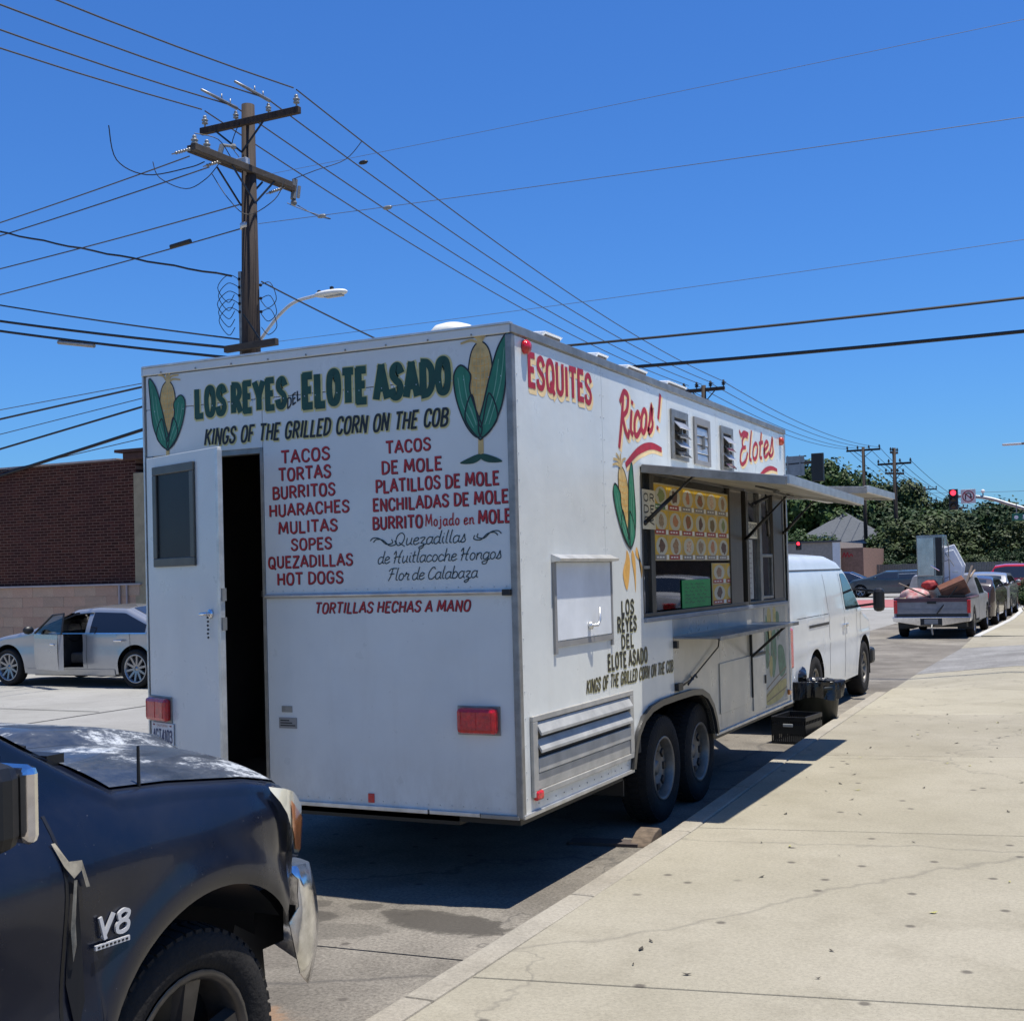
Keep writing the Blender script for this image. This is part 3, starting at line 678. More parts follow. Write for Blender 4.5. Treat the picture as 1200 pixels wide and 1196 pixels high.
# --- small louvred vents
for k, (a, b) in enumerate(((2.515,2.885),(3.035,3.425),(3.715,4.05))):
    mb = MB()
    for (y0, y1, z0, z1) in ((a,b,2.775,2.83),(a,b,2.48,2.515),(a,a+.055,2.515,2.775),(b-.055,b,2.515,2.775)): mb.box(.001, .016, y0, y1, z0, z1)
    f = mb.build('vent_window', ALU_D if k != 1 else GREYSHEET, T, bevel=.003)
    MB().box(.0005, .003, a+.05, b-.05, 2.512, 2.778).build('vent_screen', DARK, f)
    for i in range(4):
        z = 2.755-.065*i
        out = .05 if k != 1 else .006
        mb = MB(); mb.add([(.006,a+.06,z),(.006,b-.06,z),(.006+out,b-.06,z-.055),(.006+out,a+.06,z-.055),(.003,a+.06,z-.004),(.003,b-.06,z-.004),(.003+out,b-.06,z-.059),(.003+out,a+.06,z-.059)],
               [(0,1,2,3),(7,6,5,4),(3,2,6,7),(0,3,7,4),(1,5,6,2),(0,4,5,1)])
        mb.build('louver', GLASS if (k != 1 and i % 2) else ALU, f)
    MB().bar((.02,(a+b)/2,2.60),(.02,(a+b)/2,2.70),.02,.02).build('vent_latch', ALU_D, f)
# --- hatch
fr = tbox('hatch', .001, .010, .475, 1.285, 1.335, 1.765, WHITE, .003)
mb = MB()
for (y0, y1, z0, z1, t) in ((.44,.472,1.265,1.80,.014),(1.288,1.312,1.265,1.80,.012),(.472,1.288,1.30,1.33,.012)): mb.box(.001, t, y0, y1, z0, z1)
mb.build('hatch_frame', GREYSHEET, fr)
MB().prism([(0.001,1.765),(.055,1.772),(.058,1.785),(.001,1.81)], 'y', .435, 1.318).build('rain_gutter', ALU, fr)
mb = MB(); mb.lathe([(0,0),(.022,0),(.022,.02),(0,.02)], (.010,.93,1.40), 'x', 12); mb.tube([(.03,.93,1.40),(.045,.98,1.40),(.05,1.0,1.43),(.048,1.005,1.50)], [.008,.008,.009,.006], 8)
mb.build('hatch_handle', ALU, fr, smooth=True)
# --- louvred equipment door low on the side
fr = MB(); 
for (y0, y1, z0, z1) in ((.11,1.60,.935,.965),(.11,1.60,.545,.575),(.11,.17,.575,.935),(1.54,1.60,.575,.935)): fr.box(.001, .020, y0, y1, z0, z1)
fr = fr.build('louver_panel', mat('grey_alu_frame', (0.50, 0.48, 0.43), 0.5, 0.3, var=0.2, scale=8), T, bevel=.003)
MB().box(.0005, .004, .16, 1.55, .57, .94).build('louver_backing', DARK, fr)
SLAT = mat('slat_paint', (0.46, 0.45, 0.41), .45, .1, var=.25, scale=6)
for i, z in enumerate((.928, .838)):
    mb = MB(); mb.prism([(.004, z),(.008,z+.002),(.040,z-.052),(.040,z-.068),(.034,z-.068),(.004,z-.014)], 'y', .172, 1.538)
    mb.build('louver', SLAT, fr, bevel=.002)
MB().box(.003, .022, .172, 1.538, .665, .742).build('blank_panel', SLAT, fr, bevel=.004)
MB().box(.003, .012, .172, 1.538, .577, .660).build('kick_panel', mat('grey_alu_frame', (0.5, 0.48, 0.43)), fr, bevel=.002)
# --- serving windows
def frame(name, y0, y1, z0, z1, t, m, x0=-.05, x1=-.002, parent=T):
    mb = MB()
    for q in ((y0,y1,z1-t,z1),(y0,y1,z0,z0+t),(y0,y0+t,z0+t,z1-t),(y1-t,y1,z0+t,z1-t)): mb.box(x0, x1, *q)
    return mb.build(name, m, parent, bevel=.002)
BR_AL = mat('bronze_frame', (0.085, 0.075, 0.06), 0.4, 0.4, var=0.3)
w1 = frame('serving_window', 1.885, 4.46, 1.40, 2.38, .03, BR_AL)
tbox('window_post', -.05, -.004, 2.07, 2.15, 1.43, 2.35, BR_AL, .002, w1)
tbox('window_post', -.05, -.004, 3.955, 4.29, 1.43, 2.35, mat('brown_post', (0.14, 0.12, 0.095), 0.4, 0.2, var=0.3, stretch=(6,6,1)), .002, w1)
MB().box(-.030, -.026, 2.15, 3.955, 1.44, 2.35).build('glass_pane', PANE, w1)
MB().box(-.034, -.030, 1.915, 2.07, 1.43, 2.35).build('glass_pane', GLASS, w1)
tbox('window_bar', -.045, -.012, 1.93, 2.06, 1.72, 1.74, ALU_D, 0, w1)
tbox('window_sill', -.05, .02, 1.885, 5.70, 1.372, 1.402, mat('blue_grey_sill', (0.32, 0.36, 0.42), 0.35, 0.5, var=0.2), .003)
w2 = frame('side_window', 4.47, 5.70, 1.40, 2.38, .03, BR_AL)
tbox('window_post', -.05, -.003, 4.86, 4.93, 1.43, 2.35, ALU_D, .002, w2)
tbox('service_panel', -.05, -.006, 5.34, 5.67, 1.43, 2.35, mat('brown_post', (0.1, 0.08, 0.06)), .002, w2)
MB().box(-.034, -.030, 4.50, 4.86, 1.43, 2.35).build('glass_pane', GLASS, w2)
MB().box(-.034, -.030, 4.93, 5.34, 1.43, 2.35).build('glass_pane', GLASS, w2)
f3 = frame('sliding_sash', 4.95, 5.32, 1.44, 1.83, .025, ALU_D, -.028, -.012, w2)
# ---- menu boards
PLY = [mat('food_'+n, c, 0.5, var=0.6, scale=70, col2=c2) for n, c, c2 in (
    ('green', (0.10,0.14,0.04),(0.25,0.06,0.02)), ('brown',(0.22,0.10,0.05),(0.45,0.3,0.15)), ('red',(0.45,0.08,0.03),(0.5,0.35,0.15)), ('tan',(0.45,0.32,0.2),(0.12,0.08,0.04)), ('char',(0.05,0.03,0.02),(0.2,0.08,0.04)), ('rice',(0.6,0.52,0.38),(0.35,0.12,0.05)), ('salsa',(0.40,0.05,0.02),(0.08,0.16,0.03)), ('lettuce',(0.12,0.26,0.05),(0.35,0.25,0.12)))]
CY = mat('card_yellow', (0.62, 0.39, 0.02), 0.4, var=0.35, scale=9)
PLATE = mat('plate_print_white', (0.59, 0.57, 0.47), 0.4, var=0.05)
REDB = mat('label_red', (0.42, 0.04, 0.03), 0.4, var=0.2, scale=40); GRYB = mat('label_grey', (0.30, 0.26, 0.24), 0.4, var=0.3, scale=40); GRNB = mat('label_green', (0.04, 0.2, 0.06), 0.4, var=0.3)
def card(y, z, w_, h_, kind, strip, x, parent):
    mb = MB(); pl = Plane((x, y, z), (0,1,0), (0,0,1), (1,0,0))
    mb.mi = 0; patch(mb, pl, [(0,0),(w_,0),(w_,h_),(0,h_)], 0)
    mb.mi = 1; patch(mb, pl, [(w_*(.5+.42*math.cos(t)), h_*(.56+.38*math.sin(t))) for t in [i*.3491 for i in range(18)]], .0006)
    mb.mi = 2; rr = random.Random(int(y*1000+z*77))
    k = rr.uniform(.55, .85)
    patch(mb, pl, [(w_*(.5+.30*k*math.cos(t)*rr.uniform(.7,1.15)), h_*(.56+.32*math.sin(t)*rr.uniform(.6,1.1))) for t in [i*.4488 for i in range(14)]], .0012)
    mb.mi = 3; patch(mb, pl, [(w_*.02,0),(w_*.78,0),(w_*.78,h_*.2),(w_*.02,h_*.2)], .0018)
    mb.mi = 4; patch(mb, pl, [(w_*.8,h_*.01),(w_*.98,h_*.01),(w_*.98,h_*.2),(w_*.8,h_*.2)], .0018)
    mb.mi = 4
    for q in range(3): patch(mb, pl, [(w_*(.1+.2*q),h_*.07),(w_*(.24+.2*q),h_*.07),(w_*(.24+.2*q),h_*.13),(w_*(.1+.2*q),h_*.13)], .0024)
    return mb.build('picture_card', [CY, PLATE, PLY[kind], strip, CARD_W], parent, recalc=False)
b1 = MB().box(-.022, -.018, 2.17, 3.955, 1.775, 2.30).build('menu_board', mat('board_yellow', (0.55, 0.46, 0.27), 0.4, var=0.15), T)
kk = [7,4,2,6,5,1, 3,2,6,4,0,7, 4,1,5,3,2,4]
for r in range(3):
    for c in range(6):
        w_, h_ = .285, .165
        card(2.185+.295*c, 2.125-.172*r, w_, h_, kk[r*6+c], GRNB if (r, c) == (0,0) else (REDB if r == 1 or c % 5 == 1 else GRYB), -.0175, b1)
b2 = MB().box(-.022, -.018, 3.47, 4.20, 1.435, 1.755).build('menu_board', mat('board_yellow', (0.7,0.6,0.3)), T)
for r in range(2):
    for c in range(2): card(3.485+.36*c, 1.60-.16*r, .35, .15, 4 if (c+r) % 2 else 1, REDB, -.0175, b2)
g = MB().box(-.022, -.018, 2.74, 3.42, 1.435, 1.635).build('handwritten_sign', mat('bright_green_card', (0.004, 0.36, 0.08), 0.5, var=0.2, scale=10), T)
gp = Plane((-.0178,0,0), (0,1,0), (0,0,1), (1,0,0)); mb = MB()
for k in range(6):
    y = 2.80
    while y < 3.3:
        l = random.uniform(.05, .14); ribbon(mb, gp, [(y, 1.60-.026*k), (y+l*.3, 1.612-.026*k), (y+l*.6, 1.598-.026*k), (y+l, 1.607-.026*k)], .006, .001); y += l+.05
mb.build('handwriting', P_GREEN, g)
def sign(name, y0, y1, z0, z1, x, lines, m, lm, label):
    o = MB().box(x-.004, x, y0, y1, z0, z1).build(name, m, T); o['label'] = label
    pl = Plane((x,0,0), (0,1,0), (0,0,1), (1,0,0)); mb = MB(); n = len(lines); hh = (z1-z0)/(n+.4)
    for i, s in enumerate(lines): text(mb, s, pl, y0+.08*(y1-y0), y1-.08*(y1-y0), z1-hh*(i+1)+.02*hh, hh*.62, w=.2, off=.001)
    mb.build('lettering', lm, o); return o
sign('order_sign', 1.90, 2.15, 1.98, 2.24, .004, ['OR', 'DE', 'R'], mat('cream_card', (0.62,0.58,0.45), 0.5), P_BLACK, 'cream card with block letters at the left edge of the window')
sign('order_sign', 4.52, 4.84, 1.96, 2.10, -.02, ['ORDER', 'HERE'], mat('cream_card', (0.62,0.58,0.45)), P_BLACK, 'small cream card with arrow behind the second window')
ls = MB().box(-.026, -.022, 4.50, 4.68, 1.45, 1.95).build('price_list', mat('list_paper', (0.5, 0.5, 0.46), 0.5, var=0.2, scale=20), T)
lp = Plane((-.0215,0,0), (0,1,0), (0,0,1), (1,0,0)); mb = MB()
for k in range(11): ribbon(mb, lp, [(4.52,1.92-.042*k),(random.uniform(4.6,4.66),1.92-.042*k)], .012, .001)
mb.build('print_line', GRYB, ls)
ls = MB().box(-.024, -.020, 4.05, 4.28, 1.80, 2.3).build('drinks_sticker', mat('drink_teal', (0.03, 0.12, 0.12), 0.4, var=0.6, scale=9, col2=(0.2, 0.04, 0.03)), T)
# ---- awnings
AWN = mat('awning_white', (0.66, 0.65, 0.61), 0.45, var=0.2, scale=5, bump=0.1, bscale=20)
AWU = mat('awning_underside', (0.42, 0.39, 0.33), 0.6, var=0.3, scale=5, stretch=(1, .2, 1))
def awning(y0, y1, xo, zo0, zo1, label):
    hz = 2.40
    P = lambda u, t, d: Vector((.012+(xo-.012)*u, y0+(y1-y0)*t, lerp(hz, lerp(zo0, zo1, t), u)-d))
    mb = MB(); 
    vs = [P(0,0,0),P(1,0,0),P(1,1,0),P(0,1,0),P(0,0,.03),P(1,0,.03),P(1,1,.03),P(0,1,.03)]
    mb.add(vs, [(0,1,2,3),(0,4,5,1),(1,5,6,2),(2,6,7,3),(3,7,4,0)])
    o = mb.build('awning', AWN, T); o['label'] = label
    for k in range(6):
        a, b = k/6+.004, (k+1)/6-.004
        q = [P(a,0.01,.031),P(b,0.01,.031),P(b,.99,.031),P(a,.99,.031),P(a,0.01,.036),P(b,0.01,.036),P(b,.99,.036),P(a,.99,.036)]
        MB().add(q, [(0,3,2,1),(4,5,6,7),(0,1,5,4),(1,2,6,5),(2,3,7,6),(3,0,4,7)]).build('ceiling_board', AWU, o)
    MB().bar(P(0,.0,.03), P(1,.0,.03), .04, .05).build('awning_rail', ALU_D, o)
    MB().bar(P(1,0,.02), P(1,1,.02), .035, .055).build('awning_rail', ALU, o)
    MB().bar(P(0,1,.03), P(1,1,.03), .04, .05).build('awning_rail', ALU, o)
    return o, P
a1, PA = awning(1.89, 4.38, .95, 2.27, 2.235, 'long white awning flap propped open over the serving window')
a2, PB = awning(4.56, 5.86, .96, 2.345, 2.345, 'short white awning flap propped open near the front end')
def strut(a, b, par):
    a, b = Vector(a), Vector(b); mb = MB(); m_ = a.lerp(b, .55); mb.tube([a, m_], .014, 8); mb.tube([m_, b], .008, 8); mb.ball(a, .018, 8); mb.ball(b, .016, 8)
    return mb.build('gas_strut', BLACK, par, smooth=True)
strut((.01,1.93,2.02), PA(.32,.06,.04), a1); strut((.01,4.36,1.95), PA(.42,.93,.04), a1); strut((.01,4.62,2.25), PB(.22,.10,.04), a2)
strut((.01,5.68,2.03), PB(.3,.93,.04), a2); strut((.01,5.10,2.00), PB(.10,.08,.04), a2)
mb = MB(); mb.tube(catmull([PA(.5,.42,.04),PA(.62,.50,.055),PA(.48,.66,.05),PA(.52,.80,.06),PA(.45,.95,.05)], k=5), .008, 6); mb.build('power_cable', BLACK, a1)
mb = MB(); mb.box(.45,.5,4.7,5.5,2.27,2.30); mb.build('strip_light', CARD_W, a2)
# ---- counter shelf with braces
sh = tbox('counter_shelf', .012, .335, 2.44, 4.72, 1.235, 1.25, mat('shelf_steel', (0.30, 0.33, 0.38), 0.3, 0.75, var=0.2, scale=3), .003)
tbox('shelf_edge', .335, .345, 2.44, 4.72, 1.225, 1.253, ALU_D, .002, sh)
mb = MB(); mb.bar((.02,4.42,.98), (.30,4.42,1.225), .02, .02); mb.bar((.012,4.42,.64), (.012,4.42,1.225), .02, .016); mb.bar((.012,4.42,.985),(.012,4.86,.985), .016, .02); mb.build('shelf_brace', BLACK, sh)
for (y, z) in ((2.47,1.20),(3.53,1.20)): MB().box(.001,.03,y-.02,y+.02,z-.03,z+.02).build('shelf_bracket', BLACK, sh)
mb = MB(); mb.tube([(.02,3.50,1.20),(.03,3.42,1.12),(.02,2.80,.935),(.02,2.56,.90)], .006, 5); mb.ball((.02,2.80,.935),.014,6); mb.box(.001,.03,2.46,2.56,.875,.925); mb.tube([(.02,2.70,.90),(.03,2.84,.96),(.02,2.90,.935)], .008, 5)
mb.build('safety_chain', BLACK, sh)
# ---- storage doors low on the side
d1 = tbox('storage_door', .001, .009, 3.52, 4.42, .60, .985, PANEL2, .002)
d2 = tbox('storage_door', .001, .009, 4.47, 4.88, .52, .965, PANEL2, .002)
MB().box(.009, .018, 4.84, 4.87, .72, .79).build('door_latch', BLACK, d2)
# ---- mural panel by the front corner
mu = MB().prism([(4.90,.50),(5.66,.50),(5.66,1.36),(4.90,1.36)], 'x', .0006, .003).build('painted_mural', mat('mural_ground', (0.46, 0.44, 0.36), 0.5, var=0.2, scale=9), T)
mp_ = Plane((.003,0,0), (0,1,0), (0,0,1), (1,0,0))
rr = random.Random(5)
def mural(name, m, shapes, w=None):
    mb = MB()
    for i, s in enumerate(shapes):
        if w: ribbon(mb, mp_, catmull(s), w, .0008+.0001*(i % 8))
        else: patch(mb, mp_, s, .0004+.0001*(i % 8), True)
    return mb.build(name, m, mu, recalc=False)
mural('painted_shape', P_LGREEN if False else mat('mural_green', (0.12, 0.24, 0.13), 0.5, var=0.5, scale=14), [[(4.95,1.30),(5.05,1.1),(5.0,.85),(4.92,.9)],[(5.1,1.05),(5.25,1.2),(5.3,.95),(5.2,.75),(5.12,.8)],[(5.3,1.3),(5.42,1.28),(5.36,1.05)],[(5.35,1.0),(5.55,.98),(5.62,.78),(5.4,.74)]])
mural('painted_shape', mat('mural_yellow', (0.52, 0.42, 0.14), 0.5, var=0.3, scale=14), [[(5.0,1.33),(5.12,1.33),(5.14,1.1),(5.02,1.08)],[(5.2,1.34),(5.3,1.34),(5.3,1.18),(5.22,1.18)],[(5.45,.98),(5.6,.9),(5.5,.82)],[(4.93,.62),(5.6,.70),(5.5,.55),(4.95,.52)],[(5.05,.92),(5.14,.92),(5.12,.76),(5.04,.78)]])
mural('painted_line', mat('mural_brown', (0.22, 0.14, 0.07), 0.5, var=0.3), [[(4.92,.60),(5.3,.68),(5.64,.74)],[(4.92,.66),(5.3,.74),(5.64,.80)],[(4.92,.55),(5.64,.62)],[(4.98,1.0),(5.06,.93),(5.0,.85)],[(5.35,1.3),(5.4,1.1),(5.5,1.2)],[(5.1,1.3),(5.16,1.0),(5.26,.9)]], .012)
# ---- wheels
def tyre_mesh(R, wd, rimr, tread=28, inset=0.0):
    mb = MB(); h = wd/2; mb.smooth = True
    mb.lathe([(rimr, h*.75),(rimr+.02, h*.92),(R*.80,h*1.0),(R*.93,h*.93),(R*.985,h*.78),(R,h*.6),(R,-h*.6),(R*.985,-h*.78),(R*.93,-h*.93),(R*.8,-h),(rimr+.02,-h*.92),(rimr,-h*.75)], (0,0,0), 'x', 48)
    mb.smooth = False
    n = 56
    for k in range(n):
        a = 2*math.pi*k/n; ca, sa = math.cos(a), math.sin(a)
        for (x0, x1, da) in ((-h*.86, -h*.35, .0), (-h*.28, h*.28, .5), (h*.35, h*.86, 0)):
            aa = a + da*2*math.pi/n; t = 2*math.pi/n*.33
            vs = []
            for rr_ in (R*.97, R+.007):
                for (x, b) in ((x0, aa-t), (x1, aa-t), (x1, aa+t), (x0, aa+t)):
                    r2 = rr_ - (.012 if abs(x) > h*.8 else 0); vs.append((x, r2*math.cos(b), r2*math.sin(b)))
            mb.add(vs, [(4,5,6,7),(0,1,5,4),(1,2,6,5),(2,3,7,6),(3,0,4,7)])
    return mb
def steel_wheel(name, parent, loc, R=.36, wd=.22, rimr=.205):
    t = tyre_mesh(R, wd, rimr).build('wheel', RUBBER, parent, loc=loc)
    mb = MB(); mb.smooth = True; h = wd/2
    mb.lathe([(rimr+.012, h*.90),(rimr+.004,h*.95),(rimr-.010,h*.84),(rimr-.018,h*.3),(rimr-.02,-h*.8)], (0,0,0), 'x', 40)
    mb.build('rim', RIMM, t)
    mb = MB(); mb.smooth = True
    mb.lathe([(rimr-.018,h*.30),(rimr-.05,h*.46),(.10,h*.42),(.075,h*.20),(.055,h*.22),(.05,h*.42),(.03,h*.5),(0,h*.5)], (0,0,0), 'x', 32); mb.build('hub', RIMM, t)
    for k in range(8):
        a = 2*math.pi*k/8; r = .130; MB().obox((h*.43, r*math.cos(a), r*math.sin(a)), (1,0,0), (0,math.cos(a),math.sin(a)), (0,-math.sin(a),math.cos(a)), .014, .022, .026).build('vent_hole', BLACK, t, bevel=.006)
    for k in range(5):
        a = 2*math.pi*k/5+.3; MB().ball((h*.25,.062*math.cos(a),.062*math.sin(a)), .011, 6).build('lug_nut', ALU, t)
    return t
for y in (2.36, 3.21 if False else 3.18): steel_wheel('wheel', T, (-.155, y, .362 if y < 3 else .362))
for y in (2.36, 3.18): steel_wheel('wheel', T, (-2.285, y, .362)).rotation_euler = (0, 0, math.pi)
arc = AR[:-1] + AR2
mb = MB()
P3 = [Vector((0, a, b)) for a, b in arc]
for (x0, x1, o) in ((0, .022, 0),):
    ins = [(a, b) for a, b in arc]; cy_, cz_ = 2.49, .40
    out = [(a+(a-cy_)*.045, b+(b-cz_)*.10) for a, b in arc]
    n = len(arc); vs = [(.002,)+p for p in ins] + [(.002,)+p for p in out] + [(.026,)+p for p in ins] + [(.026,)+p for p in out]
    fs = []
    for i in range(n-1): fs += [(2*n+i,2*n+i+1,3*n+i+1,3*n+i),(n+i,n+i+1,3*n+i+1,3*n+i),(i,i+1,2*n+i+1,2*n+i)]
    mb.add(vs, fs)
mb.build('wheel_arch_trim', mat('black_rubber_trim', (0.03,0.03,0.03), 0.35, var=0.3), T, angle=40)
mb = MB(); n = len(arc)
mb.add([(-.001,)+p for p in arc] + [(-.42,)+p for p in arc], [(i,i+1,n+i+1,n+i) for i in range(n-1)]); mb.add([(-.42,)+p for p in arc], [tuple(range(n))]); mb.build('wheel_well', BLACK, T)
mb = MB(); mb.tube([(-2.3,2.36,.362),(-.15,2.36,.362)], .04, 8); mb.tube([(-2.3,3.18,.362),(-.15,3.18,.362)], .04, 8); mb.bar((-.4,1.7,.36),(-.4,3.8,.36),.06,.05); mb.bar((-2.0,1.7,.36),(-2.0,3.8,.36),.06,.05)
mb.build('axle', BLACK, T)
mb = MB(); mb.box(-.28,-.06,1.585,1.60,.30,.47); mb.build('mud_flap', BLACK, T)
mb = MB(); mb.bar((-1.9,5.8,.42),(-1.25,7.05,.42),.08,.1); mb.bar((-.55,5.8,.42),(-1.2,7.05,.42),.08,.1); mb.build('tow_frame', BLACK, T)
# ---- roof fittings
fan = MB(); fan.smooth = True
fan.lathe([(.11,2.985),(.11,3.11),(.135,3.12),(.135,3.14),(.11,3.168),(.055,3.185),(0,3.19)], (-.70,.68,0), 'z', 32); fan.build('roof_fan', mat('cream_fan', (0.7,0.68,0.6), 0.5, var=0.15, scale=8), T)
MB().box(-.92,-.46,.46,.9,2.985,3.03).build('fan_base', WHITE, T, bevel=.005)
for (y, l) in ((.78,.28),(1.60,.2),(2.15,.42),(2.98,.48)):
    mb = MB(); mb.prism([(-.62,2.985),(-.22,2.985),(-.22,3.03),(-.15,3.10),(-.55,3.13),(-.62,3.10)], 'y', y, y+l*.9)
    o = mb.build('roof_vent', WHITE, T, bevel=.006)
    MB().prism([(-.205,2.99),(-.16,3.085),(-.19,3.085),(-.225,3.0)], 'y', y+.02, y+l*.9-.02).build('vent_opening', BROWNI, o)

# ================================================================ lettering on the trailer
def letters(label, m, pl, under=None, **k):
    """one painted line; under = (material, extra width, shift) laid beneath"""
    a = dict(k); s = a.pop('s'); args = a.pop('box')
    if under:
        um, ex, du, dv = under; mb = MB(); b = dict(a); w = b.get('w', .14); b['ws'] = w+ex; b['off'] = .0008
        text(mb, s, pl, *args, du=du, dv=dv, **b); mb.build('lettering_shade', um, T, recalc=False)
    mb = MB(); b = dict(a); b.setdefault('off', .0022); text(mb, s, pl, *args, **b)
    o = mb.build('lettering', m, T, recalc=False); o['label'] = label; return o
YB = P_YEL
# rear, heading
hd = dict(flare=.18, jit=.012, gap=.24)
letters('dark green painted words LOS REYES with yellow edge', P_GREEN, rear, (YB,.10,.003,-.003), s='LOS REYES', box=(-2.06,-1.405,2.675,.155), w=.215, slope=.01, space=.28, **hd)
letters('dark green painted words ELOTE ASADO with yellow edge', P_GREEN, rear, (YB,.10,.003,-.003), s='ELOTE ASADO', box=(-1.30,-.355,2.672,.168), w=.235, slope=0.0, space=.28, **hd)
letters('small black word DEL set aslant', P_BLACK, rear, s='DEL', box=(-1.405,-1.31,2.665,.055), w=.16, slope=.55, slant=-.0)
letters('black italic line KINGS OF THE GRILLED CORN ON THE COB', P_BLACK, rear, (YB,.10,.004,-.004), s='KINGS OF THE GRILLED CORN ON THE COB', box=(-2.0,-.38,2.505,.088), w=.17, slant=.18, slope=-.004, space=.42)
red = dict(w=.175, jit=.03, taper=.15)
for s, x0, x1, z, h in (('TACOS',-1.455,-1.125,2.365,.066),('TORTAS',-1.475,-1.12,2.265,.066),('BURRITOS',-1.52,-1.095,2.166,.064),('HUARACHES',-1.545,-1.005,2.066,.062),
        ('MULITAS',-1.485,-1.085,1.968,.062),('SOPES',-1.40,-1.125,1.872,.060),('QUEZADILLAS',-1.56,-.99,1.775,.060),('HOT DOGS',-1.50,-1.055,1.680,.062),
        ('TACOS',-.765,-.485,2.375,.062),('DE MOLE',-.795,-.42,2.265,.064),('PLATILLOS DE MOLE',-.835,-.085,2.165,.064),('ENCHILADAS DE MOLE',-.855,-.035,2.067,.062)):
    letters('dark red painted menu words ' + s, P_RED, rear, (P_DRED,.03,.003,-.002), s=s, box=(x0,x1,z,h), slope=.012, **red)
letters('dark red painted word BURRITO', P_RED, rear, (P_DRED,.03,.003,-.002), s='BURRITO', box=(-.86,-.545,1.968,.062), **red)
letters('dark red painted words Mojado en', P_RED, rear, s='Mojado en', box=(-.53,-.235,1.972,.060), w=.13, jit=.02)
letters('dark red painted word MOLE', P_RED, rear, (P_DRED,.03,.003,-.002), s='MOLE', box=(-.215,-.022,1.976,.064), **red)
sc = dict(w=.085, slant=.22, up=SWASH, gap=.03, jit=.0, space=.22)
letters('thin dark script word Quezadillas', P_TEAL, rear, s='Quezadillas', box=(-.725,-.29,1.875,.066), slope=.01, **sc)
letters('thin dark script words de Huitlacoche Hongos', P_TEAL, rear, s='de Huitlacoche Hongos', box=(-.835,-.085,1.780,.064), slope=.01, **sc)
letters('thin dark script words Flor de Calabaza', P_TEAL, rear, s='Flor de Calabaza', box=(-.775,-.225,1.688,.064), slope=.01, **sc)
mb = MB()
for (x, sg) in ((-.875, 1), (-.24, -1)):
    for (dx, dz) in ((0,0),(.02,-.008)):
        q = [(x+dx, 1.905+dz), (x+.02+dx, 1.92+dz), (x+.06+dx, 1.915+dz), (x+.10+dx, 1.885+dz), (x+.14+dx, 1.89+dz), (x+.135+dx, 1.91+dz)]
        if sg < 0: q = [(2*(x+.08)-a, b+.012) for a, b in q]
        ribbon(mb, rear, catmull(q), .006, .0022+.0003*(dx > 0))
mb.build('swirl_ornament', P_TEAL, T, recalc=False)
letters('dark red italic line TORTILLAS HECHAS A MANO', P_RED, rear, (P_DRED,.03,.003,-.002), s='TORTILLAS HECHAS A MANO', box=(-1.25,-.275,1.518,.055), w=.16, slant=.2, slope=.004)
# right side
rd = dict(flare=.1, jit=.02)
letters('red painted word ESQUITES with cream edge', P_RED, side, (P_CREAM,.10,.014,-.022), s='ESQUITES', box=(.195,1.085,2.705,.160), w=.20, **rd)
letters('red script word Ricos! rising to the right', P_RED, side, (P_CREAM,.08,.02,-.012), s='Ricos', box=(1.50,2.16,2.525,.28), w=.14, slant=.14, up=SWASH, gap=.05, slope=.18, grow=-.1, taper=.1)
letters('red exclamation mark after Ricos', P_RED, side, (P_CREAM,.08,.02,-.012), s='!', box=(2.21,2.30,2.66,.23), w=.16, slant=.25)
letters('red script word Elotes rising to the right', P_RED, side, (P_CREAM,.08,.02,-.012), s='Elotes', box=(4.26,5.40,2.565,.24), w=.14, slant=.25, up=SWASH, gap=.06, slope=.14, taper=.1)
for (pts, w_) in (([(1.62,2.375),(1.85,2.48),(2.10,2.535),(2.32,2.525)], .055), ([(4.80,2.46),(5.05,2.555),(5.30,2.60),(5.52,2.595)], .045)):
    for (m_, du, dv, of, e) in ((P_CREAM,.015,-.022,.0007,.012),(P_RED,0,0,.0021,0)):
        mb = MB(); ribbon(mb, side, catmull([(a+du,b+dv) for a, b in pts], k=8), w_+e, of, taper=.35); mb.build('underline_stroke', m_, T, recalc=False)
ly = dict(w=.22, flare=.15, jit=.02, gap=.22)
for s, a, b, z, h in (('LOS',1.475,1.70,1.443,.080),('REYES',1.40,1.74,1.335,.085),('DEL',1.46,1.68,1.235,.075),('ELOTE ASADO',1.225,1.925,1.120,.085)):
    letters('small black painted words ' + s, P_BLACK, side, (YB,.10,.004,-.003), s=s, box=(a,b,z,h), **ly)
letters('small black italic line KINGS OF THE GRILLED CORN ON THE COB', P_BLACK, side, (YB,.09,.004,-.003), s='KINGS OF THE GRILLED CORN ON THE COB', box=(.88,2.43,1.012,.072), w=.18, slant=.2, slope=.004, space=.42)

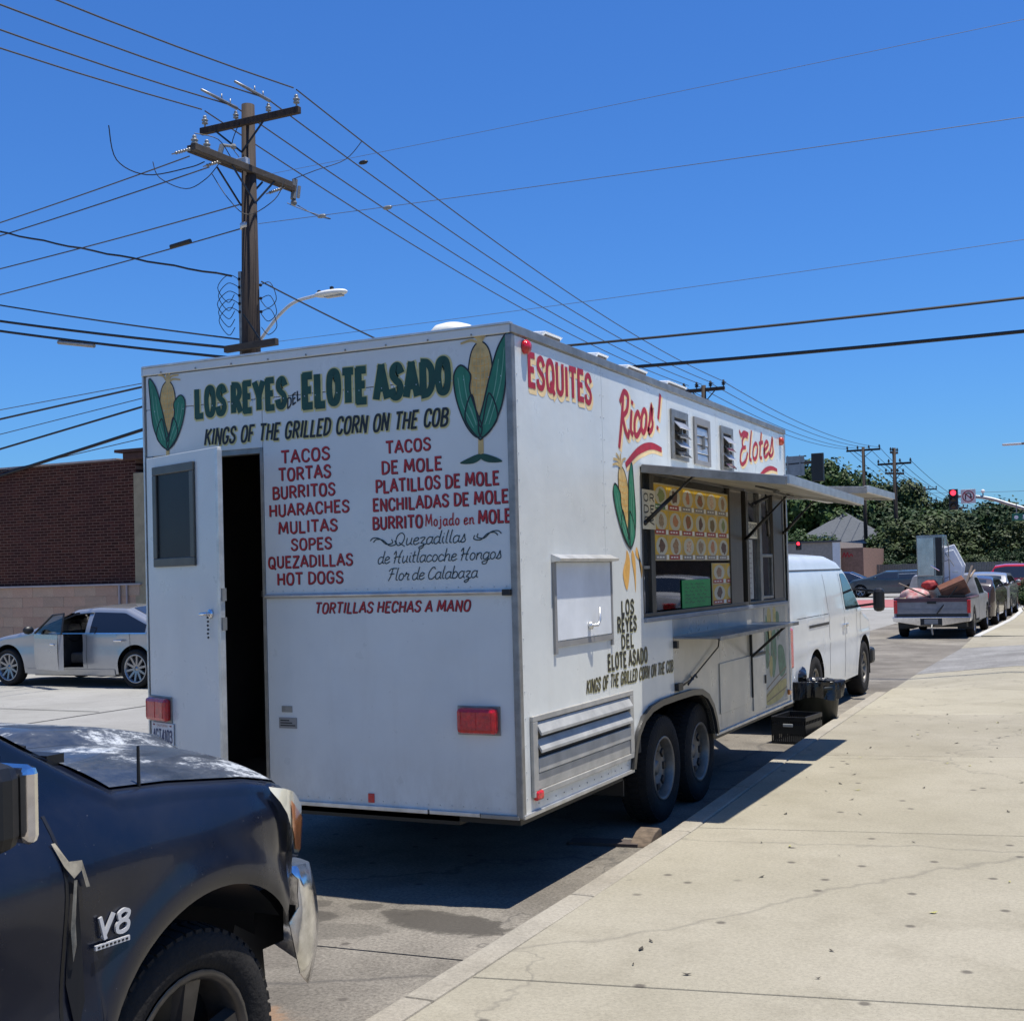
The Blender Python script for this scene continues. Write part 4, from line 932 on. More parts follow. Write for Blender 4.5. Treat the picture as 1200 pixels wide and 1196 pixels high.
# ---- plain painted ears of corn
def corn_ear(pl, cx_, z0, z1, hw, lean, label, stalk=None, mirror=1):
    """a plain ear of corn: cob with kernel grid, husk leaves, silk"""
    H = z1-z0
    tr = lambda p: (cx_ + mirror*p[0]*hw + lean*(p[1])*H, z0 + p[1]*H)
    def sh(name, m_, polys, off, smooth=True):
        mb = MB()
        for i, q in enumerate(polys): patch(mb, pl, [tr(p) for p in q], off+.0001*i, smooth)
        return mb.build(name, m_, o if o else T, recalc=False)
    def ln(name, m_, lines, w_, off, closed=False):
        mb = MB()
        for i, q in enumerate(lines): ribbon(mb, pl, catmull([tr(p) for p in q], closed), w_, off+.00005*(i % 10), closed=closed, taper=.3)
        return mb.build(name, m_, o, recalc=False)
    o = None
    cob = [(0,.93),(-.28,.86),(-.42,.68),(-.40,.45),(-.2,.2),(0,.1),(.2,.2),(.40,.45),(.42,.68),(.28,.86)]
    o = sh('corn_painting', P_CORN, [cob], .0024); o['label'] = label
    L1 = [(-.35,.62),(-.7,.72),(-.95,.62),(-.85,.38),(-.5,.12),(-.1,.0),(.05,.1),(-.2,.3),(-.38,.48)]
    L2 = [(.30,.55),(.62,.85),(1.0,.99),(.95,.72),(.80,.35),(.45,.1),(.05,.0),(-.08,.12),(.12,.34)]
    L3 = [(-.1,.0),(-.55,.2),(-.3,.42),(0,.1),(.3,.42),(.6,.18),(.1,.0)]
    sh('husk_leaf', P_LGREEN, [L1, L2], .0030); sh('husk_leaf', P_LGREEN, [L3], .0034)
    ln('leaf_vein', P_PALEG, [[(-.8,.6),(-.65,.35),(-.25,.1)],[(-.6,.62),(-.45,.36),(-.15,.14)],[(.85,.85),(.7,.5),(.3,.12)],[(.65,.74),(.5,.45),(.2,.15)],[(-.35,.3),(-.15,.12)],[(.35,.3),(.15,.12)]], hw*.035, .0038)
    ln('outline', P_BLACK, [L1, L2, L3], hw*.05, .0042, True); ln('outline', P_BLACK, [cob], hw*.045, .0027, True)
    ln('kernel_line', P_ORANGE, [[(x,.86-.3*abs(x)),(x*1.15,.6),(x*.75,.3)] for x in (-.26,-.13,0,.13,.26)] + [[(-.33,z),(0,z-.02),(.33,z)] for z in (.78,.71,.64,.57,.5,.43)], hw*.025, .0026)
    ln('corn_silk', P_CORN, [[(0,.9),(-.2,.99),(-.6,1.0)],[(0,.9),(-.1,1.02),(-.3,1.07)],[(0,.9),(.05,1.03),(.1,1.08)],[(0,.9),(.2,1.0),(.5,1.03)],[(0,.9),(-.3,.95),(-.7,.93)]], hw*.09, .0029)
    if stalk:
        sh('corn_stalk', P_CORN, [[(-.09,.04),(.09,.04),(.10,stalk),(-.10,stalk)]], .0022, False)
        sh('fallen_husk', P_GREEN, [[(-.05,stalk+.02),(-.5,stalk-.02),(-.75,stalk-.06),(-.3,stalk-.07),(0,stalk-.03)],[(.05,stalk+.02),(.5,stalk-.02),(.75,stalk-.07),(.3,stalk-.07),(0,stalk-.03)]], .0028)
    return o
corn_ear(rear, -.185, 2.42, 2.955, .165, 0.02, 'large painted ear of corn in green husk at the right corner', -.18)
corn_ear(rear, -2.27, 2.50, 2.93, .14, 0.02, 'painted ear of corn in green husk at the left corner', -.22, -1)
corn_ear(side, 1.66, 1.86, 2.40, .20, -.25, 'painted ear of corn in green husk beside the serving window', None)
mb = MB()
for (a, b, c, d) in ((1.60,1.84,-.08,-.25),(1.70,1.84,.02,-.27),(1.78,1.86,.09,-.20)):
    patch(mb, side, [(a,b),(a+.05,b-.08),(a+c*.5+.03,b+d),(a+c,b+d*.6),(a-.02,b-.05)], .0022, True)
mb.build('husk_tuft', P_ORANGE, T, recalc=False)
# ================================================================ vehicles
def paint(name, col, rough=0.25, var=0.12, coat=0.8, bump=0.0):
    return mat(name, col, rough, 0.0, var=var, scale=4, coat=coat, bump=bump, bscale=3)
class Car:
    """body lofted from top profile, sill with wheel arches and half width"""
    def __init__(s, top, y0, y1, sill, hw, arches, r=.07, crown=.04, cp=2):
        s.top, s.y0, s.y1, s.sill, s.hw, s.arches, s.r, s.crown, s.cp = top, y0, y1, sill, hw, arches, r, crown, cp
    def zb(s, y):
        z = s.sill(y) if callable(s.sill) else s.sill
        for (yc, zc, R) in s.arches:
            if abs(y-yc) < R: z = max(z, zc + math.sqrt(R*R-(y-yc)**2))
        return z
    def zt(s, y): return interp(s.top, y)
    def ring(s, y, M=9, K=5):
        zb, zt = s.zb(y), s.zt(y); r = min(s.r, (zt-zb)*.4); P = []
        for i in range(M+1):
            z = lerp(zb, zt-r, i/M); P.append((s.hw(y, z), z))
        xe = P[-1][0]
        for i in (1, 2, 3, 4):
            a = math.pi/2*i/4; P.append((xe-r*(1-math.cos(a)), zt-r+r*math.sin(a)))
        xt = P[-1][0]
        for i in range(1, K+1):
            x = xt*(1-i/K); P.append((x, zt+s.crown*(1-(x/xt)**s.cp)))
        return P
    def stations(s, step):
        ys = set(); n = int((s.y1-s.y0)/step)+1
        for i in range(n+1): ys.add(round(s.y0+(s.y1-s.y0)*i/n, 4))
        for y, z in s.top:
            if s.y0 <= y <= s.y1: ys.add(round(y, 4))
        for (yc, zc, R) in s.arches:
            for i in range(25):
                a = math.pi*i/24; y = yc-R*math.cos(a)*.9999
                if s.y0 < y < s.y1: ys.add(round(y, 4))
            ys.add(round(yc-R-.001, 4)); ys.add(round(yc+R+.001, 4))
        return sorted(y for y in ys if s.y0 <= y <= s.y1)
    def body(s, name, m, parent, step=.08, skip=None, angle=35, M=9):
        mb = MB(); ys = s.stations(step); R = [s.ring(y, M) for y in ys]; n = len(R[0])
        for sg in (1, -1):
            vs = [(sg*x, y, z) for y, rg in zip(ys, R) for x, z in rg]; fs = []
            for i in range(len(ys)-1):
                for k in range(n-1):
                    if skip:
                        x, z = R[i][k]; x2, z2 = R[i+1][k+1]
                        if skip(sg, (ys[i]+ys[i+1])/2, (z+z2)/2): continue
                    f = (i*n+k, i*n+k+1, (i+1)*n+k+1, (i+1)*n+k); fs.append(f if sg < 0 else f[::-1])
            mb.add(vs, fs)
        for e in (0, -1):
            y = ys[e]; rg = R[e]; mb.add([(x, y, z) for x, z in rg] + [(-x, y, z) for x, z in rg[::-1][1:]], [tuple(range(2*n-1))])
        import bmesh
        me = mb.mesh(name, m); bm = bmesh.new(); bm.from_mesh(me); bmesh.ops.remove_doubles(bm, verts=bm.verts, dist=.0005)
        bmesh.ops.recalc_face_normals(bm, faces=bm.faces); bm.to_mesh(me); bm.free()
        me.polygons.foreach_set('use_smooth', [True]*len(me.polygons)); me.set_sharp_from_angle(angle=rad(angle))
        o = bpy.data.objects.new(name, me); COL.objects.link(o); o.parent = parent; return o
    def side(s, name, m, parent, ya, yb, lo, hi, off=.005, sides=(1, -1), nu=14, nv=5):
        """patch on the flank between the lines lo(y) and hi(y)"""
        lo_ = (lambda y: lo) if not callable(lo) else lo; hi_ = (lambda y: hi) if not callable(hi) else hi
        out = []
        for sg in sides:
            mb = MB()
            def fn(u, v):
                y = lerp(ya, yb, u); z = lerp(lo_(y), hi_(y), v); return (sg*(s.hw(y, z)+off), y, z)
            mb.grid(fn, nu, nv); out.append(mb.build(name, m, parent, smooth=True))
        return out
    def over(s, name, m, parent, ya, yb, f=.86, off=.006, nu=8, nv=8, x0=None, x1=None):
        """patch on the top surface"""
        mb = MB()
        def fn(u, v):
            y = lerp(ya, yb, u); rg = s.ring(y); xt = rg[-6][0]
            x = lerp(x0 if x0 is not None else -xt*f, x1 if x1 is not None else xt*f, v)
            return (x, y, s.zt(y)+s.crown*(1-min(1, abs(x/xt))**s.cp)+off)
        mb.grid(fn, nu, nv); return mb.build(name, m, parent, smooth=True)
    def wells(s, parent, m=None):
        for (yc, zc, R) in s.arches:
            for sg in (1, -1):
                mb = MB(); w = s.hw(yc, zc+R)-.02; pts = [(yc-R*math.cos(math.pi*i/16), zc+R*math.sin(math.pi*i/16)) for i in range(17)]
                pts = [(pts[0][0], .25)] + pts + [(pts[-1][0], .25)]; n = len(pts)
                mb.add([(sg*w, a, b) for a, b in pts] + [(sg*(w-.33), a, b) for a, b in pts], [(i, i+1, n+i+1, n+i) for i in range(n-1)] + [tuple(range(n, 2*n))])
                mb.build('wheel_well', m or BLACK, parent)
ALLOY = mat('alloy_rim', (0.36, 0.36, 0.37), 0.25, 0.8, var=0.15)
_wm = {}
def road_wheel(parent, x, y, z, R=.33, wd=.20, spokes=5, sg=1, rimf=.66, m=None, tread=False, name='wheel'):
    key = (R, wd, spokes, rimf, m.name if m else '', tread)
    if key not in _wm:
        rim = R*rimf; h = wd/2
        if tread: t = tyre_mesh(R, wd, rim)
        else:
            t = MB(); t.smooth = True; t.lathe([(rim,h*.8),(rim+.015,h*.95),(R*.9,h),(R*.985,h*.75),(R,h*.5),(R,-h*.5),(R*.98,-h*.8),(rim,-h*.8)], (0,0,0), 'x', 32)
        d = MB(); d.smooth = True
        d.lathe([(rim+.008,h*.88),(rim-.006,h*.92),(rim-.02,h*.8),(rim-.03,-h*.7)], (0,0,0), 'x', 32)
        d.lathe([(0,h*.62),(rim*.2,h*.60),(rim*.24,h*.3)], (0,0,0), 'x', 16)
        d.smooth = False
        for k in range(spokes):
            a = 2*math.pi*k/spokes + .2; c, s_ = math.cos(a), math.sin(a)
            vs = []
            for (r, w_, t_) in ((rim*.15, rim*.13, h*.60), (rim*.98, rim*(.10 if spokes > 6 else .19), h*.78)):
                for q, tt in ((-w_, t_-.03), (w_, t_-.03), (w_*.7, t_), (-w_*.7, t_)): vs.append((tt, r*c-q*s_, r*s_+q*c))
            d.add(vs, [(0,1,5,4),(1,2,6,5),(2,3,7,6),(3,0,4,7),(4,5,6,7)])
        b = MB(); b.disc((-h*.1,0,0), rim-.01, 'x', 24)
        _wm[key] = (t.mesh('tyre', RUBBER), d.mesh('rim', m or ALLOY), b.mesh('brake', BLACK))
    ms = _wm[key]; ro = (0, 0, 0) if sg > 0 else (0, 0, math.pi)
    o = place(ms[0], name, parent, (x, y, z), ro); place(ms[1], 'rim', o); place(ms[2], 'brake_disc', o); return o
def plan(y0, y1, w, f=.35, rr=.35, p=2.2):
    """half width that narrows towards both ends"""
    def g(y):
        a = 1.0
        if y > y1-f: a = 1 - .22*((y-(y1-f))/f)**p
        if y < y0+rr: a = min(a, 1 - .14*((y0+rr-y)/rr)**p)
        return w*a
    return g
def std_car(name, label, cat, loc, rz, col, L=4.6, w=.89, H=1.45, kind='sedan', group=None, R=.33, wb=(1.0, 3.75), paintname=None, detail=True, parts=True):
    """nose towards +y, rear bumper at y = 0"""
    t = thing(name, label, cat, loc, rz, group); k = L/4.6
    if kind == 'sedan':
        top = [(0,.72),(.02,.92),(.06,1.0),(.45*k,1.04),(1.25*k,H-.03),(1.7*k,H),(2.4*k,H-.02),(3.25*k,1.0),(3.4*k,.96),(4.3*k,.78),(4.52*k,.66),(4.6*k,.55)]
        gl = (.78*k, 3.10*k); rg = (.5*k, 1.2*k); ws = (2.5*k, 3.22*k); belt = .93
    elif kind == 'suv':
        top = [(0,.8),(.03,1.0),(.10,1.1),(.38*k,H-.06),(.8*k,H),(2.5*k,H-.02),(3.3*k,1.12),(3.45*k,1.08),(4.3*k,.95),(4.53*k,.82),(4.6*k,.62)]
        gl = (.35*k, 3.15*k); rg = (.12, .36*k); ws = (2.6*k, 3.27*k); belt = 1.02
    pg = plan(0, L, w)
    def hw(y, z):
        x = pg(y)*(1-.035*max(0, (.6-z))/.4)
        if z > belt: x -= (z-belt)*.34
        return x
    c = Car(top, 0, L, .26, hw, [(wb[0], R, R+.06), (wb[1], R, R+.06)], r=.08, crown=.05)
    pm = paint(paintname or name+'_paint', col)
    b = c.body('body', pm, t); c.wells(t)
    MB().box(-w*.86, w*.86, .15, L-.2, .20, .30).build('underbody', BLACK, t)
    zt = c.zt
    lo = lambda y: belt+.01; hi = lambda y: max(belt+.012, zt(y)-.085)
    ym = (gl[0]+gl[1])/2
    c.side('side_window', GLASS, t, gl[0], ym-.04, lo, hi); c.side('side_window', GLASS, t, ym+.04, gl[1], lo, hi)
    c.over('windshield', GLASS, t, ws[0]+.03, ws[1]-.05); c.over('rear_window', GLASS, t, rg[0]+.06, rg[1]-.04)
    for y, z in ((ym, .32),): c.side('door_seam', BLACK, t, y-.004, y+.004, .34, belt, .002, nu=1)
    for sg in (1, -1):
        x0 = pg(0)*.98; MB().box(sg*(x0-.30), sg*(x0-.02), -.02, .10, .74, .90).build('tail_light', REDL, t, bevel=.02)
        x1 = pg(L)*.95; MB().box(sg*(x1-.30), sg*x1, L-.22, L-.02, .62, .72).build('headlight', mat('lamp_clear', (0.7,0.72,0.75), 0.1, var=0.1, coat=1), t, bevel=.02)
        mb = MB(); mb.ball((sg*(w+.09), ws[1]-.25, belt+.06), .09, 8, (1,.6,.7)); mb.build('mirror', pm, t, smooth=True)
    MB().box(-w*.88, w*.88, -.05, .06, .34, .56).build('rear_bumper', pm, t, bevel=.03)
    MB().box(-w*.75, w*.75, L-.08, L+.03, .30, .50).build('front_bumper', BLACK if kind == 'suv' else pm, t, bevel=.03)
    MB().box(-.16, .16, -.062, -.05, .62, .74).build('license_plate', CARD_W, t)
    for y in wb:
        for sg in (1, -1): road_wheel(t, sg*(w-.10), y, R, R, .21, 10 if kind == 'sedan' else 5, sg, .68)
    t['_'] = 0; del t['_']
    return t, c, pm

# ---- silver sedan with open front door in the lot
def silver_sedan():
    t = thing('silver_sedan', 'silver four door sedan with its driver door open before the brick wall', 'car', (-11.35+.45, 10.95, 0), rad(90))
    k = 1.0; H = 1.33
    top = [(0,.74),(.03,.92),(.10,.97),(.40,1.00),(1.25,H-.02),(1.9,H),(2.35,H-.03),(3.25,.98),(3.45,.94),(4.3,.80),(4.65,.66),(4.72,.52)]
    belt = .90; pg = plan(0, 4.72, .92)
    def hw(y, z):
        x = pg(y)*(1-.05*max(0, (.55-z))/.4 - .012*math.cos((z-.72)*9))
        if z > belt: x -= (z-belt)*.42
        return x
    c = Car(top, 0, 4.72, .22, hw, [(.95, .33, .385), (3.85, .33, .385)], r=.08, crown=.05)
    pm = mat('silver_car_paint', (0.46, 0.47, 0.48), 0.25, 0.55, var=0.06, coat=0.8)
    dy0, dy1 = 2.10, 3.12
    def skip(sg, y, z):
        if sg > 0: return False
        if .30 < z < belt: return dy0 < y < dy1
        if belt <= z < H-.09: return 2.02 < y < min(dy1-.02, 3.30-(z-belt)*1.45+.0)
        return False
    c.body('body', pm, t, .06, skip); c.wells(t)
    tube_in = mat('car_interior', (0.09, 0.088, 0.085), 0.7, var=0.3)
    MB().box(-.82, .80, .9, 3.3, .18, .30).build('cabin_floor', tube_in, t)
    MB().box(-.78, .78, 2.9, 3.2, .30, .92).build('dashboard', tube_in, t, bevel=.05)
    for x in (-.4, .4):
        sx = MB(); sx.box(x-.25, x+.25, 2.15, 2.65, .38, .56); sx.prism([(1.98,.50),(2.20,.50),(2.02,1.12),(1.88,1.12)], 'x', x-.24, x+.24); sx.box(x-.12, x+.12, 1.86, 1.96, 1.10, 1.24); sx.build('seat', tube_in, t, bevel=.04)
    mb = MB(); mb.lathe([(.175,0),(.185,.01),(.175,.02),(.165,.01),(.175,0)], (0,0,0), 'y', 20); mb.build('steering_wheel', BLACK, t, loc=(-.4,2.78,.92))
    MB().box(-.75, .75, .7, .9, .3, .98).build('rear_seat', tube_in, t, bevel=.04)
    lo = lambda y: belt+.012
    hi = lambda y: max(belt+.014, c.zt(y)-.075)
    for g in c.side('side_window', mat('tinted_glass', (0.012, 0.016, 0.026), 0.05, var=0, spec=0.6), t, .72, 1.93, lo, hi, sides=(-1,)): pass
    c.side('side_window', GLASS, t, .72, 3.1, lo, hi, sides=(1,))
    c.over('windshield', GLASS, t, 2.42, 3.22); c.over('rear_window', GLASS, t, .48, 1.22)
    c.side('door_seam', BLACK, t, 2.0, 2.008, .32, belt, .002, (-1,), 1); c.side('door_seam', BLACK, t, 1.05, 1.057, .62, belt, .002, (-1,), 1)
    c.side('sill_strip', mat('silver_car_paint', (0.4,0.4,0.4)), t, 1.4, 3.4, .20, .30, .012, nu=10, nv=1)
    MB().box(-.975, -.945, 1.18, 1.36, .765, .795).build('door_handle', CHROME, t, bevel=.008)
    c.side('window_trim', CHROME, t, .70, 3.2, belt-.004, belt+.012, .009, (-1,), 20, 1)
    # sticker on the rear quarter window: small skull-like dot pattern kept plain
    mb = MB(); mb.ball((-.80,.86,1.02), .045, 8, (.15,1,1)); mb.build('window_sticker', CARD_W, t)
    # the open door, hinged at its front edge
    d = MB()
    def fn(u, v):
        y = lerp(0, -1.0, u); z = lerp(.30, belt, v); return (-.035-.02*math.sin(v*2.6), y, z)
    d.grid(fn, 10, 8); d.grid(lambda u, v: (.05, -u, lerp(.30, belt, v)), 1, 1)
    d.add([(-.035,-1.0,.30),(.05,-1.0,.30),(.05,-1.0,belt),(-.04,-1.0,belt)], [(0,1,2,3)]); d.add([(-.035,0,.30),(.05,0,.30),(.05,0,belt),(-.04,0,belt)], [(0,1,2,3)])
    do = d.build('open_door', pm, t, smooth=False, loc=(-.925, 3.13, 0), rot=(0, 0, -rad(22)))
    fr = MB(); fr.tube([(-.02,.05,.91),(.06,-.55,1.22),(.08,-.98,1.25),(.0,-1.04,.91)], .016, 6); fr.build('door_window_frame', BLACK, do)
    MB().add([(-.015,.0,.91),(.06,-.55,1.21),(.08,-.96,1.24),(.0,-1.0,.91)], [(0,1,2,3)]).build('door_glass', PANE, do)
    mb = MB(); mb.ball((-.17,-.06,.97), .10, 10, (1,.6,.72)); mb.build('mirror', BLACK, do, smooth=True)
    MB().box(-.075, -.05, -.88, -.72, .72, .75).build('door_handle', CHROME, do, bevel=.008)
    for y in (.95, 3.85):
        for sg in (1, -1): road_wheel(t, sg*.82, y, .32, .32, .21, 10, sg, .72)
    MB().box(-.97, -.80, -.02, .25, .72, .86).build('tail_light', REDL, t, bevel=.02)
    MB().box(-.85, .85, -.06, .06, .35, .6).build('rear_bumper', pm, t, bevel=.04)
    MB().box(-.8, -.45, 4.4, 4.66, .60, .70).build('headlight', mat('lamp_clear', (0.7,0.72,0.75)), t, bevel=.02)
    mb = MB(); mb.tube([(-(hw(y, c.zt(y)-.09)+.004), y, c.zt(y)-.085) for y in (1.95,2.05,2.2,2.35,2.5,2.65,2.8,2.95,3.1)], .014, 6); mb.build('door_seal', BLACK, t, smooth=True)
    return t
silver_sedan()

# ---- white panel van that pulls the trailer
def van():
    t = thing('white_van', 'white panel van hitched in front of the food trailer', 'van', (-1.27, 7.02, 0))
    H = 1.84
    top = [(0,1.70),(.05,1.79),(.5,1.84),(2.6,H),(3.1,1.78),(3.35,1.68),(4.05,1.20),(4.2,1.13),(4.75,1.02),(4.95,.86),(5.02,.6)]
    pg = plan(0, 5.02, .97, .5, .2)
    def hw(y, z):
        x = pg(y)
        if z > 1.12: x -= (z-1.12)*.13 + max(0, z-1.45)**2*.35
        x -= .02*max(0, (.55-z)/.3)
        x += .012*math.exp(-((z-.83)/.035)**2) + .010*math.exp(-((z-1.12)/.03)**2)
        return x
    c = Car(top, 0, 5.02, lambda y: .30, hw, [(1.28,.36,.43), (4.22,.36,.44)], r=.10, crown=.05)
    pm = mat('van_white_paint', (0.64,0.65,0.63), .25, var=.12, scale=1.2, coat=.4, bump=.12, bscale=2)
    c.body('body', pm, t, .07, M=22, angle=50); c.wells(t)
    MB().box(-.85,.85,.1,4.8,.22,.34).build('underbody', BLACK, t)
    c.side('side_window', GLASS, t, 3.02, 3.86, 1.17, lambda y: min(1.62, c.zt(y)-.10), sides=(1,-1))
    c.over('windshield', GLASS, t, 3.42, 4.02)
    sm = mat('seam_dark', (0.06,0.06,0.06), 0.7)
    for (y, z0, z1) in ((2.02,.45,1.62),(2.92,.34,1.62),(3.95,.34,1.15)): c.side('door_seam', sm, t, y-.006, y+.006, z0, z1, .0015, nu=1, nv=16)
    c.side('roof_drip', sm, t, .1, 3.2, 1.665, 1.68, .006, nu=20, nv=1)
    c.side('door_track', BLACK, t, .95, 1.98, 1.035, 1.065, .006, nu=6, nv=1)
    c.side('panel_line', sm, t, .1, 1.98, 1.155, 1.162, .002, nu=10, nv=1)
    for y, z in ((2.82,.98),(3.02,.98)): MB().box(.965,.995,y-.05,y+.05,z-.02,z+.02) .build('door_handle', CHROME, t, bevel=.006); 
    MB().box(.80,.985,-.02,.16,.66,1.08).build('tail_light', REDL, t, bevel=.02); MB().box(-.985,-.80,-.02,.16,.66,1.08).build('tail_light', REDL, t, bevel=.02)
    MB().box(-.92,.92,-.10,.03,.36,.52).build('rear_bumper', CHROME, t, bevel=.03); MB().box(-.95,.95,4.88,5.12,.36,.58).build('front_bumper', BLACK, t, bevel=.04)
    mb = MB(); mb.bar((.90,3.72,1.18),(1.22,3.70,1.22),.03); mb.bar((.88,3.72,1.42),(1.22,3.70,1.38),.03); mb.build('mirror_arm', BLACK, t)
    MB().box(1.19,1.33,3.62,3.76,1.12,1.42).build('mirror', BLACK, t, bevel=.05)
    for y in (1.28, 4.22):
        for sg in (1, -1): road_wheel(t, sg*.85, y, .365, .365, .23, 8, sg, .56, RIMM)
    MB().tube([(.9,4.15,.42),(.93,4.6,.5)], .05, 8).build('fender_gap', BLACK, t) if False else None
van()

# ---- two tone old pickup loaded with scrap
def old_pickup():
    t = thing('old_pickup', 'old grey and maroon pickup truck with a bed full of scrap, parked at the curb', 'pickup truck', (-1.14, 24.4, 0))
    gm = mat('faded_grey_paint', (0.27,0.27,0.28), 0.4, var=0.3, scale=5); mm = mat('faded_maroon_paint', (0.12,0.05,0.06), 0.4, var=0.3, scale=5)
    w = .845
    top = [(1.95,.95),(1.96,1.0),(2.1,1.42),(2.35,1.46),(2.95,1.44),(3.5,1.03),(4.6,.95),(4.75,.6)]
    def hw(y, z):
        x = w*(1-.1*max(0,(y-4.2)/.55)**2)
        if z > .95: x -= (z-.95)*.30
        return x
    c = Car(top, 1.95, 4.75, .34, hw, [(4.0,.33,.40)], r=.06, crown=.03); c.body('cab', gm, t, .1); c.wells(t)
    c.side('side_window', GLASS, t, 2.15, 3.25, .98, lambda y: max(.985, c.zt(y)-.09)); c.over('windshield', GLASS, t, 3.0, 3.45)
    MB().add([(-.55,2.03,1.02),(.55,2.03,1.02),(.50,2.085,1.36),(-.50,2.085,1.36)],[(0,1,2,3)]).build('rear_window', GLASS, t)
    c.side('door_seam', BLACK, t, 3.28, 3.29, .4, .95, .002, nu=1)
    # bed
    def side_poly(): 
        a = [(0,.40),(.62-.40,.40)] + [(.85-.40*math.cos(math.pi*i/12), .34+.40*math.sin(math.pi*i/12)) for i in range(1,12)] + [(1.26,.40),(1.93,.40),(1.93,.93),(0,.93)]
        return a
    for sg in (1,-1):
        MB().prism(side_poly(), 'x', sg*w, sg*(w-.05)).build('bed_side', gm, t, bevel=.008)
        MB().box(sg*(w+.006), sg*(w-.09), .0, 1.94, .905, .94).build('bed_rail', mm, t, bevel=.006)
        MB().box(sg*(w+.004), sg*(w-.075), -.02, .05, .58, .88).build('tail_light', REDL, t, bevel=.01)
        MB().box(sg*(w-.02), sg*(w-.35), .5, 1.25, .2, .62).build('wheel_well', BLACK, t)
        for y in (.85, 4.0): road_wheel(t, sg*(w-.10), y, .33, .33, .20, 6, sg, .6)
    MB().box(-w+.05, w-.05, 0, .04, .50, .93).build('tailgate', gm, t, bevel=.01)
    MB().box(-w+.05, w-.05, -.008, .0, .84, .93).build('tailgate_band', mm, t, bevel=.003)
    MB().box(-w+.05, w-.05, -.008, .0, .48, .57).build('tailgate_band', BLACK, t, bevel=.003)
    MB().box(-w+.09, w-.09, -.008, -.001, .60, .68).build('tailgate_panel', mat('grey_band', (0.22,0.22,0.23), 0.4, var=0.2), t)
    MB().box(-.10, .10, -.012, 0, .80, .86).build('tailgate_handle', BLACK, t)
    MB().prism([(-w-.02,.50),(w+.02,.50),(w,.40),(.25,.30),(-.25,.30),(-w,.40)], 'y', -.16, -.02).build('step_bumper', CHROME, t, bevel=.01)
    MB().box(-.24, .24, -.175, -.16, .31, .47).build('plate_recess', BLACK, t); MB().box(-.15, .15, -.182, -.175, .34, .45).build('license_plate', GREYSHEET, t)
    mb = MB(); mb.tube([(.02,-.18,.32),(.02,-.28,.25),(.04,-.28,.10)], .02, 6); mb.build('tow_hook', ALU_D, t)
    MB().box(-w+.05, w-.05, .04, 1.93, .50, .54).build('bed_floor', BLACK, t)
    MB().box(-w+.1, w-.1, .1, 4.6, .26, .36).build('frame', BLACK, t)
old_pickup()
bx, by = -1.14, 24.4
RUSTY = mat('steel_cabinet', (0.32,0.34,0.35), 0.25, 0.8, var=0.4, scale=5)
f = thing('steel_cabinet', 'tall stainless steel fridge standing upright in the old pickup bed', 'fridge', (bx-.10, by+1.1, .54), rad(-3))
MB().box(-.30,.30,-.30,.30,0,1.86).build('body', RUSTY, f, bevel=.01); MB().box(-.28,.10,-.325,-.302,.9,1.80).build('door', mat('bright_steel', (0.55,0.57,0.58), 0.2, 0.9, var=0.3, scale=3), f, bevel=.006)
MB().box(-.28,.28,-.325,-.302,.05,.86).build('door', RUSTY, f, bevel=.006); MB().tube([(.02,-.33,1.15),(.22,-.34,1.02)], .012, 6).build('handle', CHROME, f)
MB().box(.14,.28,-.325,-.302,.9,1.80).build('side_strip', BLACK, f)
f = thing('white_fridge', 'white fridge lying aslant beside the steel cabinet in the pickup bed', 'fridge', (bx+.28, by+1.15, .62), rad(8))
wf = MB(); wf.prism([(-.34,0),(.15,-.05),(.36,1.05),(.12,1.55),(-.12,1.48)], 'y', -.25, .30); wf.build('body', mat('fridge_white', (0.78,0.79,0.80), 0.35, var=0.08), f, bevel=.015)
wd = MB(); wd.prism([(-.28,.06),(.10,.02),(.29,1.02),(.10,1.42),(-.08,1.38)], 'y', -.275, -.253); wd.build('door', mat('fridge_white', (0.78,0.79,0.8)), f, bevel=.008)
BRWN = mat('brown_case', (0.20,0.08,0.045), 0.55, var=0.3, scale=8)
f = thing('brown_drawer_unit', 'brown wooden drawer unit tipped up on the pickup bed', 'drawer unit', (bx+.50, by+.55, .86), rad(10))
o = MB().box(-.30,.30,-.2,.2,0,.36).build('case', BRWN, f, bevel=.012, rot=(rad(14), rad(-24), 0), loc=(0,0,.10)); MB().box(-.27,.27,-.215,-.202,.04,.16).build('drawer', mat('dark_brown_wood', (0.09,0.04,0.025), 0.6, var=0.3), o, bevel=.005)
MB().box(-.27,.27,-.215,-.202,.19,.32).build('drawer', BRWN, o, bevel=.005)
f = thing('black_crate_of_scrap', 'black plastic crate wedged under the brown drawer unit', 'crate', (bx+.42, by+.42, .56)); MB().box(-.28,.28,-.2,.2,0,.42).build('box', BLACK, f, bevel=.01); MB().box(-.30,.30,-.22,.22,.38,.42).build('rim', BLACK, f, bevel=.006)
f = thing('rolled_blanket', 'bundle of red and white cloth heaped on the left of the pickup bed', 'bundle', (bx-.42, by+.45, .80))
def lump(name, m, c, s, seed, parent, amp=.25, n=16):
    rr = random.Random(seed); ph = [rr.uniform(0, 6.3) for _ in range(6)]
    mb = MB()
    def fn(u, v):
        a, t = u*6.28318, v*math.pi; d = 1+amp*(.4*math.sin(3*a+ph[0]+2*t)+.3*math.sin(5*t+ph[1]+a*2)+.3*math.sin(7*a+ph[2])*math.sin(t*3+ph[3]))*math.sin(t)
        return (c[0]+s[0]*d*math.sin(t)*math.cos(a), c[1]+s[1]*d*math.sin(t)*math.sin(a), c[2]+s[2]*d*math.cos(t))
    mb.grid(fn, n*2, n); return mb.build(name, m, parent, smooth=True)
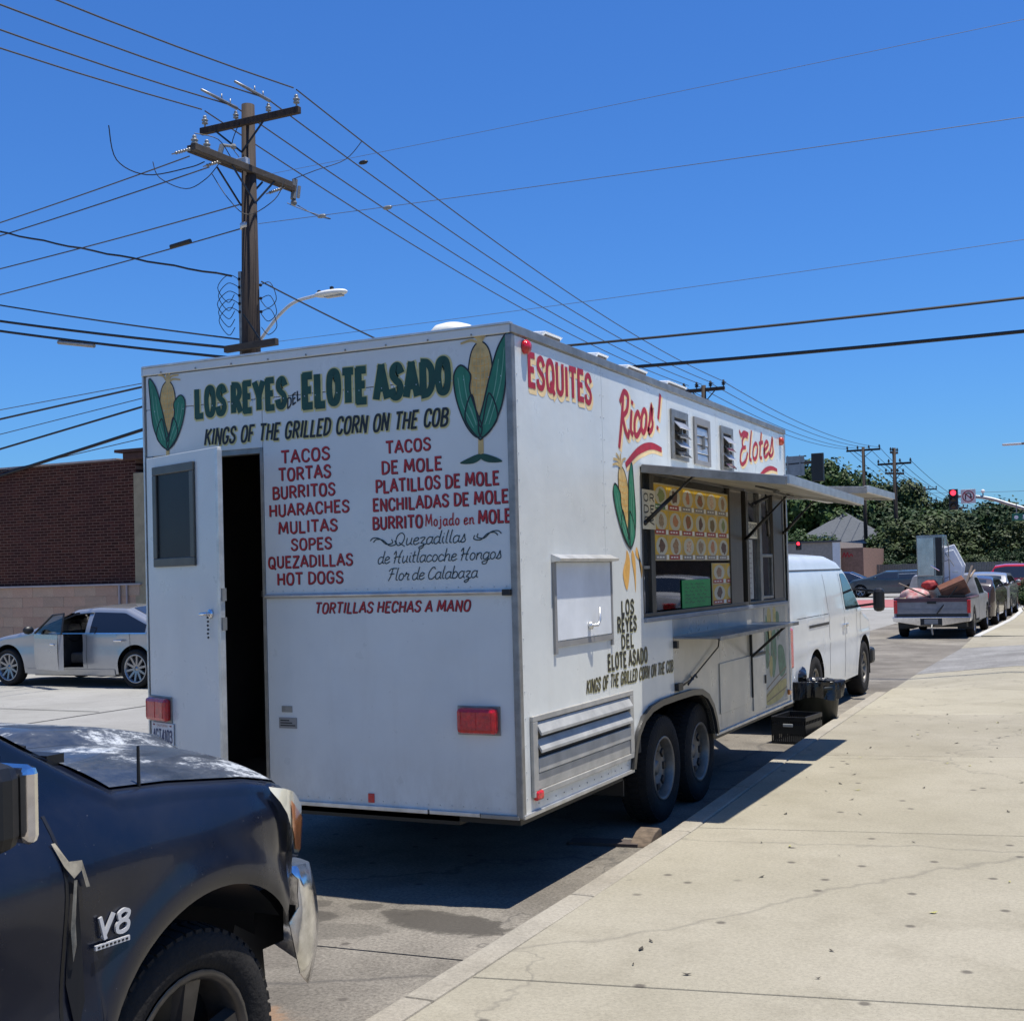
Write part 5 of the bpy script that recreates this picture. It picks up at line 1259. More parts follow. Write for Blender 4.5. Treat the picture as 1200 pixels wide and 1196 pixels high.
lump('cloth', mat('red_white_cloth', (0.42,0.12,0.12), 0.8, var=0.8, scale=7, col2=(0.6,0.55,0.5)), (0,0,.12), (.34,.3,.24), 3, f); lump('cloth', mat('tan_cloth', (0.36,0.3,0.2), 0.9, var=0.5, scale=6), (-.05,-.12,.02), (.36,.2,.16), 5, f)
o = lump('red_bag', mat('red_fabric', (0.4,0.03,0.03), 0.7, var=0.3), (bx-.12, by+.75, 1.22), (.18,.15,.12), 8, None); tag(o, 'small red bag on top of the heap in the pickup bed', 'bag')
for i, (a, b, w_, l, m_) in enumerate((((bx-.75,by+.2,1.28),(bx-.1,by+.05,.98),.05,'pale wooden plank leaning over the tailgate by the cloth bundle', mat('weathered_wood', (0.32,0.24,0.17), 0.8, var=0.4, scale=8, stretch=(1,.1,1))),
        ((bx+.55,by+.15,1.18),(bx+.10,by-.06,.55),.035,'thin dark pole slung across the tailgate', BLACK), ((bx-.85,by+.9,1.50),(bx+.5,by+.9,1.52),.03,'long pale pole laid across the top of the load', ALU),
        ((bx+.62,by+.5,1.0),(bx+.75,by+1.6,1.65),.05,'dark timber sticking up behind the drawer unit', mat('dark_timber', (0.08,0.06,0.05), 0.8)), ((bx+.45,by+.8,.9),(bx+.78,by+1.9,1.55),.04,'pale lath beside the cab corner', mat('weathered_wood', (0.3,0.2,0.1))))):
    o = MB().bar(a, b, w_, w_*.6).build('plank', m_); tag(o, l, 'plank')
f = thing('hand_truck', 'thin metal trolley frame standing between the two fridges', 'hand truck', (bx+.20, by+.72, .56))
mb = MB(); mb.tube([(-.02,0,0),(.02,0,1.75)], .014, 6); mb.tube([(.14,0,0),(.12,0,1.6)], .014, 6); mb.tube([(.02,0,1.75),(.06,0,1.82),(.12,0,1.6)], .014, 6); mb.build('frame', ALU_D, f)
mb = MB(); [MB().tube([(0,0,z),(.13,0,z+.05)], .01, 6).build('rung', ALU_D, f) for z in (.4,.8,1.2)]; mb.tube([(.05,0,1.4),(.25,-.1,1.1)], .012, 6); mb.build('lever', ALU_D, f)

# ---- the other parked and passing cars
std_car('parked_car', 'dark tan car with orange tail lights directly ahead of the old pickup', 'car', (-1.12, 30.4, 0), 0, (0.07,0.05,0.045), L=4.5, w=.84, H=1.33, kind='suv', wb=(.95,3.6))
std_car('parked_suv', 'silver grey SUV parked last in line at the curb before the corner', 'SUV', (-1.22, 36.4, 0), 0, (0.28,0.29,0.31), L=4.4, w=.86, H=1.38, kind='suv', wb=(.95,3.5))
std_car('red_suv', 'bright red SUV crossing beyond the row of parked cars', 'SUV', (-2.6, 54.5, 0), rad(-90), (0.55,0.02,0.03), L=4.7, w=.92, H=1.62, kind='suv', wb=(1.0,3.7))
std_car('dark_blue_suv', 'dark slate blue SUV in the junction left of the old pickup', 'SUV', (-6.3, 65, 0), rad(90), (0.05,0.075,0.095), L=4.4, w=.9, H=1.42, kind='suv', wb=(1.0,3.7))
std_car('navy_sedan', 'navy sedan half hidden behind the van mirror', 'car', (-9.5, 66.0, 0), rad(90), (0.02,0.03,0.08), L=4.6, w=.9, H=1.4, kind='sedan')
std_car('white_sedan', 'white sedan parked beyond the pavement on the right', 'car', (6.2, 19.0, .13), rad(0), (0.7,0.7,0.7), L=4.7, w=.9, H=1.45, kind='sedan')
bw = thing('stucco_building', 'brown stucco building beyond the pavement on the right', 'building', (9.5, 10, 0))
MB().box(0,6,0,40,0,4.2).build('wall', mat('brown_stucco', (0.16,0.11,0.08), 0.9, var=0.3, scale=2, bump=0.3, bscale=20), bw); MB().box(-.15,6.1,-.15,40.1,4.2,4.5).build('parapet', mat('tan_trim', (0.4,0.33,0.25), 0.8), bw)

# ---- the dark blue pickup in the foreground
def blue_truck():
    t = thing('dark_blue_pickup', 'dark blue pickup truck with peeling hood and cracked bumper in the near left corner', 'pickup truck', (-.485, -3.09, 0))
    top = [(-4.2,1.25),(-2.3,1.25),(-2.25,1.66),(-2.1,1.72),(-1.15,1.72),(-1.03,1.66),(-.50,1.34),(-.22,1.165),(.0,1.150),(.30,1.115),(.46,1.08),(.60,1.02),(.70,.96),(.78,.86),(.82,.74)]
    W_ = [(-4.2,.97),(.28,.975),(.38,.965),(.47,.935),(.6,.868),(.73,.775),(.79,.70),(.82,.62)]
    def hw(y, z):
        x = interp(W_, y)
        if y < .4: x -= .09*max(0, (z-.98)/.20)**2 * (1 if z < 1.2 else 0) if z < 1.18 else .09
        if z > 1.18 and y < -.3: x -= (z-1.18)*.33
        x -= .045*max(0, (.62-z)/.35)**1.5
        d = math.hypot(y-.08, z-.42)
        x += .030*math.exp(-((d-.47)/.07)**2) if d > .40 else 0
        x += .012*math.exp(-((z-.98)/.10)**2) - .016*math.exp(-((z-.70)/.12)**2)*(1 if y < -.4 else .3)
        return x
    c = Car(top, -4.2, .82, lambda y: .36 if y < .43 else min(.775, .70+(y-.43)*1.5), hw, [(.08,.42,.44), (-3.2,.42,.44)], r=.035, crown=.10, cp=4)
    M, b, L = newmat('navy_truck_paint', .22, .5)
    b.inputs['Coat Weight'].default_value = .35; b.inputs['Coat Roughness'].default_value = .08; b.inputs['Specular IOR Level'].default_value = .35
    cc = mixc(M, ramp(M, noise(M, 1.3, 4), [(.3,0),(.7,1)]), (.0025,.005,.014), (.005,.009,.022))
    cc = mixc(M, ramp(M, noise(M, 90, 3, .8, w=3), [(.70,0),(.80,.7)]), cc, (.25,.25,.26))
    cc = mixc(M, ramp(M, noise(M, 14, 6, .8, stretch=(.6,2.2,.5), w=9), [(.70,0),(.78,.25)]), cc, (.2,.2,.22))
    cc = mixc(M, ramp(M, noise(M, 2.6, 7, .75, w=12), [(.42,0),(.75,.07)]), cc, (.10,.09,.075))
    L.new(cc, b.inputs['Base Color']); L.new(ramp(M, noise(M, 3, 5, w=2), [(.3,.20),(.7,.48)]), b.inputs['Roughness'])
    L.new(bumpn(M, noise(M, 2.2, 2, .4), .25, .02), b.inputs['Normal'])
    pm = M
    c.body('body', pm, t, .035, M=26, angle=40)
    for sg in (1, -1):                                             # dark liners behind the fenders
        mb = MB(); R = .45; pts = [(.08-R*math.cos(math.pi*i/20), .42+R*math.sin(math.pi*i/20)) for i in range(21)]; pts = [(pts[0][0],.3)]+pts[:-4]; n = len(pts)
        mb.add([(sg*.93,a,b_) for a, b_ in pts]+[(sg*.58,a,b_) for a, b_ in pts], [(i,i+1,n+i+1,n+i) for i in range(n-1)]); mb.build('fender_liner', BLACK, t, smooth=True)
        mb = MB(); mb.tube([(sg*.60,.05,.95),(sg*.68,.05,.42)], .045, 10); mb.tube([(sg*.3,.05,.42),(sg*.75,.05,.40)], .04, 8); mb.build('suspension_strut', BLACK, t)
    # weathered hood skin
    M, b, L = newmat('peeling_hood_paint', .45, .4)
    n1 = noise(M, 3.2, 8, .75, stretch=(1.6,.8,1), w=4); n2 = noise(M, 26, 6, .85, stretch=(1,.6,1), w=5)
    cc = mixc(M, ramp(M, n1, [(.35,0),(.65,1)]), (.022,.028,.040), (.07,.08,.095))
    mk = nd(M, 'ShaderNodeMath', operation='MULTIPLY'); L.new(ramp(M, n1, [(.50,0),(.57,1)]), mk.inputs[0]); L.new(ramp(M, n2, [(.44,0),(.54,1)]), mk.inputs[1])
    cc = mixc(M, mk.outputs[0], cc, (.42,.44,.45)); L.new(cc, b.inputs['Base Color'])
    L.new(ramp(M, n1, [(.4,.3),(.6,.7)]), b.inputs['Roughness']); L.new(bumpn(M, n2, .25, .003), b.inputs['Normal'])
    b.inputs['Coat Weight'].default_value = .3
    c.over('hood', M, t, -.20, .66, f=.985, off=.006, nu=26, nv=40)
    mb = MB()                                                      # hood seams and raised centre
    for sg in (1,-1):
        pts = [(sg*c.ring(y)[-6][0]*.99, y, c.zt(y)+.001) for y in [-.20+.05*k for k in range(18)]]
        mb.tube(pts, .004, 5)
    mb.build('hood_seam', BLACK, t)
    mb = MB()
    def fn(u, v):
        y = lerp(-.16, .62, u); x = lerp(-.52, .52, v); return (x, y, c.zt(y)+.10*(1-abs(x/.87)**4)+.008+.035*min(1, (1-abs(x/.52))*7)*min(1, u*8, (1-u)*5))
    mb.grid(fn, 20, 40); mb.build('hood_bulge', M, t, smooth=True)
    c.over('windshield', GLASS, t, -1.0, -.28, f=.9, off=.006)
    MB().box(-.70,.70,-.24,-.18,1.225,1.255).build('cowl_vent', BLACK, t)
    mb = MB(); mb.tube([(.62,-.24,1.27),(.30,-.40,1.37),(.05,-.38,1.38)], .010, 6); mb.build('wiper', BLACK, t)
    c.side('side_window', GLASS, t, -1.95, -.62, 1.24, lambda y: max(1.25, min(1.62, c.zt(y)-.09)))
    c.side('door_seam', BLACK, t, -.462, -.452, .38, 1.15, .0015, nu=1, nv=20)
    # torn edge of the fender by the door
    pale = mat('torn_metal', (0.34,0.30,0.22), 0.7, var=0.4, scale=30)
    mb = MB(); s3 = lambda y, z, o=.006: (c.hw(y, z)+o, y, z)
    mb.add([s3(-.475,1.09),s3(-.465,1.09,.008),s3(-.45,1.045,.014),s3(-.415,1.042,.020),s3(-.395,.975,.012),s3(-.405,.975,.010),s3(-.422,1.02,.018),s3(-.445,1.005,.014),s3(-.462,1.035,.008)], [(0,1,2,8),(2,3,6,7),(2,7,8),(3,4,5,6)])
    mb.add([s3(-.444,1.0,.012),s3(-.436,1.0,.014),s3(-.437,.90,.012),s3(-.425,.84,.010),s3(-.432,.80,.01),s3(-.446,.88,.008)], [(0,1,2,5),(2,3,4,5)]); mb.build('torn_metal_flap', pale, t, recalc=False)
    mb = MB(); mb.add([s3(-.45,1.0,.003),s3(-.425,.98,.003),s3(-.405,.85,.003),s3(-.40,.70,.003),s3(-.425,.62,.003),s3(-.445,.75,.003)], [(0,1,2,5),(2,3,4,5)]); mb.build('fender_tear', mat('gash_black', (0.004,0.004,0.005), .8), t, recalc=False)
    # headlight wrapping the corner
    hl = mat('headlight_plastic', (0.62,0.58,0.44), 0.12, var=0.15, scale=12, coat=1.0); ha = mat('headlight_amber', (0.62,0.24,0.09), 0.15, var=0.35, scale=22, coat=1.0)
    lo = lambda y: interp([(.35,1.082),(.42,.985),(.49,.868),(.60,.84),(.80,.83)], y); hi = lambda y: interp([(.35,1.092),(.42,1.075),(.50,1.05),(.6,.99),(.7,.93),(.80,.86)], y)
    c.side('headlight', hl, t, .35, .80, lo, hi, .028, nu=16, nv=6)
    c.side('turn_signal', ha, t, .44, .74, lambda y: lerp(lo(y), hi(y), .06), lambda y: lerp(lo(y), hi(y), .74), .032, nu=12, nv=4)
    mb = MB(); mb.box(-.55,.55,.80,.835,.80,.98); mb.build('grille', BLACK, t, bevel=.01)
    for k in range(4): MB().box(-.52,.52,.835,.85,.82+.04*k,.835+.04*k).build('grille_bar', CHROME, t)
    # bumper: thin bent chrome shell with a torn end
    mb = MB(); pl = [(0,1.0),(.3,.99),(.5,.965),(.68,.905),(.765,.835),(.805,.76),(.818,.70),(.822,.64)]
    ztop = [.73,.73,.735,.74,.75,.765,.77,.775]; zbot = [.42,.42,.42,.38,.36,.37,.42,.60]
    N = len(pl)
    for sg in (1,-1):
        vs = []
        for i, (x, y) in enumerate(pl):
            for j in range(5):
                z = lerp(ztop[i], zbot[i], j/4); bl = .03*math.sin(math.pi*j/4)
                if i == N-1: y_ = y + .02*(j % 2)
                else: y_ = y
                vs.append((sg*(x+bl*.5*(i > 2)), y_+bl, z))
            
        mb.add(vs, [(i*5+j,(i+1)*5+j,(i+1)*5+j+1,i*5+j+1) for i in range(N-1) for j in range(4)])
        vs = [(sg*x, y, ztop[i]) for i, (x, y) in enumerate(pl)] + [(sg*x*.93, y-.09, ztop[i]+.012) for i, (x, y) in enumerate(pl)]
        mb.add(vs, [(i,i+1,N+i+1,N+i) for i in range(N-1)])
    o = mb.build('front_bumper', mat('scuffed_chrome', (0.72,0.72,0.73), 0.2, 1.0, var=0.3, scale=14, bump=0.4, bscale=9), t, angle=45)
    md = o.modifiers.new('thick', 'SOLIDIFY'); md.thickness = .004
    mb = MB(); mb.box(-.7,.62,.72,.88,.46,.66); mb.build('bumper_beam', BLACK, t)
    mb = MB(); mb.add([(.80,.60,.80),(.78,.76,.79),(.60,.84,.77),(.62,.70,.77),(.74,.60,.77)], [(0,1,2,3,4)]); mb.build('corner_bracket', BLACK, t)
    mb = MB(); mb.prism([(.50,.40),(.60,.36),(.68,.30),(.72,.33),(.70,.52),(.56,.60)], 'x', .66, .665); mb.build('splash_shield', BLACK, t)
    MB().box(.775,.80,.70,.705,.58,.64).build('marker_slot', BLACK, o)
    # wheel
    road_wheel(t, .845, .015, .395, .36, .24, 5, 1, .66, mat('dark_alloy', (0.11,0.10,0.09), 0.35, 0.6, var=0.3, scale=14), True)
    road_wheel(t, -.845, .015, .395, .36, .24, 5, -1, .66, mat('dark_alloy', (0.2,0.19,0.17)), True)
    for sg in (1,-1): road_wheel(t, sg*.845, -3.2, .395, .36, .24, 5, sg, .66, mat('dark_alloy', (0.2,0.19,0.17)), True)
    # badge
    yb, zb_ = -.375, .835
    xa, xb_ = c.hw(yb, zb_+.03)+.005, c.hw(yb+.145, zb_+.03)+.007; kx = (xb_-xa)/.145; xs = c.hw(-.3, .82)+.006
    uu = Vector((kx,1,0)).normalized(); pl_ = Plane(Vector((xa,yb,0)), uu, (0,0,1), Vector((1,-kx,0)).normalized()); mb = MB(); text(mb, 'V8', pl_, .01, .118, zb_, .052, w=.19, slant=.18, off=.0, jit=0, flare=.0)
    o = mb.build('engine_badge', mat('badge_silver', (0.62,0.62,0.62), .35, .35, var=.1), t); md = o.modifiers.new('thick', 'SOLIDIFY'); md.thickness = .006
    P_ = lambda u, z, o: pl_.at((u, z), o)
    b2 = MB().obox(P_(.058, zb_-.018, .004), pl_.n, uu, (0,0,1), .003, .054, .006).build('badge_bar', mat('badge_silver', (0.6,0.6,0.6)), t)
    for k in range(8): MB().obox(P_(.014+.0125*k, zb_-.018, .0075), pl_.n, uu, (0,0,1), .0006, .0038, .0025).build('badge_mark', BLACK, b2)
    # aerial and mirror
    o = MB().lathe([(.028,0),(.022,.012),(.012,.022),(0,.022)], (.885,-.10,1.10), 'z', 14).build('aerial_base', BLACK, t, smooth=True)
    MB().tube([(.885,-.10,1.115),(.885,-.10,1.27)], [.0055,.004], 8).build('aerial', BLACK, t)
    mb = MB(); mb.bar((.90,-.78,1.14),(1.08,-.79,1.19),.05,.04); mb.build('mirror_arm', BLACK, t)
    o = MB().box(.98,1.17,-.84,-.745,1.145,1.335).build('mirror', BLACK, t, bevel=.035)
    MB().box(1.05,1.18,-.75,-.71,1.155,1.325).build('mirror_cap', CHROME, o, bevel=.025)
blue_truck()
# ================================================================ small things by the trailer
f = thing('trash_can', 'round black trash can lined with a black bag beside the front of the trailer', 'trash can', (-.13, 7.42, 0))
mb = MB(); mb.smooth = True; mb.lathe([(0,.01),(.20,.01),(.25,.44),(.265,.44),(.265,.47),(.24,.47)], (0,0,0), 'z', 28); mb.build('bin', mat('dark_green_plastic', (0.012,0.016,0.014), .4, var=.2), f)
BAG = mat('black_bag', (0.012,0.012,0.013), 0.2, var=0.2, bump=0.8, bscale=12)
mb = MB(); rr = random.Random(2)
def fn(u, v):
    a = u*6.28318; t = v; r = lerp(.22, .275, min(1, t*3)) if t < .33 else .275+.012*math.sin(a*3+1)
    z = lerp(.50, .53, min(1, t*3)) if t < .33 else lerp(.53, .35, (t-.33)/.67)
    w_ = .010*math.sin(a*11+t*3)+.007*math.sin(a*23+2)+.010*math.sin(a*5+4*t)
    return ((r+w_)*math.cos(a), (r+w_)*math.sin(a), z+.02*math.sin(a*4+1)*t)
mb.grid(fn, 90, 14); mb.build('bin_liner', BAG, f, smooth=True)
f2 = lump('trash_bag', BAG, (-.52, 7.6, .47), (.30,.28,.20), 21, None, .35, 24); tag(f2, 'shiny black trash bag slumped behind the trash can', 'trash bag')
f = thing('plastic_crate', 'low black plastic crate on the road in front of the trash can', 'crate', (-.13, 6.56, 0), rad(-6))
def crate_wall(mb, a, b, n, z0=.0, z1=.26):
    a, b = Vector(a), Vector(b); d = b-a
    mb.bar(a+Vector((0,0,z1-.02)), b+Vector((0,0,z1-.02)), .02, .04); mb.bar(a+Vector((0,0,.012)), b+Vector((0,0,.012)), .015, .024); mb.bar(a+Vector((0,0,.14)), b+Vector((0,0,.14)), .012, .09)
    for k in range(n+1): p = a+d*k/n; mb.bar(p, p+Vector((0,0,z1-.03)), .012, .008)
mb = MB(); q = [(-.165,-.25,0),(.165,-.25,0),(.165,.25,0),(-.165,.25,0)]
for i in range(4): crate_wall(mb, q[i], q[(i+1) % 4], 16 if i % 2 == 0 else 11)
mb.build('crate_wall', BLACK, f); MB().box(-.165,.165,-.25,.25,.004,.012).build('crate_floor', BLACK, f)
MB().box(-.05,.05,-.268,-.258,.165,.195).build('crate_handle', mat('pale_handle', (0.5,0.5,0.46), .5), f, bevel=.008)
f = MB().prism([(-.15,.0),(.10,.0),(.10,.07),(.06,.085),(-.02,.075),(-.09,.045),(-.14,.015)], 'x', -.03, .10).build('wheel_chock', mat('old_wood', (0.17,0.125,0.085), .9, var=.5, scale=14, stretch=(1,1,4)), None, bevel=.006, loc=(.02,1.68,0)); tag(f, 'worn wooden wedge under the near trailer wheel', 'wheel chock')
f = MB().box(-.22,.22,-.07,.07,0,.02).build('flat_board', mat('dark_timber', (0.08,0.06,0.05), .8), None, loc=(-.18,1.56,0), rot=(0,0,rad(8))); tag(f, 'thin dark board lying on the road beside the wooden wedge', 'board')

# ================================================================ brick building beyond the lot
bb = thing('brick_building', 'dark red brick building side wall above a pale pink block base', 'building', (-15.2, 14, 0))
M, b, L = newmat('brick_wall_face', .9, .2)
tc = nd(M, 'ShaderNodeTexCoord'); mp = nd(M, 'ShaderNodeMapping'); L.new(tc.outputs['Object'], mp.inputs[0]); mp.inputs['Rotation'].default_value = (rad(90), 0, 0)
br = nd(M, 'ShaderNodeTexBrick'); br.inputs['Scale'].default_value = 1.0; br.inputs['Brick Width'].default_value = .20; br.inputs['Row Height'].default_value = .062; br.inputs['Mortar Size'].default_value = .006; br.inputs['Mortar Smooth'].default_value = .3
br.inputs['Color1'].default_value = (.042,.013,.008,1); br.inputs['Color2'].default_value = (.090,.028,.017,1); br.inputs['Mortar'].default_value = (.19,.11,.08,1); br.inputs['Bias'].default_value = -.2
L.new(mp.outputs[0], br.inputs['Vector'])
cc = mixc(M, ramp(M, noise(M, 1.1, 5, .7), [(.45,0),(.75,.5)]), br.outputs['Color'], (.06,.022,.022)); cc = mixc(M, ramp(M, noise(M, 9, 5, .8, stretch=(1,1,3), w=3), [(.62,0),(.75,.6)]), cc, (.36,.24,.20))
L.new(cc, b.inputs['Base Color']); L.new(bumpn(M, br.outputs['Fac'], -.8, .012), b.inputs['Normal'])
MB().prism([(-16,1.72),(-.20,1.72),(-.20,4.30),(-3.5,4.28),(-16,4.22)], 'y', 0, .3).build('brick_face', M, bb)
PINK = concrete('pink_block', (0.60,0.36,0.24), (0.68,0.45,0.32), (0.52,0.32,0.21), gum=False)
BASEP = [PINK, concrete('tan_block', (0.60,0.39,0.26), (0.68,0.47,0.33), (0.42,0.29,0.2), gum=False)]
bm_ = [MB().box(0,.596,-.06,.18,0,.208).mesh('block', q) for q in BASEP]
for r in range(8):
    for c_ in range(14):
        x = -8.2+.6*c_+(.3 if r % 2 else 0)
        if x < -.45: place(bm_[(r*5+c_*3) % 2], 'block', bb, (x, rr.uniform(-.004,.004), .0+.212*r))
MB().box(-16,0,-.04,.2,-.1,1.70).build('base_wall', BASEP[0], bb)
MB().box(-16,-.05,-.10,.3,1.695,1.735).build('ledge', mat('ledge_pink', (0.5,0.4,0.36), .8), bb, bevel=.005)
MB().box(-.22,.35,-.05,.4,0,4.0).build('pilaster', mat('ochre_stucco', (0.42,0.33,0.20), .9, var=.2), bb, bevel=.004)
MB().box(-.50,.35,-.06,.5,4.28,4.44).build('parapet_cap', mat('dark_brick_cap', (0.09,0.04,0.03), .9, var=.3), bb, bevel=.03)
MB().box(-.66,.35,-.12,.5,4.44,4.50).build('parapet_cap', mat('dark_brick_cap', (0.09,0.04,0.03)), bb)
MB().box(-16,.3,.31,9,0,4.2).build('building_mass', mat('ochre_stucco', (0.4,0.3,0.2)), bb)
MB().box(-16,-.7,-.02,.3,4.30,4.34).build('coping', mat('ledge_pink', (0.5,0.4,0.36)), bb)
MB().tube([(-.62,-.09,.0),(-.62,-.09,1.7)], .025, 8).build('downpipe', mat('ledge_pink', (0.5,0.4,0.36)), bb); MB().tube([(-.42,-.09,.0),(-.42,-.09,1.7)], .02, 8).build('downpipe', mat('ledge_pink', (0.5,0.4,0.36)), bb)

# ================================================================ utility poles, wires, street lamps
WOOD = mat('pole_wood', (0.050,0.032,0.022), .85, var=.5, scale=5, stretch=(4,4,.25), bump=.6, bscale=40, col2=(0.018,0.012,0.009))
WOODG = mat('crossarm_wood', (0.07,0.055,0.042), .85, var=.4, scale=6)
CERA = mat('ceramic_insulator', (0.30,0.30,0.28), .3, var=.2)
WIRE = mat('wire_black', (0.012,0.012,0.013), .6, var=0)
WIREG = mat('wire_grey', (0.06,0.065,0.07), .5, var=0)
WIREF = mat('wire_blue_grey', (0.11,0.13,0.16), .5, var=0)
def insul(mb, p, s=1.0):
    mb.lathe([(.02*s,0),(.02*s,.06*s),(.07*s,.07*s),(.07*s,.10*s),(.035*s,.12*s),(.075*s,.14*s),(.075*s,.17*s),(.03*s,.19*s),(.05*s,.22*s),(.03*s,.26*s),(0,.27*s)], p, 'z', 10)
up_ = thing('utility_pole', 'tall wooden utility pole with two tiers of crossarms and a street lamp behind the trailer', 'utility pole', (-12.26, 13.83, 0))
MB().tube([(0,0,0),(0,0,6),(.05,0,10.98)], [.21,.185,.125], 20).build('pole', WOOD, up_, smooth=True)
def part(mb, name, m, **k): return mb.build(name, m, up_, **k)
X = lambda x, z, y=0: (x+12.26, y, z)
part(MB().bar(X(-13.26,10.60,-.14), X(-10.90,10.60,-.14), .10, .13), 'crossarm', WOOD, bevel=.008)
for a in (-.62, .55): part(MB().bar((a, -.17, 10.54), (.0, -.16, 10.02), .02, .035), 'arm_brace', BLACK)
for x in (-13.16, -10.97):
    mb = MB(); insul(mb, X(x,10.68,-.14), .85); part(mb, 'insulator', CERA, smooth=True)
for (x, y1) in ((-12.40, -1.0), (-11.62, -1.0)):
    mb = MB(); insul(mb, X(x,10.66,-.14), .75); part(mb, 'insulator', CERA, smooth=True)
    mb = MB(); mb.tube([X(x,10.92,-.10), X(x,10.93,-.75), X(x,10.93,-1.15)], [.035,.03,.022], 8); mb.tube([X(x,10.93,-.55),X(x,11.05,-.56)], .012, 5); mb.tube([X(x,10.92,-.3),X(x,11.04,-.3)], .012, 5); part(mb, 'conductor_sleeve', ALU_D, smooth=True)
part(MB().bar((.16,-1.78,9.62), (.16,1.20,9.72), .11, .13), 'crossarm', WOODG, bevel=.008)
part(MB().bar((-.16,-1.50,9.72), (-.16,1.75,9.84), .11, .13), 'crossarm', WOOD, bevel=.008)
for s_ in (.17,-.17): part(MB().bar((s_,0,9.05),(s_,-.7,9.6),.02,.035), 'arm_brace', BLACK); part(MB().bar((s_,0,9.05),(s_,.7,9.7),.02,.035), 'arm_brace', BLACK)
mb = MB(); mb.box(-.14,.20,-.30,-.17,9.72,9.86); part(mb, 'switch_box', mat('pale_metal', (0.6,0.6,0.58), .4, .4), bevel=.01)
mb = MB(); mb.lathe([(.135,8.55),(.165,8.56),(.165,8.66),(.14,8.67)], (.0,0,0), 'z', 20); part(mb, 'pole_band', ALU, smooth=True)
for (y, z) in ((-1.35,9.78),(-1.0,9.80)): mb = MB(); insul(mb, (-.16,y,z), .9); part(mb, 'insulator', CERA, smooth=True)
mb = MB(); mb.tube([(-.16,-.65,9.8),(-.12,-.6,10.05)], .05, 8); mb.tube([(-.12,-.6,10.05),(-.05,-.35,10.08)], .03, 8); mb.ball((-.05,-.35,10.08), .06, 8); part(mb, 'fuse_cutout', CERA)
mb = MB(); mb.tube([(-.16,1.72,9.62),(-.16,1.80,10.05)], .06, 8); mb.ball((-.16,1.74,9.55), .07, 8); mb.tube([(-.16,1.9,9.7),(-.16,1.95,9.95)], .035, 6); part(mb, 'surge_arrester', mat('arrester_grey', (0.2,0.2,0.19), .4))
def dead_end(p, d, n=6):
    mb = MB(); p = Vector(p); d = Vector(d).normalized()
    for k in range(n): mb.ball(p+d*(.10+.055*k), .032, 8)
    mb.tube([p, p+d*(.14+.055*n)], .012, 6); part(mb, 'strain_insulator', ALU_D, smooth=True)
dead_end((.16,-1.75,9.60), (-1,-.15,-.12)); dead_end((.16,-.9,9.62), (-1,-.1,-.12)); dead_end((.16,1.0,9.62), (-1,0,-.12)); 
mb = MB()
def loop(p, r=.009): part(MB().tube(catmull(p, k=5), r, 5), 'jumper_wire', WIRE)
loop([(-1.3,-1.2,9.75),(-1.1,-1.25,9.4),(-.6,-1.1,9.15),(-.2,-1.0,9.3),(.0,-.85,9.6)]); loop([(-.3,-.7,9.5),(.0,-.6,9.0),(.3,-.4,8.7),(.7,-.1,9.0),(.8,.1,9.4)])
loop([(.2,1.0,9.3),(.5,1.2,9.15),(.9,1.5,9.0),(.4,1.75,9.2),(-.1,1.78,9.5)]); loop([(-.16,1.75,10.05),(.3,1.9,10.2),(.7,2.4,10.5),(1.0,2.6,10.9)]); loop([(.0,-.2,10.6),(-.2,-.2,10.2),(.0,-.25,9.9)]); loop([(-.16,-1.35,10.05),(.1,-1.0,10.0),(.15,-.7,9.75)])
mb = MB(); rr = random.Random(4)
for k in range(5):
    mb = MB(); z = 7.6-.16*k; mb.ball((-.22,-.05,z), .035, 6); mb.tube(catmull([(-.22,-.05,z),(-.45,-.1,z+.1),(-.6-.1*rr.random(),-.2,z-.15),(-.42,-.15,z-.45),(-.3,-.1,z-.3)], k=5), .008, 5); part(mb, 'service_loop', WIRE)
for k in range(3):
    mb = MB(); z = 7.45-.26*k; mb.ball((.22,.05,z), .035, 6); mb.tube(catmull([(.22,.05,z),(.45,.05,z+.02),(.55,.1,z-.3),(.35,.1,z-.45),(.22,.05,z-.3)], k=5), .008, 5); part(mb, 'service_loop', WIRE)
part(MB().box(-.24,-.17,-.05,.02,0,7.75), 'conduit', ALU_D)
part(MB().bar((-.45,-.22,6.22),(.78,-.22,6.25),.11,.13), 'crossarm', WOODG, bevel=.008); part(MB().bar((.03,-.25,6.85),(.42,-.25,6.3),.02,.03), 'arm_brace', BLACK)
mb = MB(); mb.smooth = True; mb.tube(catmull([(.02,.25,6.42),(.35,.37,6.85),(.75,.37,7.10),(1.2,.37,7.17),(1.35,.37,7.18)], k=6), .032, 10); la = part(mb, 'lamp_arm', mat('pale_metal', (0.6,0.6,0.58)))
mb = MB()
def fn(u, v):
    a = u*6.28318; t = v*math.pi; s1 = math.sin(t)**.7
    return (1.63-.36*math.cos(t), .37+.13*s1*math.cos(a), 7.17+.07*s1*math.sin(a)+.01)
mb.grid(fn, 20, 14); mb.build('lamp_head', mat('lamp_white', (0.7,0.7,0.66), .4, var=.1), la, smooth=True); MB().box(1.5,1.9,.30,.44,7.10,7.135).build('lamp_lens', mat('lens_grey', (0.4,0.4,0.38), .2), la, bevel=.02)
MB().lathe([(.04,0),(.04,.06),(0,.08)], (1.36,.37,7.2), 'z', 8).build('photocell', BLACK, la); MB().lathe([(.04,0),(.04,.06),(0,.08)], (1.65,.37,7.24), 'z', 8).build('photocell', BLACK, la)

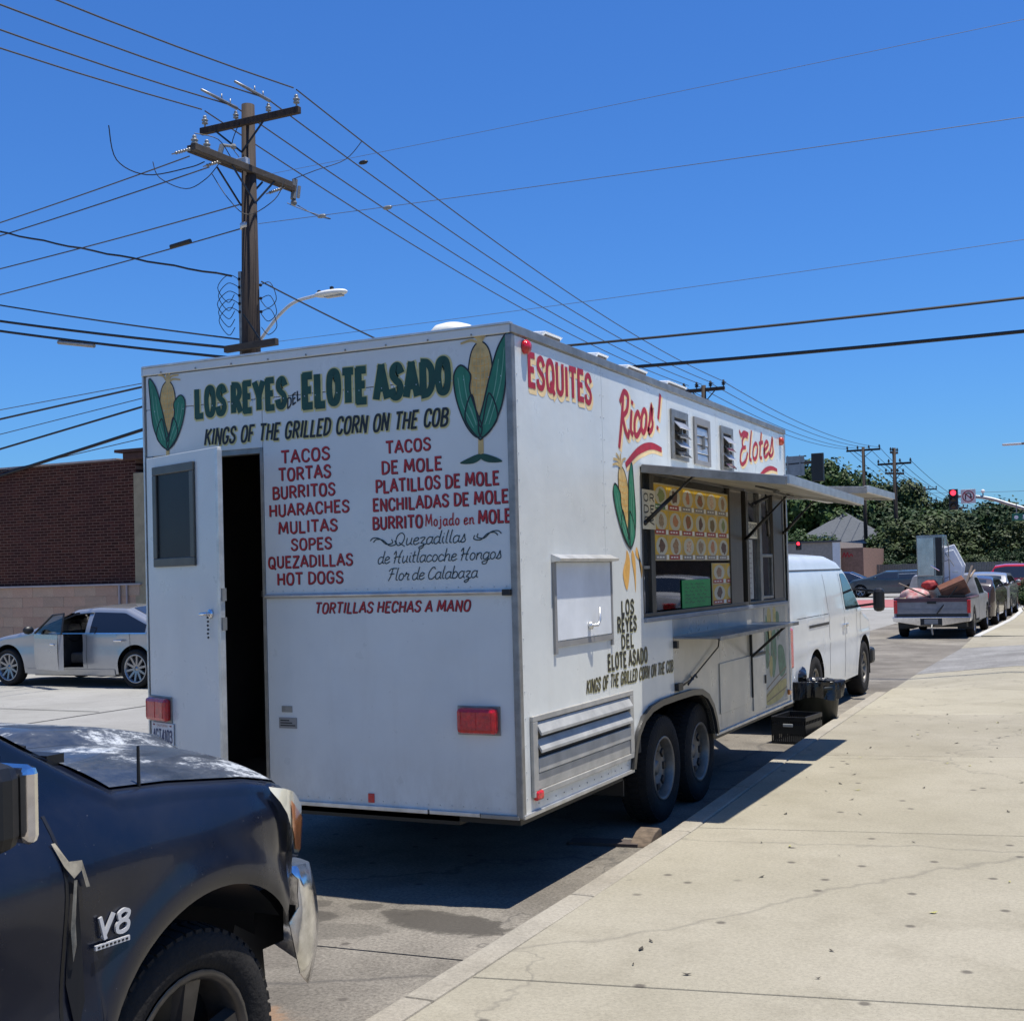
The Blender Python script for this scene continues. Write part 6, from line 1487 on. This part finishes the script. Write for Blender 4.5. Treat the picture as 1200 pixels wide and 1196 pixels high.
def sagging(a, b, sag, n=24):
    a, b = Vector(a), Vector(b); return [a.lerp(b, i/n)-Vector((0,0,4*sag*(i/n)*(1-i/n))) for i in range(n+1)]
def wire(a, b, sag, r, label, m=WIRE, group=None, wob=0):
    pts = sagging(a, b, sag, 60 if wob else 24)
    if wob: pts = [p+Vector((0,0,wob*math.sin(i*1.9))) for i, p in enumerate(pts)]
    o = MB().tube(pts, r, 6, cap=False).build('overhead_wire', m); tag(o, label, 'wire', group); return o
gw = 'bare wires strung along the street'
PK2 = (-13.3, 47.4)
for i, (x, z, x2, lb) in enumerate(((-10.97,11.0,-12.40,'outermost right'),(-11.62,10.93,-12.95,'second from right'),(-12.40,10.93,-13.5,'third from right'),(-13.16,11.0,-14.10,'leftmost'))):
    wire((x,13.7,z), (x2,47.3,9.88), .55, .014, lb+' of four bare wires from the tall pole down the street', WIREG, gw)
    o = MB().tube(sagging((x,13.6,z), (x+.2,-26,11.2), 1.5), .014, 6, cap=False).build('overhead_wire', WIREG); tag(o, lb+' of four bare wires reaching the pole from upper left', 'wire', gw)
# cross street wires, all about square to the street
cw = 'wires crossing the street at the tall pole'
def cross(a, b, r, lb, m=WIREG, sag=.25, wob=0): wire((a[0],13.83,a[1]), (b[0],13.83,b[1]), sag, r, lb, m, cw, wob)
def ext(p, q, x):                                                  # carry the line p-q on to x
    return (x, p[1]+(q[1]-p[1])*(x-p[0])/(q[0]-p[0]))
L_ = -34
cross((-13.68,10.23), ext((-13.68,10.23),(-18.95,9.86),L_), .013, 'uppermost thin wire leaving the crossarm to the left')
cross((-13.19,9.93), ext((-13.19,9.93),(-18.96,9.58),L_), .013, 'second thin wire leaving the crossarm to the left')
cross((-12.48,9.07), ext((-12.48,9.07),(-18.98,8.87),L_), .013, 'thin wire meeting the pole just under the crossarms from the left')
cross((-12.40,8.60), ext((-12.49,8.6),(-18.99,8.31),L_), .013, 'thin wire with a dark splice meeting the pole at the metal band')
cross((-12.7,7.70), ext((-12.89,7.75),(-18.96,9.71),L_), .022, 'twisted black service cable rising to the left', WIRE, .3, .012)
cross((-12.45,6.42), ext((-12.59,6.44),(-19.0,8.11),L_), .018, 'highest of the three black cables at the low crossarm', WIRE, .3)
cross((-12.45,6.24), ext((-12.66,6.24),(-19.01,7.74),L_), .030, 'thick black cable at the low crossarm', WIRE, .3)
cross((-12.3,6.02), ext((-13.61,6.24),(-19.01,7.5),L_), .030, 'lowest thick black cable with a splice box at the low crossarm', WIRE, .3)
R_ = 16
cross((-12.02,8.63), ext((-12.02,8.63),(1.73,8.28),R_), .006, 'thin wire with pale splices crossing the sky to the right at mid height', WIREF, sag=.1)
cross((-11.9,9.55), ext((-12.0,9.62),(1.77,9.74),R_), .004, 'faint thin wire highest in the sky to the right', WIREF, sag=.1)
cross((-11.8,6.30), ext((-6.62,6.15),(1.67,6.39),R_), .0045, 'faint thin wire just above the two black cables', WIREF, sag=.15)
cross((-12.1,5.8), (R_,6.0), .022, 'upper of the two black cables crossing right above the trailer', WIRE, .35)
cross((-12.1,5.38), (R_,5.44), .030, 'lower thicker black cable crossing right above the trailer', WIRE, .35)
cross((-11.98,7.50), (-5.2,4.1), .016, 'black service drop falling from the pole to the right behind the trailer roof', WIRE, .1)
for (a, b, r, lb) in (((-19.06,5.4),(-14.99,5.75),.022,'top heavy black cable over the brick building'),((-19.08,4.75),(-15,5.35),.022,'middle heavy black cable over the brick building'),((-19.09,4.17),(-15.02,4.88),.035,'thickest black cable falling onto the brick building'),((-19.07,5.07),(-15,5.52),.009,'thin wire between the heavy cables over the brick building'),((-19.07,4.25),(-15,4.70),.009,'thin lowest wire over the brick building'),((-19.07,5.6),(-15,5.82),.009,'thin highest wire over the brick building')):
    q = ext(a, b, -12.4); wire((q[0],13.9,q[1]), (ext(a,b,L_)[0],13.9,ext(a,b,L_)[1]), .0, r, lb, WIRE if r > .02 else WIREG, 'cables over the brick building')
for (x, z, s) in ((-13.95,8.50,1),): 
    mb = MB(); mb.tube([(x-.25,13.83,z-.02),(x+.25,13.83,z+.03)], .05, 8); o = mb.build('wire_splice', BLACK); tag(o, 'dark splice sleeve on the thin wire left of the pole', 'splice')
o = MB().tube([(-17.3,13.83,6.88),(-16.3,13.83,6.70)], .045, 8).build('wire_splice', ALU_D); tag(o, 'grey splice box on the lowest thick cable', 'splice')
for (x, z, l) in ((-10.55,8.56,'pale splice on the mid height wire nearest the pole'),(-9.1,8.50,'pale splice on the mid height wire farther right'),(-9.6,9.42,'small dark splice on the faint highest wire')):
    o = MB().ball((x,13.83,z), .06, 8, (1.8,.7,.7)).build('wire_splice', CERA if 'pale' in l else BLACK, smooth=True); tag(o, l, 'splice')
o = MB().tube(catmull([(-15.0,13.0,10.83),(-15.0,13.2,10.2),(-14.5,13.5,9.9),(-13.6,13.7,9.95),(-13.2,13.7,10.0)], k=6), .012, 5).build('jumper_wire', WIRE); tag(o, 'slack loop of thin wire hanging left of the tall pole', 'wire')

def far_pole(label, x, y, H, tiers, arm=1.2, r=.14, transf=False):
    t = thing('utility_pole', label, 'utility pole', (x, y, 0), 0, None)
    MB().tube([(0,0,-.1),(0,0,H)], [r*1.25, r*.85], 10).build('pole', WOOD, t, smooth=True)
    for (z, al, rot) in tiers:
        c_, s_ = math.cos(rot), math.sin(rot)
        MB().bar((-al*c_,-al*s_,z),(al*c_,al*s_,z), .13, .15).build('crossarm', WOOD, t)
        for k in (-1, -.35, .35, 1):
            mb = MB(); insul(mb, (k*al*.95*c_, k*al*.95*s_, z+.06), 1.2); mb.build('insulator', BLACK, t)
        for k in (-1, 1): MB().bar((k*al*.55*c_,k*al*.55*s_,z-.05),(0,0,z-.6), .04).build('arm_brace', BLACK, t)
    if transf:
        for k in (-1, 1): MB().lathe([(0,0),(.28,0),(.28,.8),(.2,.9),(0,.9)], (k*.6,-.2,H-2.9), 'z', 12).build('transformer', ALU_D, t, smooth=True)
    return t
far_pole('wooden utility pole just topping the trailer roof', -13.45, 47.4, 9.85, [(9.65,.95,0)], r=.12)
far_pole('dark wooden utility pole right of the trailer with one wide crossarm', -15.05, 94.7, 11.1, [(10.85,1.3,0)])
far_pole('tall wooden pole with two crossarm tiers beside the traffic signal', -12.45, 93, 10.7, [(10.35,.5,1.2),(9.5,1.25,0),(8.75,.9,.9)], r=.15)
far_pole('distant pole with twin transformers under two crossarms', -17.7, 149, 11.0, [(10.65,1.4,0),(9.3,1.35,0)], transf=True, r=.15)
far_pole('distant leaning pole stub behind the red signal', -12.7, 140, 8.0, [(7.9,.7,.3)], r=.17)
far_pole('distant pole right of the no U-turn sign', -10.8, 140, 7.75, [(7.5,.9,0)], r=.13)
for k, dx in enumerate((-.95,-.35,.35,.95)):
    wire((-13.45+dx,47.5,9.9), (-15.05+dx*1.3,94.6,11.0), .55, .016, ['leftmost','second','third','rightmost'][k]+' of four wires between the two farther poles', WIREG, gw)
    wire((-15.05+dx*1.3,94.8,11.0), (-17.7+dx*1.4,149,10.8), .7, .02, ['leftmost','second','third','rightmost'][k]+' of four wires between the third pole and the transformer pole', WIREG, gw)
    wire((-12.45+dx*1.3,93,9.65), (-10.8+dx*.9,140,7.7), .8, .02, ['leftmost','second','third','rightmost'][k]+' of the four wires falling away from the two tier pole', WIREG, gw)
for z, z2 in ((6.9,6.9),(6.4,6.3),(5.9,5.95),(9.6,9.55)):
    wire((-17.7,149,z+.6), (12,149,z2+.6), .3, .02, ['highest but one','middle','lowest','topmost'][[6.9,6.4,5.9,9.6].index(z)]+' of the faint distant wires above the treetops', WIREG, 'faint distant wires')

# ================================================================ traffic signals, sign, far lamp
SIG = mat('signal_black', (0.015,0.016,0.016), .5, var=.2)
GALV = mat('galvanised', (0.33,0.34,0.34), .45, .5, var=.2)
ms = thing('traffic_signal_mast', 'curved steel mast arm reaching in from the right over the junction', 'signal mast', (3.6, 62, 0))
mb = MB(); mb.smooth = True; mb.tube(catmull([(0,0,0),(0,0,2.6),(-.5,0,3.3),(-2.2,0,3.75),(-4.2,0,4.15),(-5.6,0,4.62),(-6.6,0,4.98),(-7.6,0,5.16),(-8.15,0,5.18)], k=5), .09, 10); mb.build('mast_arm', GALV, ms)
o = MB().tube([(-6.95,0,5.1),(-6.95,0,5.35)], .035, 6).build('detector_stalk', GALV, ms); MB().ball((-6.95,0,5.38), .10, 8).build('detector', CARD_W, o, smooth=True)
def signal(loc, rz, label, lit=True, s=1.0, n=3):
    t = thing('traffic_light', label, 'traffic light', loc, rz, None, s)
    h = .36*n; MB().box(-.235,.235,-.0,.22,-h/2-.02,h/2+.02).build('housing', SIG, t, bevel=.02)
    if True: MB().box(-.24,.24,.10,.115,-h/2-.03,h/2+.03).build('backplate', SIG, t)
    for k in range(n):
        z = h/2-.18-.36*k
        m_ = mat('lit_red', (.5,.02,.03), .3, emit=(1.0,.03,.06,2.2)) if (k == 0 and lit) else mat('dark_lens', (0.05,0.045,0.02), .3)
        MB().lathe([(0,-.03),(.10,-.015),(.15,.0)], (0,0,z), 'y', 16).build('lens', m_, t)
        mb = MB(); R_ = .165; pts = [(R_*math.cos(a), z+R_*math.sin(a)) for a in [math.pi*(-.1+1.2*i/12) for i in range(13)]]
        mb.add([(x,0,zz) for x, zz in pts]+[(x,-.18,zz) for x, zz in pts], [(i,i+1,14+i,13+i) for i in range(12)]); mb.build('visor', SIG, t)
    return t
signal((-4.78,61.9,5.03), 0, 'traffic light showing red on the mast arm beside the no U-turn sign', s=.93)
signal((-13.3,64,2.95), 0, 'small traffic light showing red just above the van roof', s=.62, n=2)
signal((-7.17,41,5.42), math.pi, 'black back of a traffic light hung left over the serving awning', lit=False, s=.93)
ms2 = thing('signal_mast', 'thin dark mast arm carrying the signal seen from behind', 'signal mast', (-12.4, 41.05, 0)); MB().tube([(0,0,0),(0,0,4.9),(.6,0,5.45),(5.3,0,5.66)], .06, 8).build('mast_arm', BLACK, ms2)
o = thing('sign_back', 'grey back of a rectangular street sign on the thin dark mast', 'sign', (-8.03, 41, 5.53)); MB().box(-.34,.34,-.0,.02,-.37,.37).build('panel', GALV, o); MB().box(-.30,-.26,-.02,0,-.4,.4).build('bracket', GALV, o); MB().box(.16,.20,-.02,0,-.4,.4).build('bracket', GALV, o)
o = thing('no_u_turn_sign', 'square white no U-turn sign on the mast arm', 'sign', (-4.05, 61.9, 5.15)); MB().box(-.36,.36,0,.02,-.36,.36).build('panel', mat('sign_white', (0.62,0.6,0.56), .5), o, bevel=.01)
pl = Plane((0,-.001,0), (1,0,0), (0,0,1), (0,-1,0)); mb = MB(); mb.mi = 0
ribbon(mb, pl, catmull([(-.13,-.17),(-.13,.06),(-.08,.14),(0,.16),(.08,.14),(.12,.06),(.12,-.02)]), .055, .002); patch(mb, pl, [(.02,-.02),(.22,-.02),(.12,-.14)], .0025)
mb.mi = 1; ribbon(mb, pl, [(.27*math.cos(2*math.pi*i/28), .27*math.sin(2*math.pi*i/28)) for i in range(28)], .05, .004, closed=True); ribbon(mb, pl, [(-.19,.19),(.19,-.19)], .05, .005); mb.build('symbol', [P_BLACK, mat('sign_red', (.35,.03,.03), .5)], o, recalc=False)
o = thing('street_name_sign', 'green street name sign with white letters hanging from the mast arm', 'street sign', (-.9, 61.9, 3.98)); MB().box(-1.1,1.1,0,.03,-.17,.19).build('panel', mat('sign_green', (0.01,0.16,0.09), .4, var=.05), o, bevel=.01)
pl = Plane((-1.1,-.002,0), (1,0,0), (0,0,1), (0,-1,0)); mb = MB(); text(mb, 'MA', pl, .50, .92, -.09, .20, w=.2, off=.002)
patch(mb, pl, [(.2+.10*math.cos(t), .0+.10*math.sin(t)) for t in [i*.5236 for i in range(12)]], .003); mb.build('lettering', CARD_W, o)
MB().box(-.9,-.86,-.0,.03,.19,.75).build('hanger', GALV, o); MB().box(.2,.24,-.0,.03,.19,.45).build('hanger', GALV, o)
o = thing('street_lamp', 'street lamp arm with flat head reaching in at the upper right edge', 'street lamp', (5.5, 50, 0)); mb = MB(); mb.tube(catmull([(0,0,0),(0,0,5.5),(-.4,0,6.4),(-3,0,6.75),(-6.2,0,6.62)], k=5), .05, 8); mb.build('pole', GALV, o, smooth=True)
MB().box(-6.95,-6.2,-.14,.14,6.58,6.66).build('lamp_head', mat('pale_metal', (0.6,0.6,0.58)), o, bevel=.03)

# ================================================================ houses and low buildings far off
ROOF = mat('grey_shingle', (0.11,0.12,0.13), .9, var=.3, scale=6, stretch=(1,1,4))
SLATE = mat('slate_wall', (0.16,0.19,0.23), .8, var=.15)
def hip(name, label, cat, loc, w_, d_, hw_, hr, wm, group=None, wins=()):
    t = thing(name, label, cat, loc)
    MB().box(-w_/2, w_/2, 0, d_, 0, hw_).build('wall', wm, t)
    e = .5; r = min(w_, d_)/2
    mb = MB(); vs = [(-w_/2-e,-e,hw_-.05),(w_/2+e,-e,hw_-.05),(w_/2+e,d_+e,hw_-.05),(-w_/2-e,d_+e,hw_-.05),(-max(0,w_/2-r),d_/2,hr),(max(0.01,w_/2-r),d_/2,hr)]
    mb.add(vs, [(0,1,5,4),(1,2,5),(2,3,4,5),(3,0,4),(3,2,1,0)]); mb.build('roof', ROOF, t)
    MB().box(-w_/2-e-.02, w_/2+e+.02, -e-.05, -e+.02, hw_-.20, hw_-.03).build('gutter', mat('gutter_grey', (0.3,0.33,0.36), .6), t)
    for (x0, x1, z0, z1) in wins:
        f_ = MB().box(x0-.08, x1+.08, -.06, 0, z0-.08, z1+.08).build('window', CARD_W, t); MB().box(x0, x1, -.08, -.061, z0, z1).build('pane', GLASS, f_)
    return t
hip('grey_house', 'slate blue house with a grey hipped roof behind the utility poles', 'house', (-17.4, 95, 0), 6.6, 8, 3.7, 6.2, SLATE, wins=[(1.0,2.2,1.6,2.9),(-2.4,-1.2,1.6,2.9)])
hip('low_house', 'low grey house wing left of the hipped roof house', 'house', (-22.8, 93, 0), 5, 6, 3.4, 4.9, SLATE, wins=[(-1.2,.6,1.4,2.6)])
tb = thing('tan_shop', 'low tan shop building with a red painted word on its side', 'building', (-14.4, 75, 0)); MB().box(-2.4,1.2,0,8,0,3.3).build('wall', mat('tan_stucco', (0.40,0.36,0.30), .9, var=.2), tb); MB().box(1.2,2.6,.3,8,0,2.9).build('side_wall', mat('red_brick_far', (0.30,0.17,0.12), .9, var=.3, scale=8), tb)
MB().box(-2.5,1.3,-.1,.1,3.3,3.42).build('parapet', mat('dark_trim', (0.1,0.1,0.1), .8), tb); MB().box(.75,1.22,-.06,0,0,3.3).build('corner_trim', CARD_W, tb)
mb = MB(); text(mb, 'SHOP' if False else 'EL', Plane((0,-.062,0),(1,0,0),(0,0,1),(0,-1,0)), 1.3, 2.0, 2.3, .3, w=.2) if False else None
patchm = MB(); ribbon(patchm, Plane((0,.29,0),(1,0,0),(0,0,1),(0,-1,0)), catmull([(1.3,2.3),(1.42,2.6),(1.5,2.35),(1.62,2.6),(1.7,2.35),(1.85,2.5),(1.95,2.35)]), .07, .01); patchm.build('painted_word', P_RED, tb, recalc=False)
f = thing('basketball_hoop', 'white basketball backboard in front of the grey house roof', 'basketball hoop', (-16.9, 88, 0)); MB().tube([(0,.3,0),(0,.3,3.3),(0,0,3.6)], .06, 8).build('post', GALV, f)
mb = MB()
for q in ((-.5,.5,3.9,3.98),(-.5,.5,3.3,3.38),(-.5,-.42,3.38,3.9),(.42,.5,3.38,3.9)): mb.box(q[0],q[1],-.05,0,q[2],q[3])
mb.build('backboard', CARD_W, f)
fn_ = thing('board_fence', 'grey board fence behind the old pickup at the far side of the junction', 'fence', (-13, 80, 0))
fm = mat('fence_grey', (0.22,0.21,0.19), .85, var=.3)
pm_ = MB().box(-.07,.07,-.02,.02,0,1.8).mesh('fence_board', fm)
for k in range(60): place(pm_, 'fence_board', fn_, (.5+.16*k, 0, 0))
MB().box(.4,10,.02,.06,1.2,1.3).build('rail', fm, fn_)

# ================================================================ trees and bushes
def leafmat(name, a, b_, t_=.0):
    M, b, L = newmat(name, .6, .25)
    c = mixc(M, ramp(M, noise(M, .9, 3), [(.35,0),(.65,1)]), a, b_)
    c = mixc(M, ramp(M, noise(M, 7, 3, w=4), [(.4,0),(.7,.6)]), c, tuple(min(1, x*1.7) for x in b_))
    L.new(c, b.inputs['Base Color']); return M
LF = [leafmat('leaf_dark', (.008,.020,.005), (.022,.045,.010)), leafmat('leaf_mid', (.016,.036,.007), (.042,.074,.015)), leafmat('leaf_olive', (.022,.034,.010), (.047,.066,.019))]
BARK = mat('bark', (0.09,0.065,0.045), .9, var=.4, scale=6)
def crown_mesh(seed, m, n=2600, clumps=34, leaf=.20):
    """unit crown: leaf clumps through an uneven ellipsoid, z from 0.25 to 1"""
    r = random.Random(seed); vs = []; fs = []
    cs = []
    for i in range(clumps):
        a = r.uniform(0, 6.283); t = math.acos(r.uniform(-.7, 1)); q = r.uniform(.45, 1)**.5*(1+.18*math.sin(3*a+seed))
        cs.append((q*.50*math.sin(t)*math.cos(a), q*.50*math.sin(t)*math.sin(a), .60+q*.36*math.cos(t), r.uniform(.08, .19)))
    for i in range(n):
        c = cs[r.randrange(clumps)]
        d = Vector((r.gauss(0,1), r.gauss(0,1), r.gauss(0,.8))); d = d.normalized()*c[3]*r.uniform(.5, 1.1)
        p = Vector(c[:3])+d; s_ = leaf*r.uniform(.1, .24)
        nn = (d.normalized()+Vector((r.uniform(-.8,.8), r.uniform(-.8,.8), r.uniform(-.3,.9)))).normalized()
        u = nn.orthogonal().normalized(); w_ = nn.cross(u); ro = r.uniform(0, 6.3); u, w_ = u*math.cos(ro)+w_*math.sin(ro), w_*math.cos(ro)-u*math.sin(ro)
        o = len(vs); vs += [p-u*s_, p-w_*s_*.6, p+u*s_, p+w_*s_*.6]; fs.append((o,o+1,o+2,o+3))
    me = bpy.data.meshes.new('crown'); me.from_pydata([tuple(v) for v in vs], [], fs); me.materials.append(m); me.update(); return me
CR = [crown_mesh(i+1, LF[i % 3], 15000, 75 if i < 4 else 26, .125) for i in range(7)]
tk = MB(); tk.tube([(0,0,0),(.01,0,.25),(.0,.01,.45),(.02,0,.62)], [.028,.022,.016,.008], 8)
for (a, q) in ((.5,.22),(2.4,.2),(4.2,.24),(5.5,.18)): tk.tube([(0,0,.30),(q*.5*math.cos(a),q*.5*math.sin(a),.48),(q*math.cos(a),q*math.sin(a),.66)], [.014,.010,.004], 6)
TK = tk.mesh('trunk', BARK)
def tree(x, y, h, w_, k, label, rz=0, group='trees beyond the junction'):
    t = thing('tree', label, 'tree', (x, y, 0), rz, group)
    place(TK, 'trunk', t, scale=(h, h, h)); place(CR[k], 'crown', t, scale=(w_, w_, h)); return t
sp = lambda px, y: -21.43+(px-921)*.0675 if False else (px-1311)*(y+5.76)/1463.12*1.075/.96+2.77+(0)
def wx(px, y):                                                     # along a row of trees at depth y
    return 2.773+(y+5.758)*math.tan(math.atan((px-600)/1463.12)-math.radians(25.9))
for i, (x, y, h, w_, k, lb) in enumerate((
    (-27.0,106,10.2,11,0,'broad green tree rising behind the serving awning'), (-20.5,104,10.6,10,1,'tall uneven tree left of the wide crossarm pole'), (-24.0,112,11,10,2,'dark tree behind the signal back'),
    (-15.8,110,9.0,8,5,'thin topped tree right behind the wide crossarm pole'), (-14.6,103,6.6,8,0,'dark bushy tree at the foot of the two tier pole'), (-11.3,118,7.6,4.5,6,'slim upright tree right of the two tier pole'),
    (-31,100,7.5,9,1,'low green tree at the left over the van roof'), (-12.0,104,6.2,8,1,'rounded tree behind the steel cabinet'), (-8.6,106,6.4,9,0,'dark tree under the red traffic light'), (-5.6,104,6.3,8,3,'dark tree behind the no U-turn sign'),
    (-6.9,122,7.0,9,4,'far dark tree between the distant poles'), (-3.0,108,5.9,8,2,'olive tree left of the green street sign'), (-.2,100,6.6,8,0,'tree at the right edge under the green street sign'), (2.6,98,8.4,9,3,'tall tree at the right edge by the street sign'),
    (-1.5,92,5.0,7,2,'low olive tree over the red SUV'), (-18.5,88,4.4,5,1,'small bright tree in front of the grey house'), (-9.9,92,5.2,7,2,'olive tree behind the white fridge'), (-17.0,118,9.6,9,3,'far dark tree behind the grey house roof'), (5.5,104,7.5,9,1,'green tree just beyond the right edge'), (-36,110,9,10,0,'dark tree hidden mostly by the trailer'), (-13.0,96,4.6,6,4,'low dark tree behind the board fence'))):
    tree(x, y, h, w_, k, lb, i*1.3)
def bush(x, y, s, h, m_i, label, z=0, flower=None):
    t = thing('bush', label, 'bush', (x, y, z), x*2.1); mb = MB(); 
    o = place(CR[m_i], 'foliage', t, (0, 0, -h*.32), scale=(s*1.1, s*1.1, h*1.3))
    st = MB()
    for a in (0, 1.6, 3.1, 4.7): st.tube([(0,0,0),(s*.2*math.cos(a), s*.2*math.sin(a), h*.5)], [.03,.012], 5)
    st.build('stem', BARK, t)
    if flower:
        r = random.Random(9); mb = MB()
        for i in range(70):
            a, q = r.uniform(0,6.3), r.uniform(.2,.55)*s; c = Vector((q*math.cos(a), q*math.sin(a), h*r.uniform(.4,.95)))
            mb.ball(c, .035, 5)
        mb.build('flowers', flower, t)
    return t
PINKF = mat('pink_flower', (0.42,0.10,0.10), .7, var=.3)
bush(.10, 43.2, 1.6, .95, 2, 'pink flowering bush on the corner beyond the parked cars', .13, PINKF)
bush(.35, 42.4, 1.6, .75, 1, 'low yellow green hedge at the corner beside the curb', .13); bush(1.4, 42.8, 1.8, .8, 1, 'low hedge running off the right edge', .13)
for i, x in enumerate((-17.5,-15.9,-14.6,-12.2,-10.6,-8.2,-6.2,-4.0,-2.0,.2)):
    bush(x, 84+(i % 3)*2, 3.2, 2.2+.3*(i % 2), i % 4, 'green shrub in the far hedge row, %s' % ['hidden behind the van','left of the grey pole','at the foot of the wide crossarm pole','behind the dark blue SUV','left of the steel cabinet','behind the pickup load','behind the white fridge','above the pickup cab','behind the silver SUV','behind the red SUV'][i])
hb = MB(); r = random.Random(1)
me = crown_mesh(77, LF[0], 26000, 110, .05)
o = place(me, 'distant_woods', None, (-6, 135, -3.4), (0,0,0), (74, 14, 8.8)); tag(o, kind='stuff')
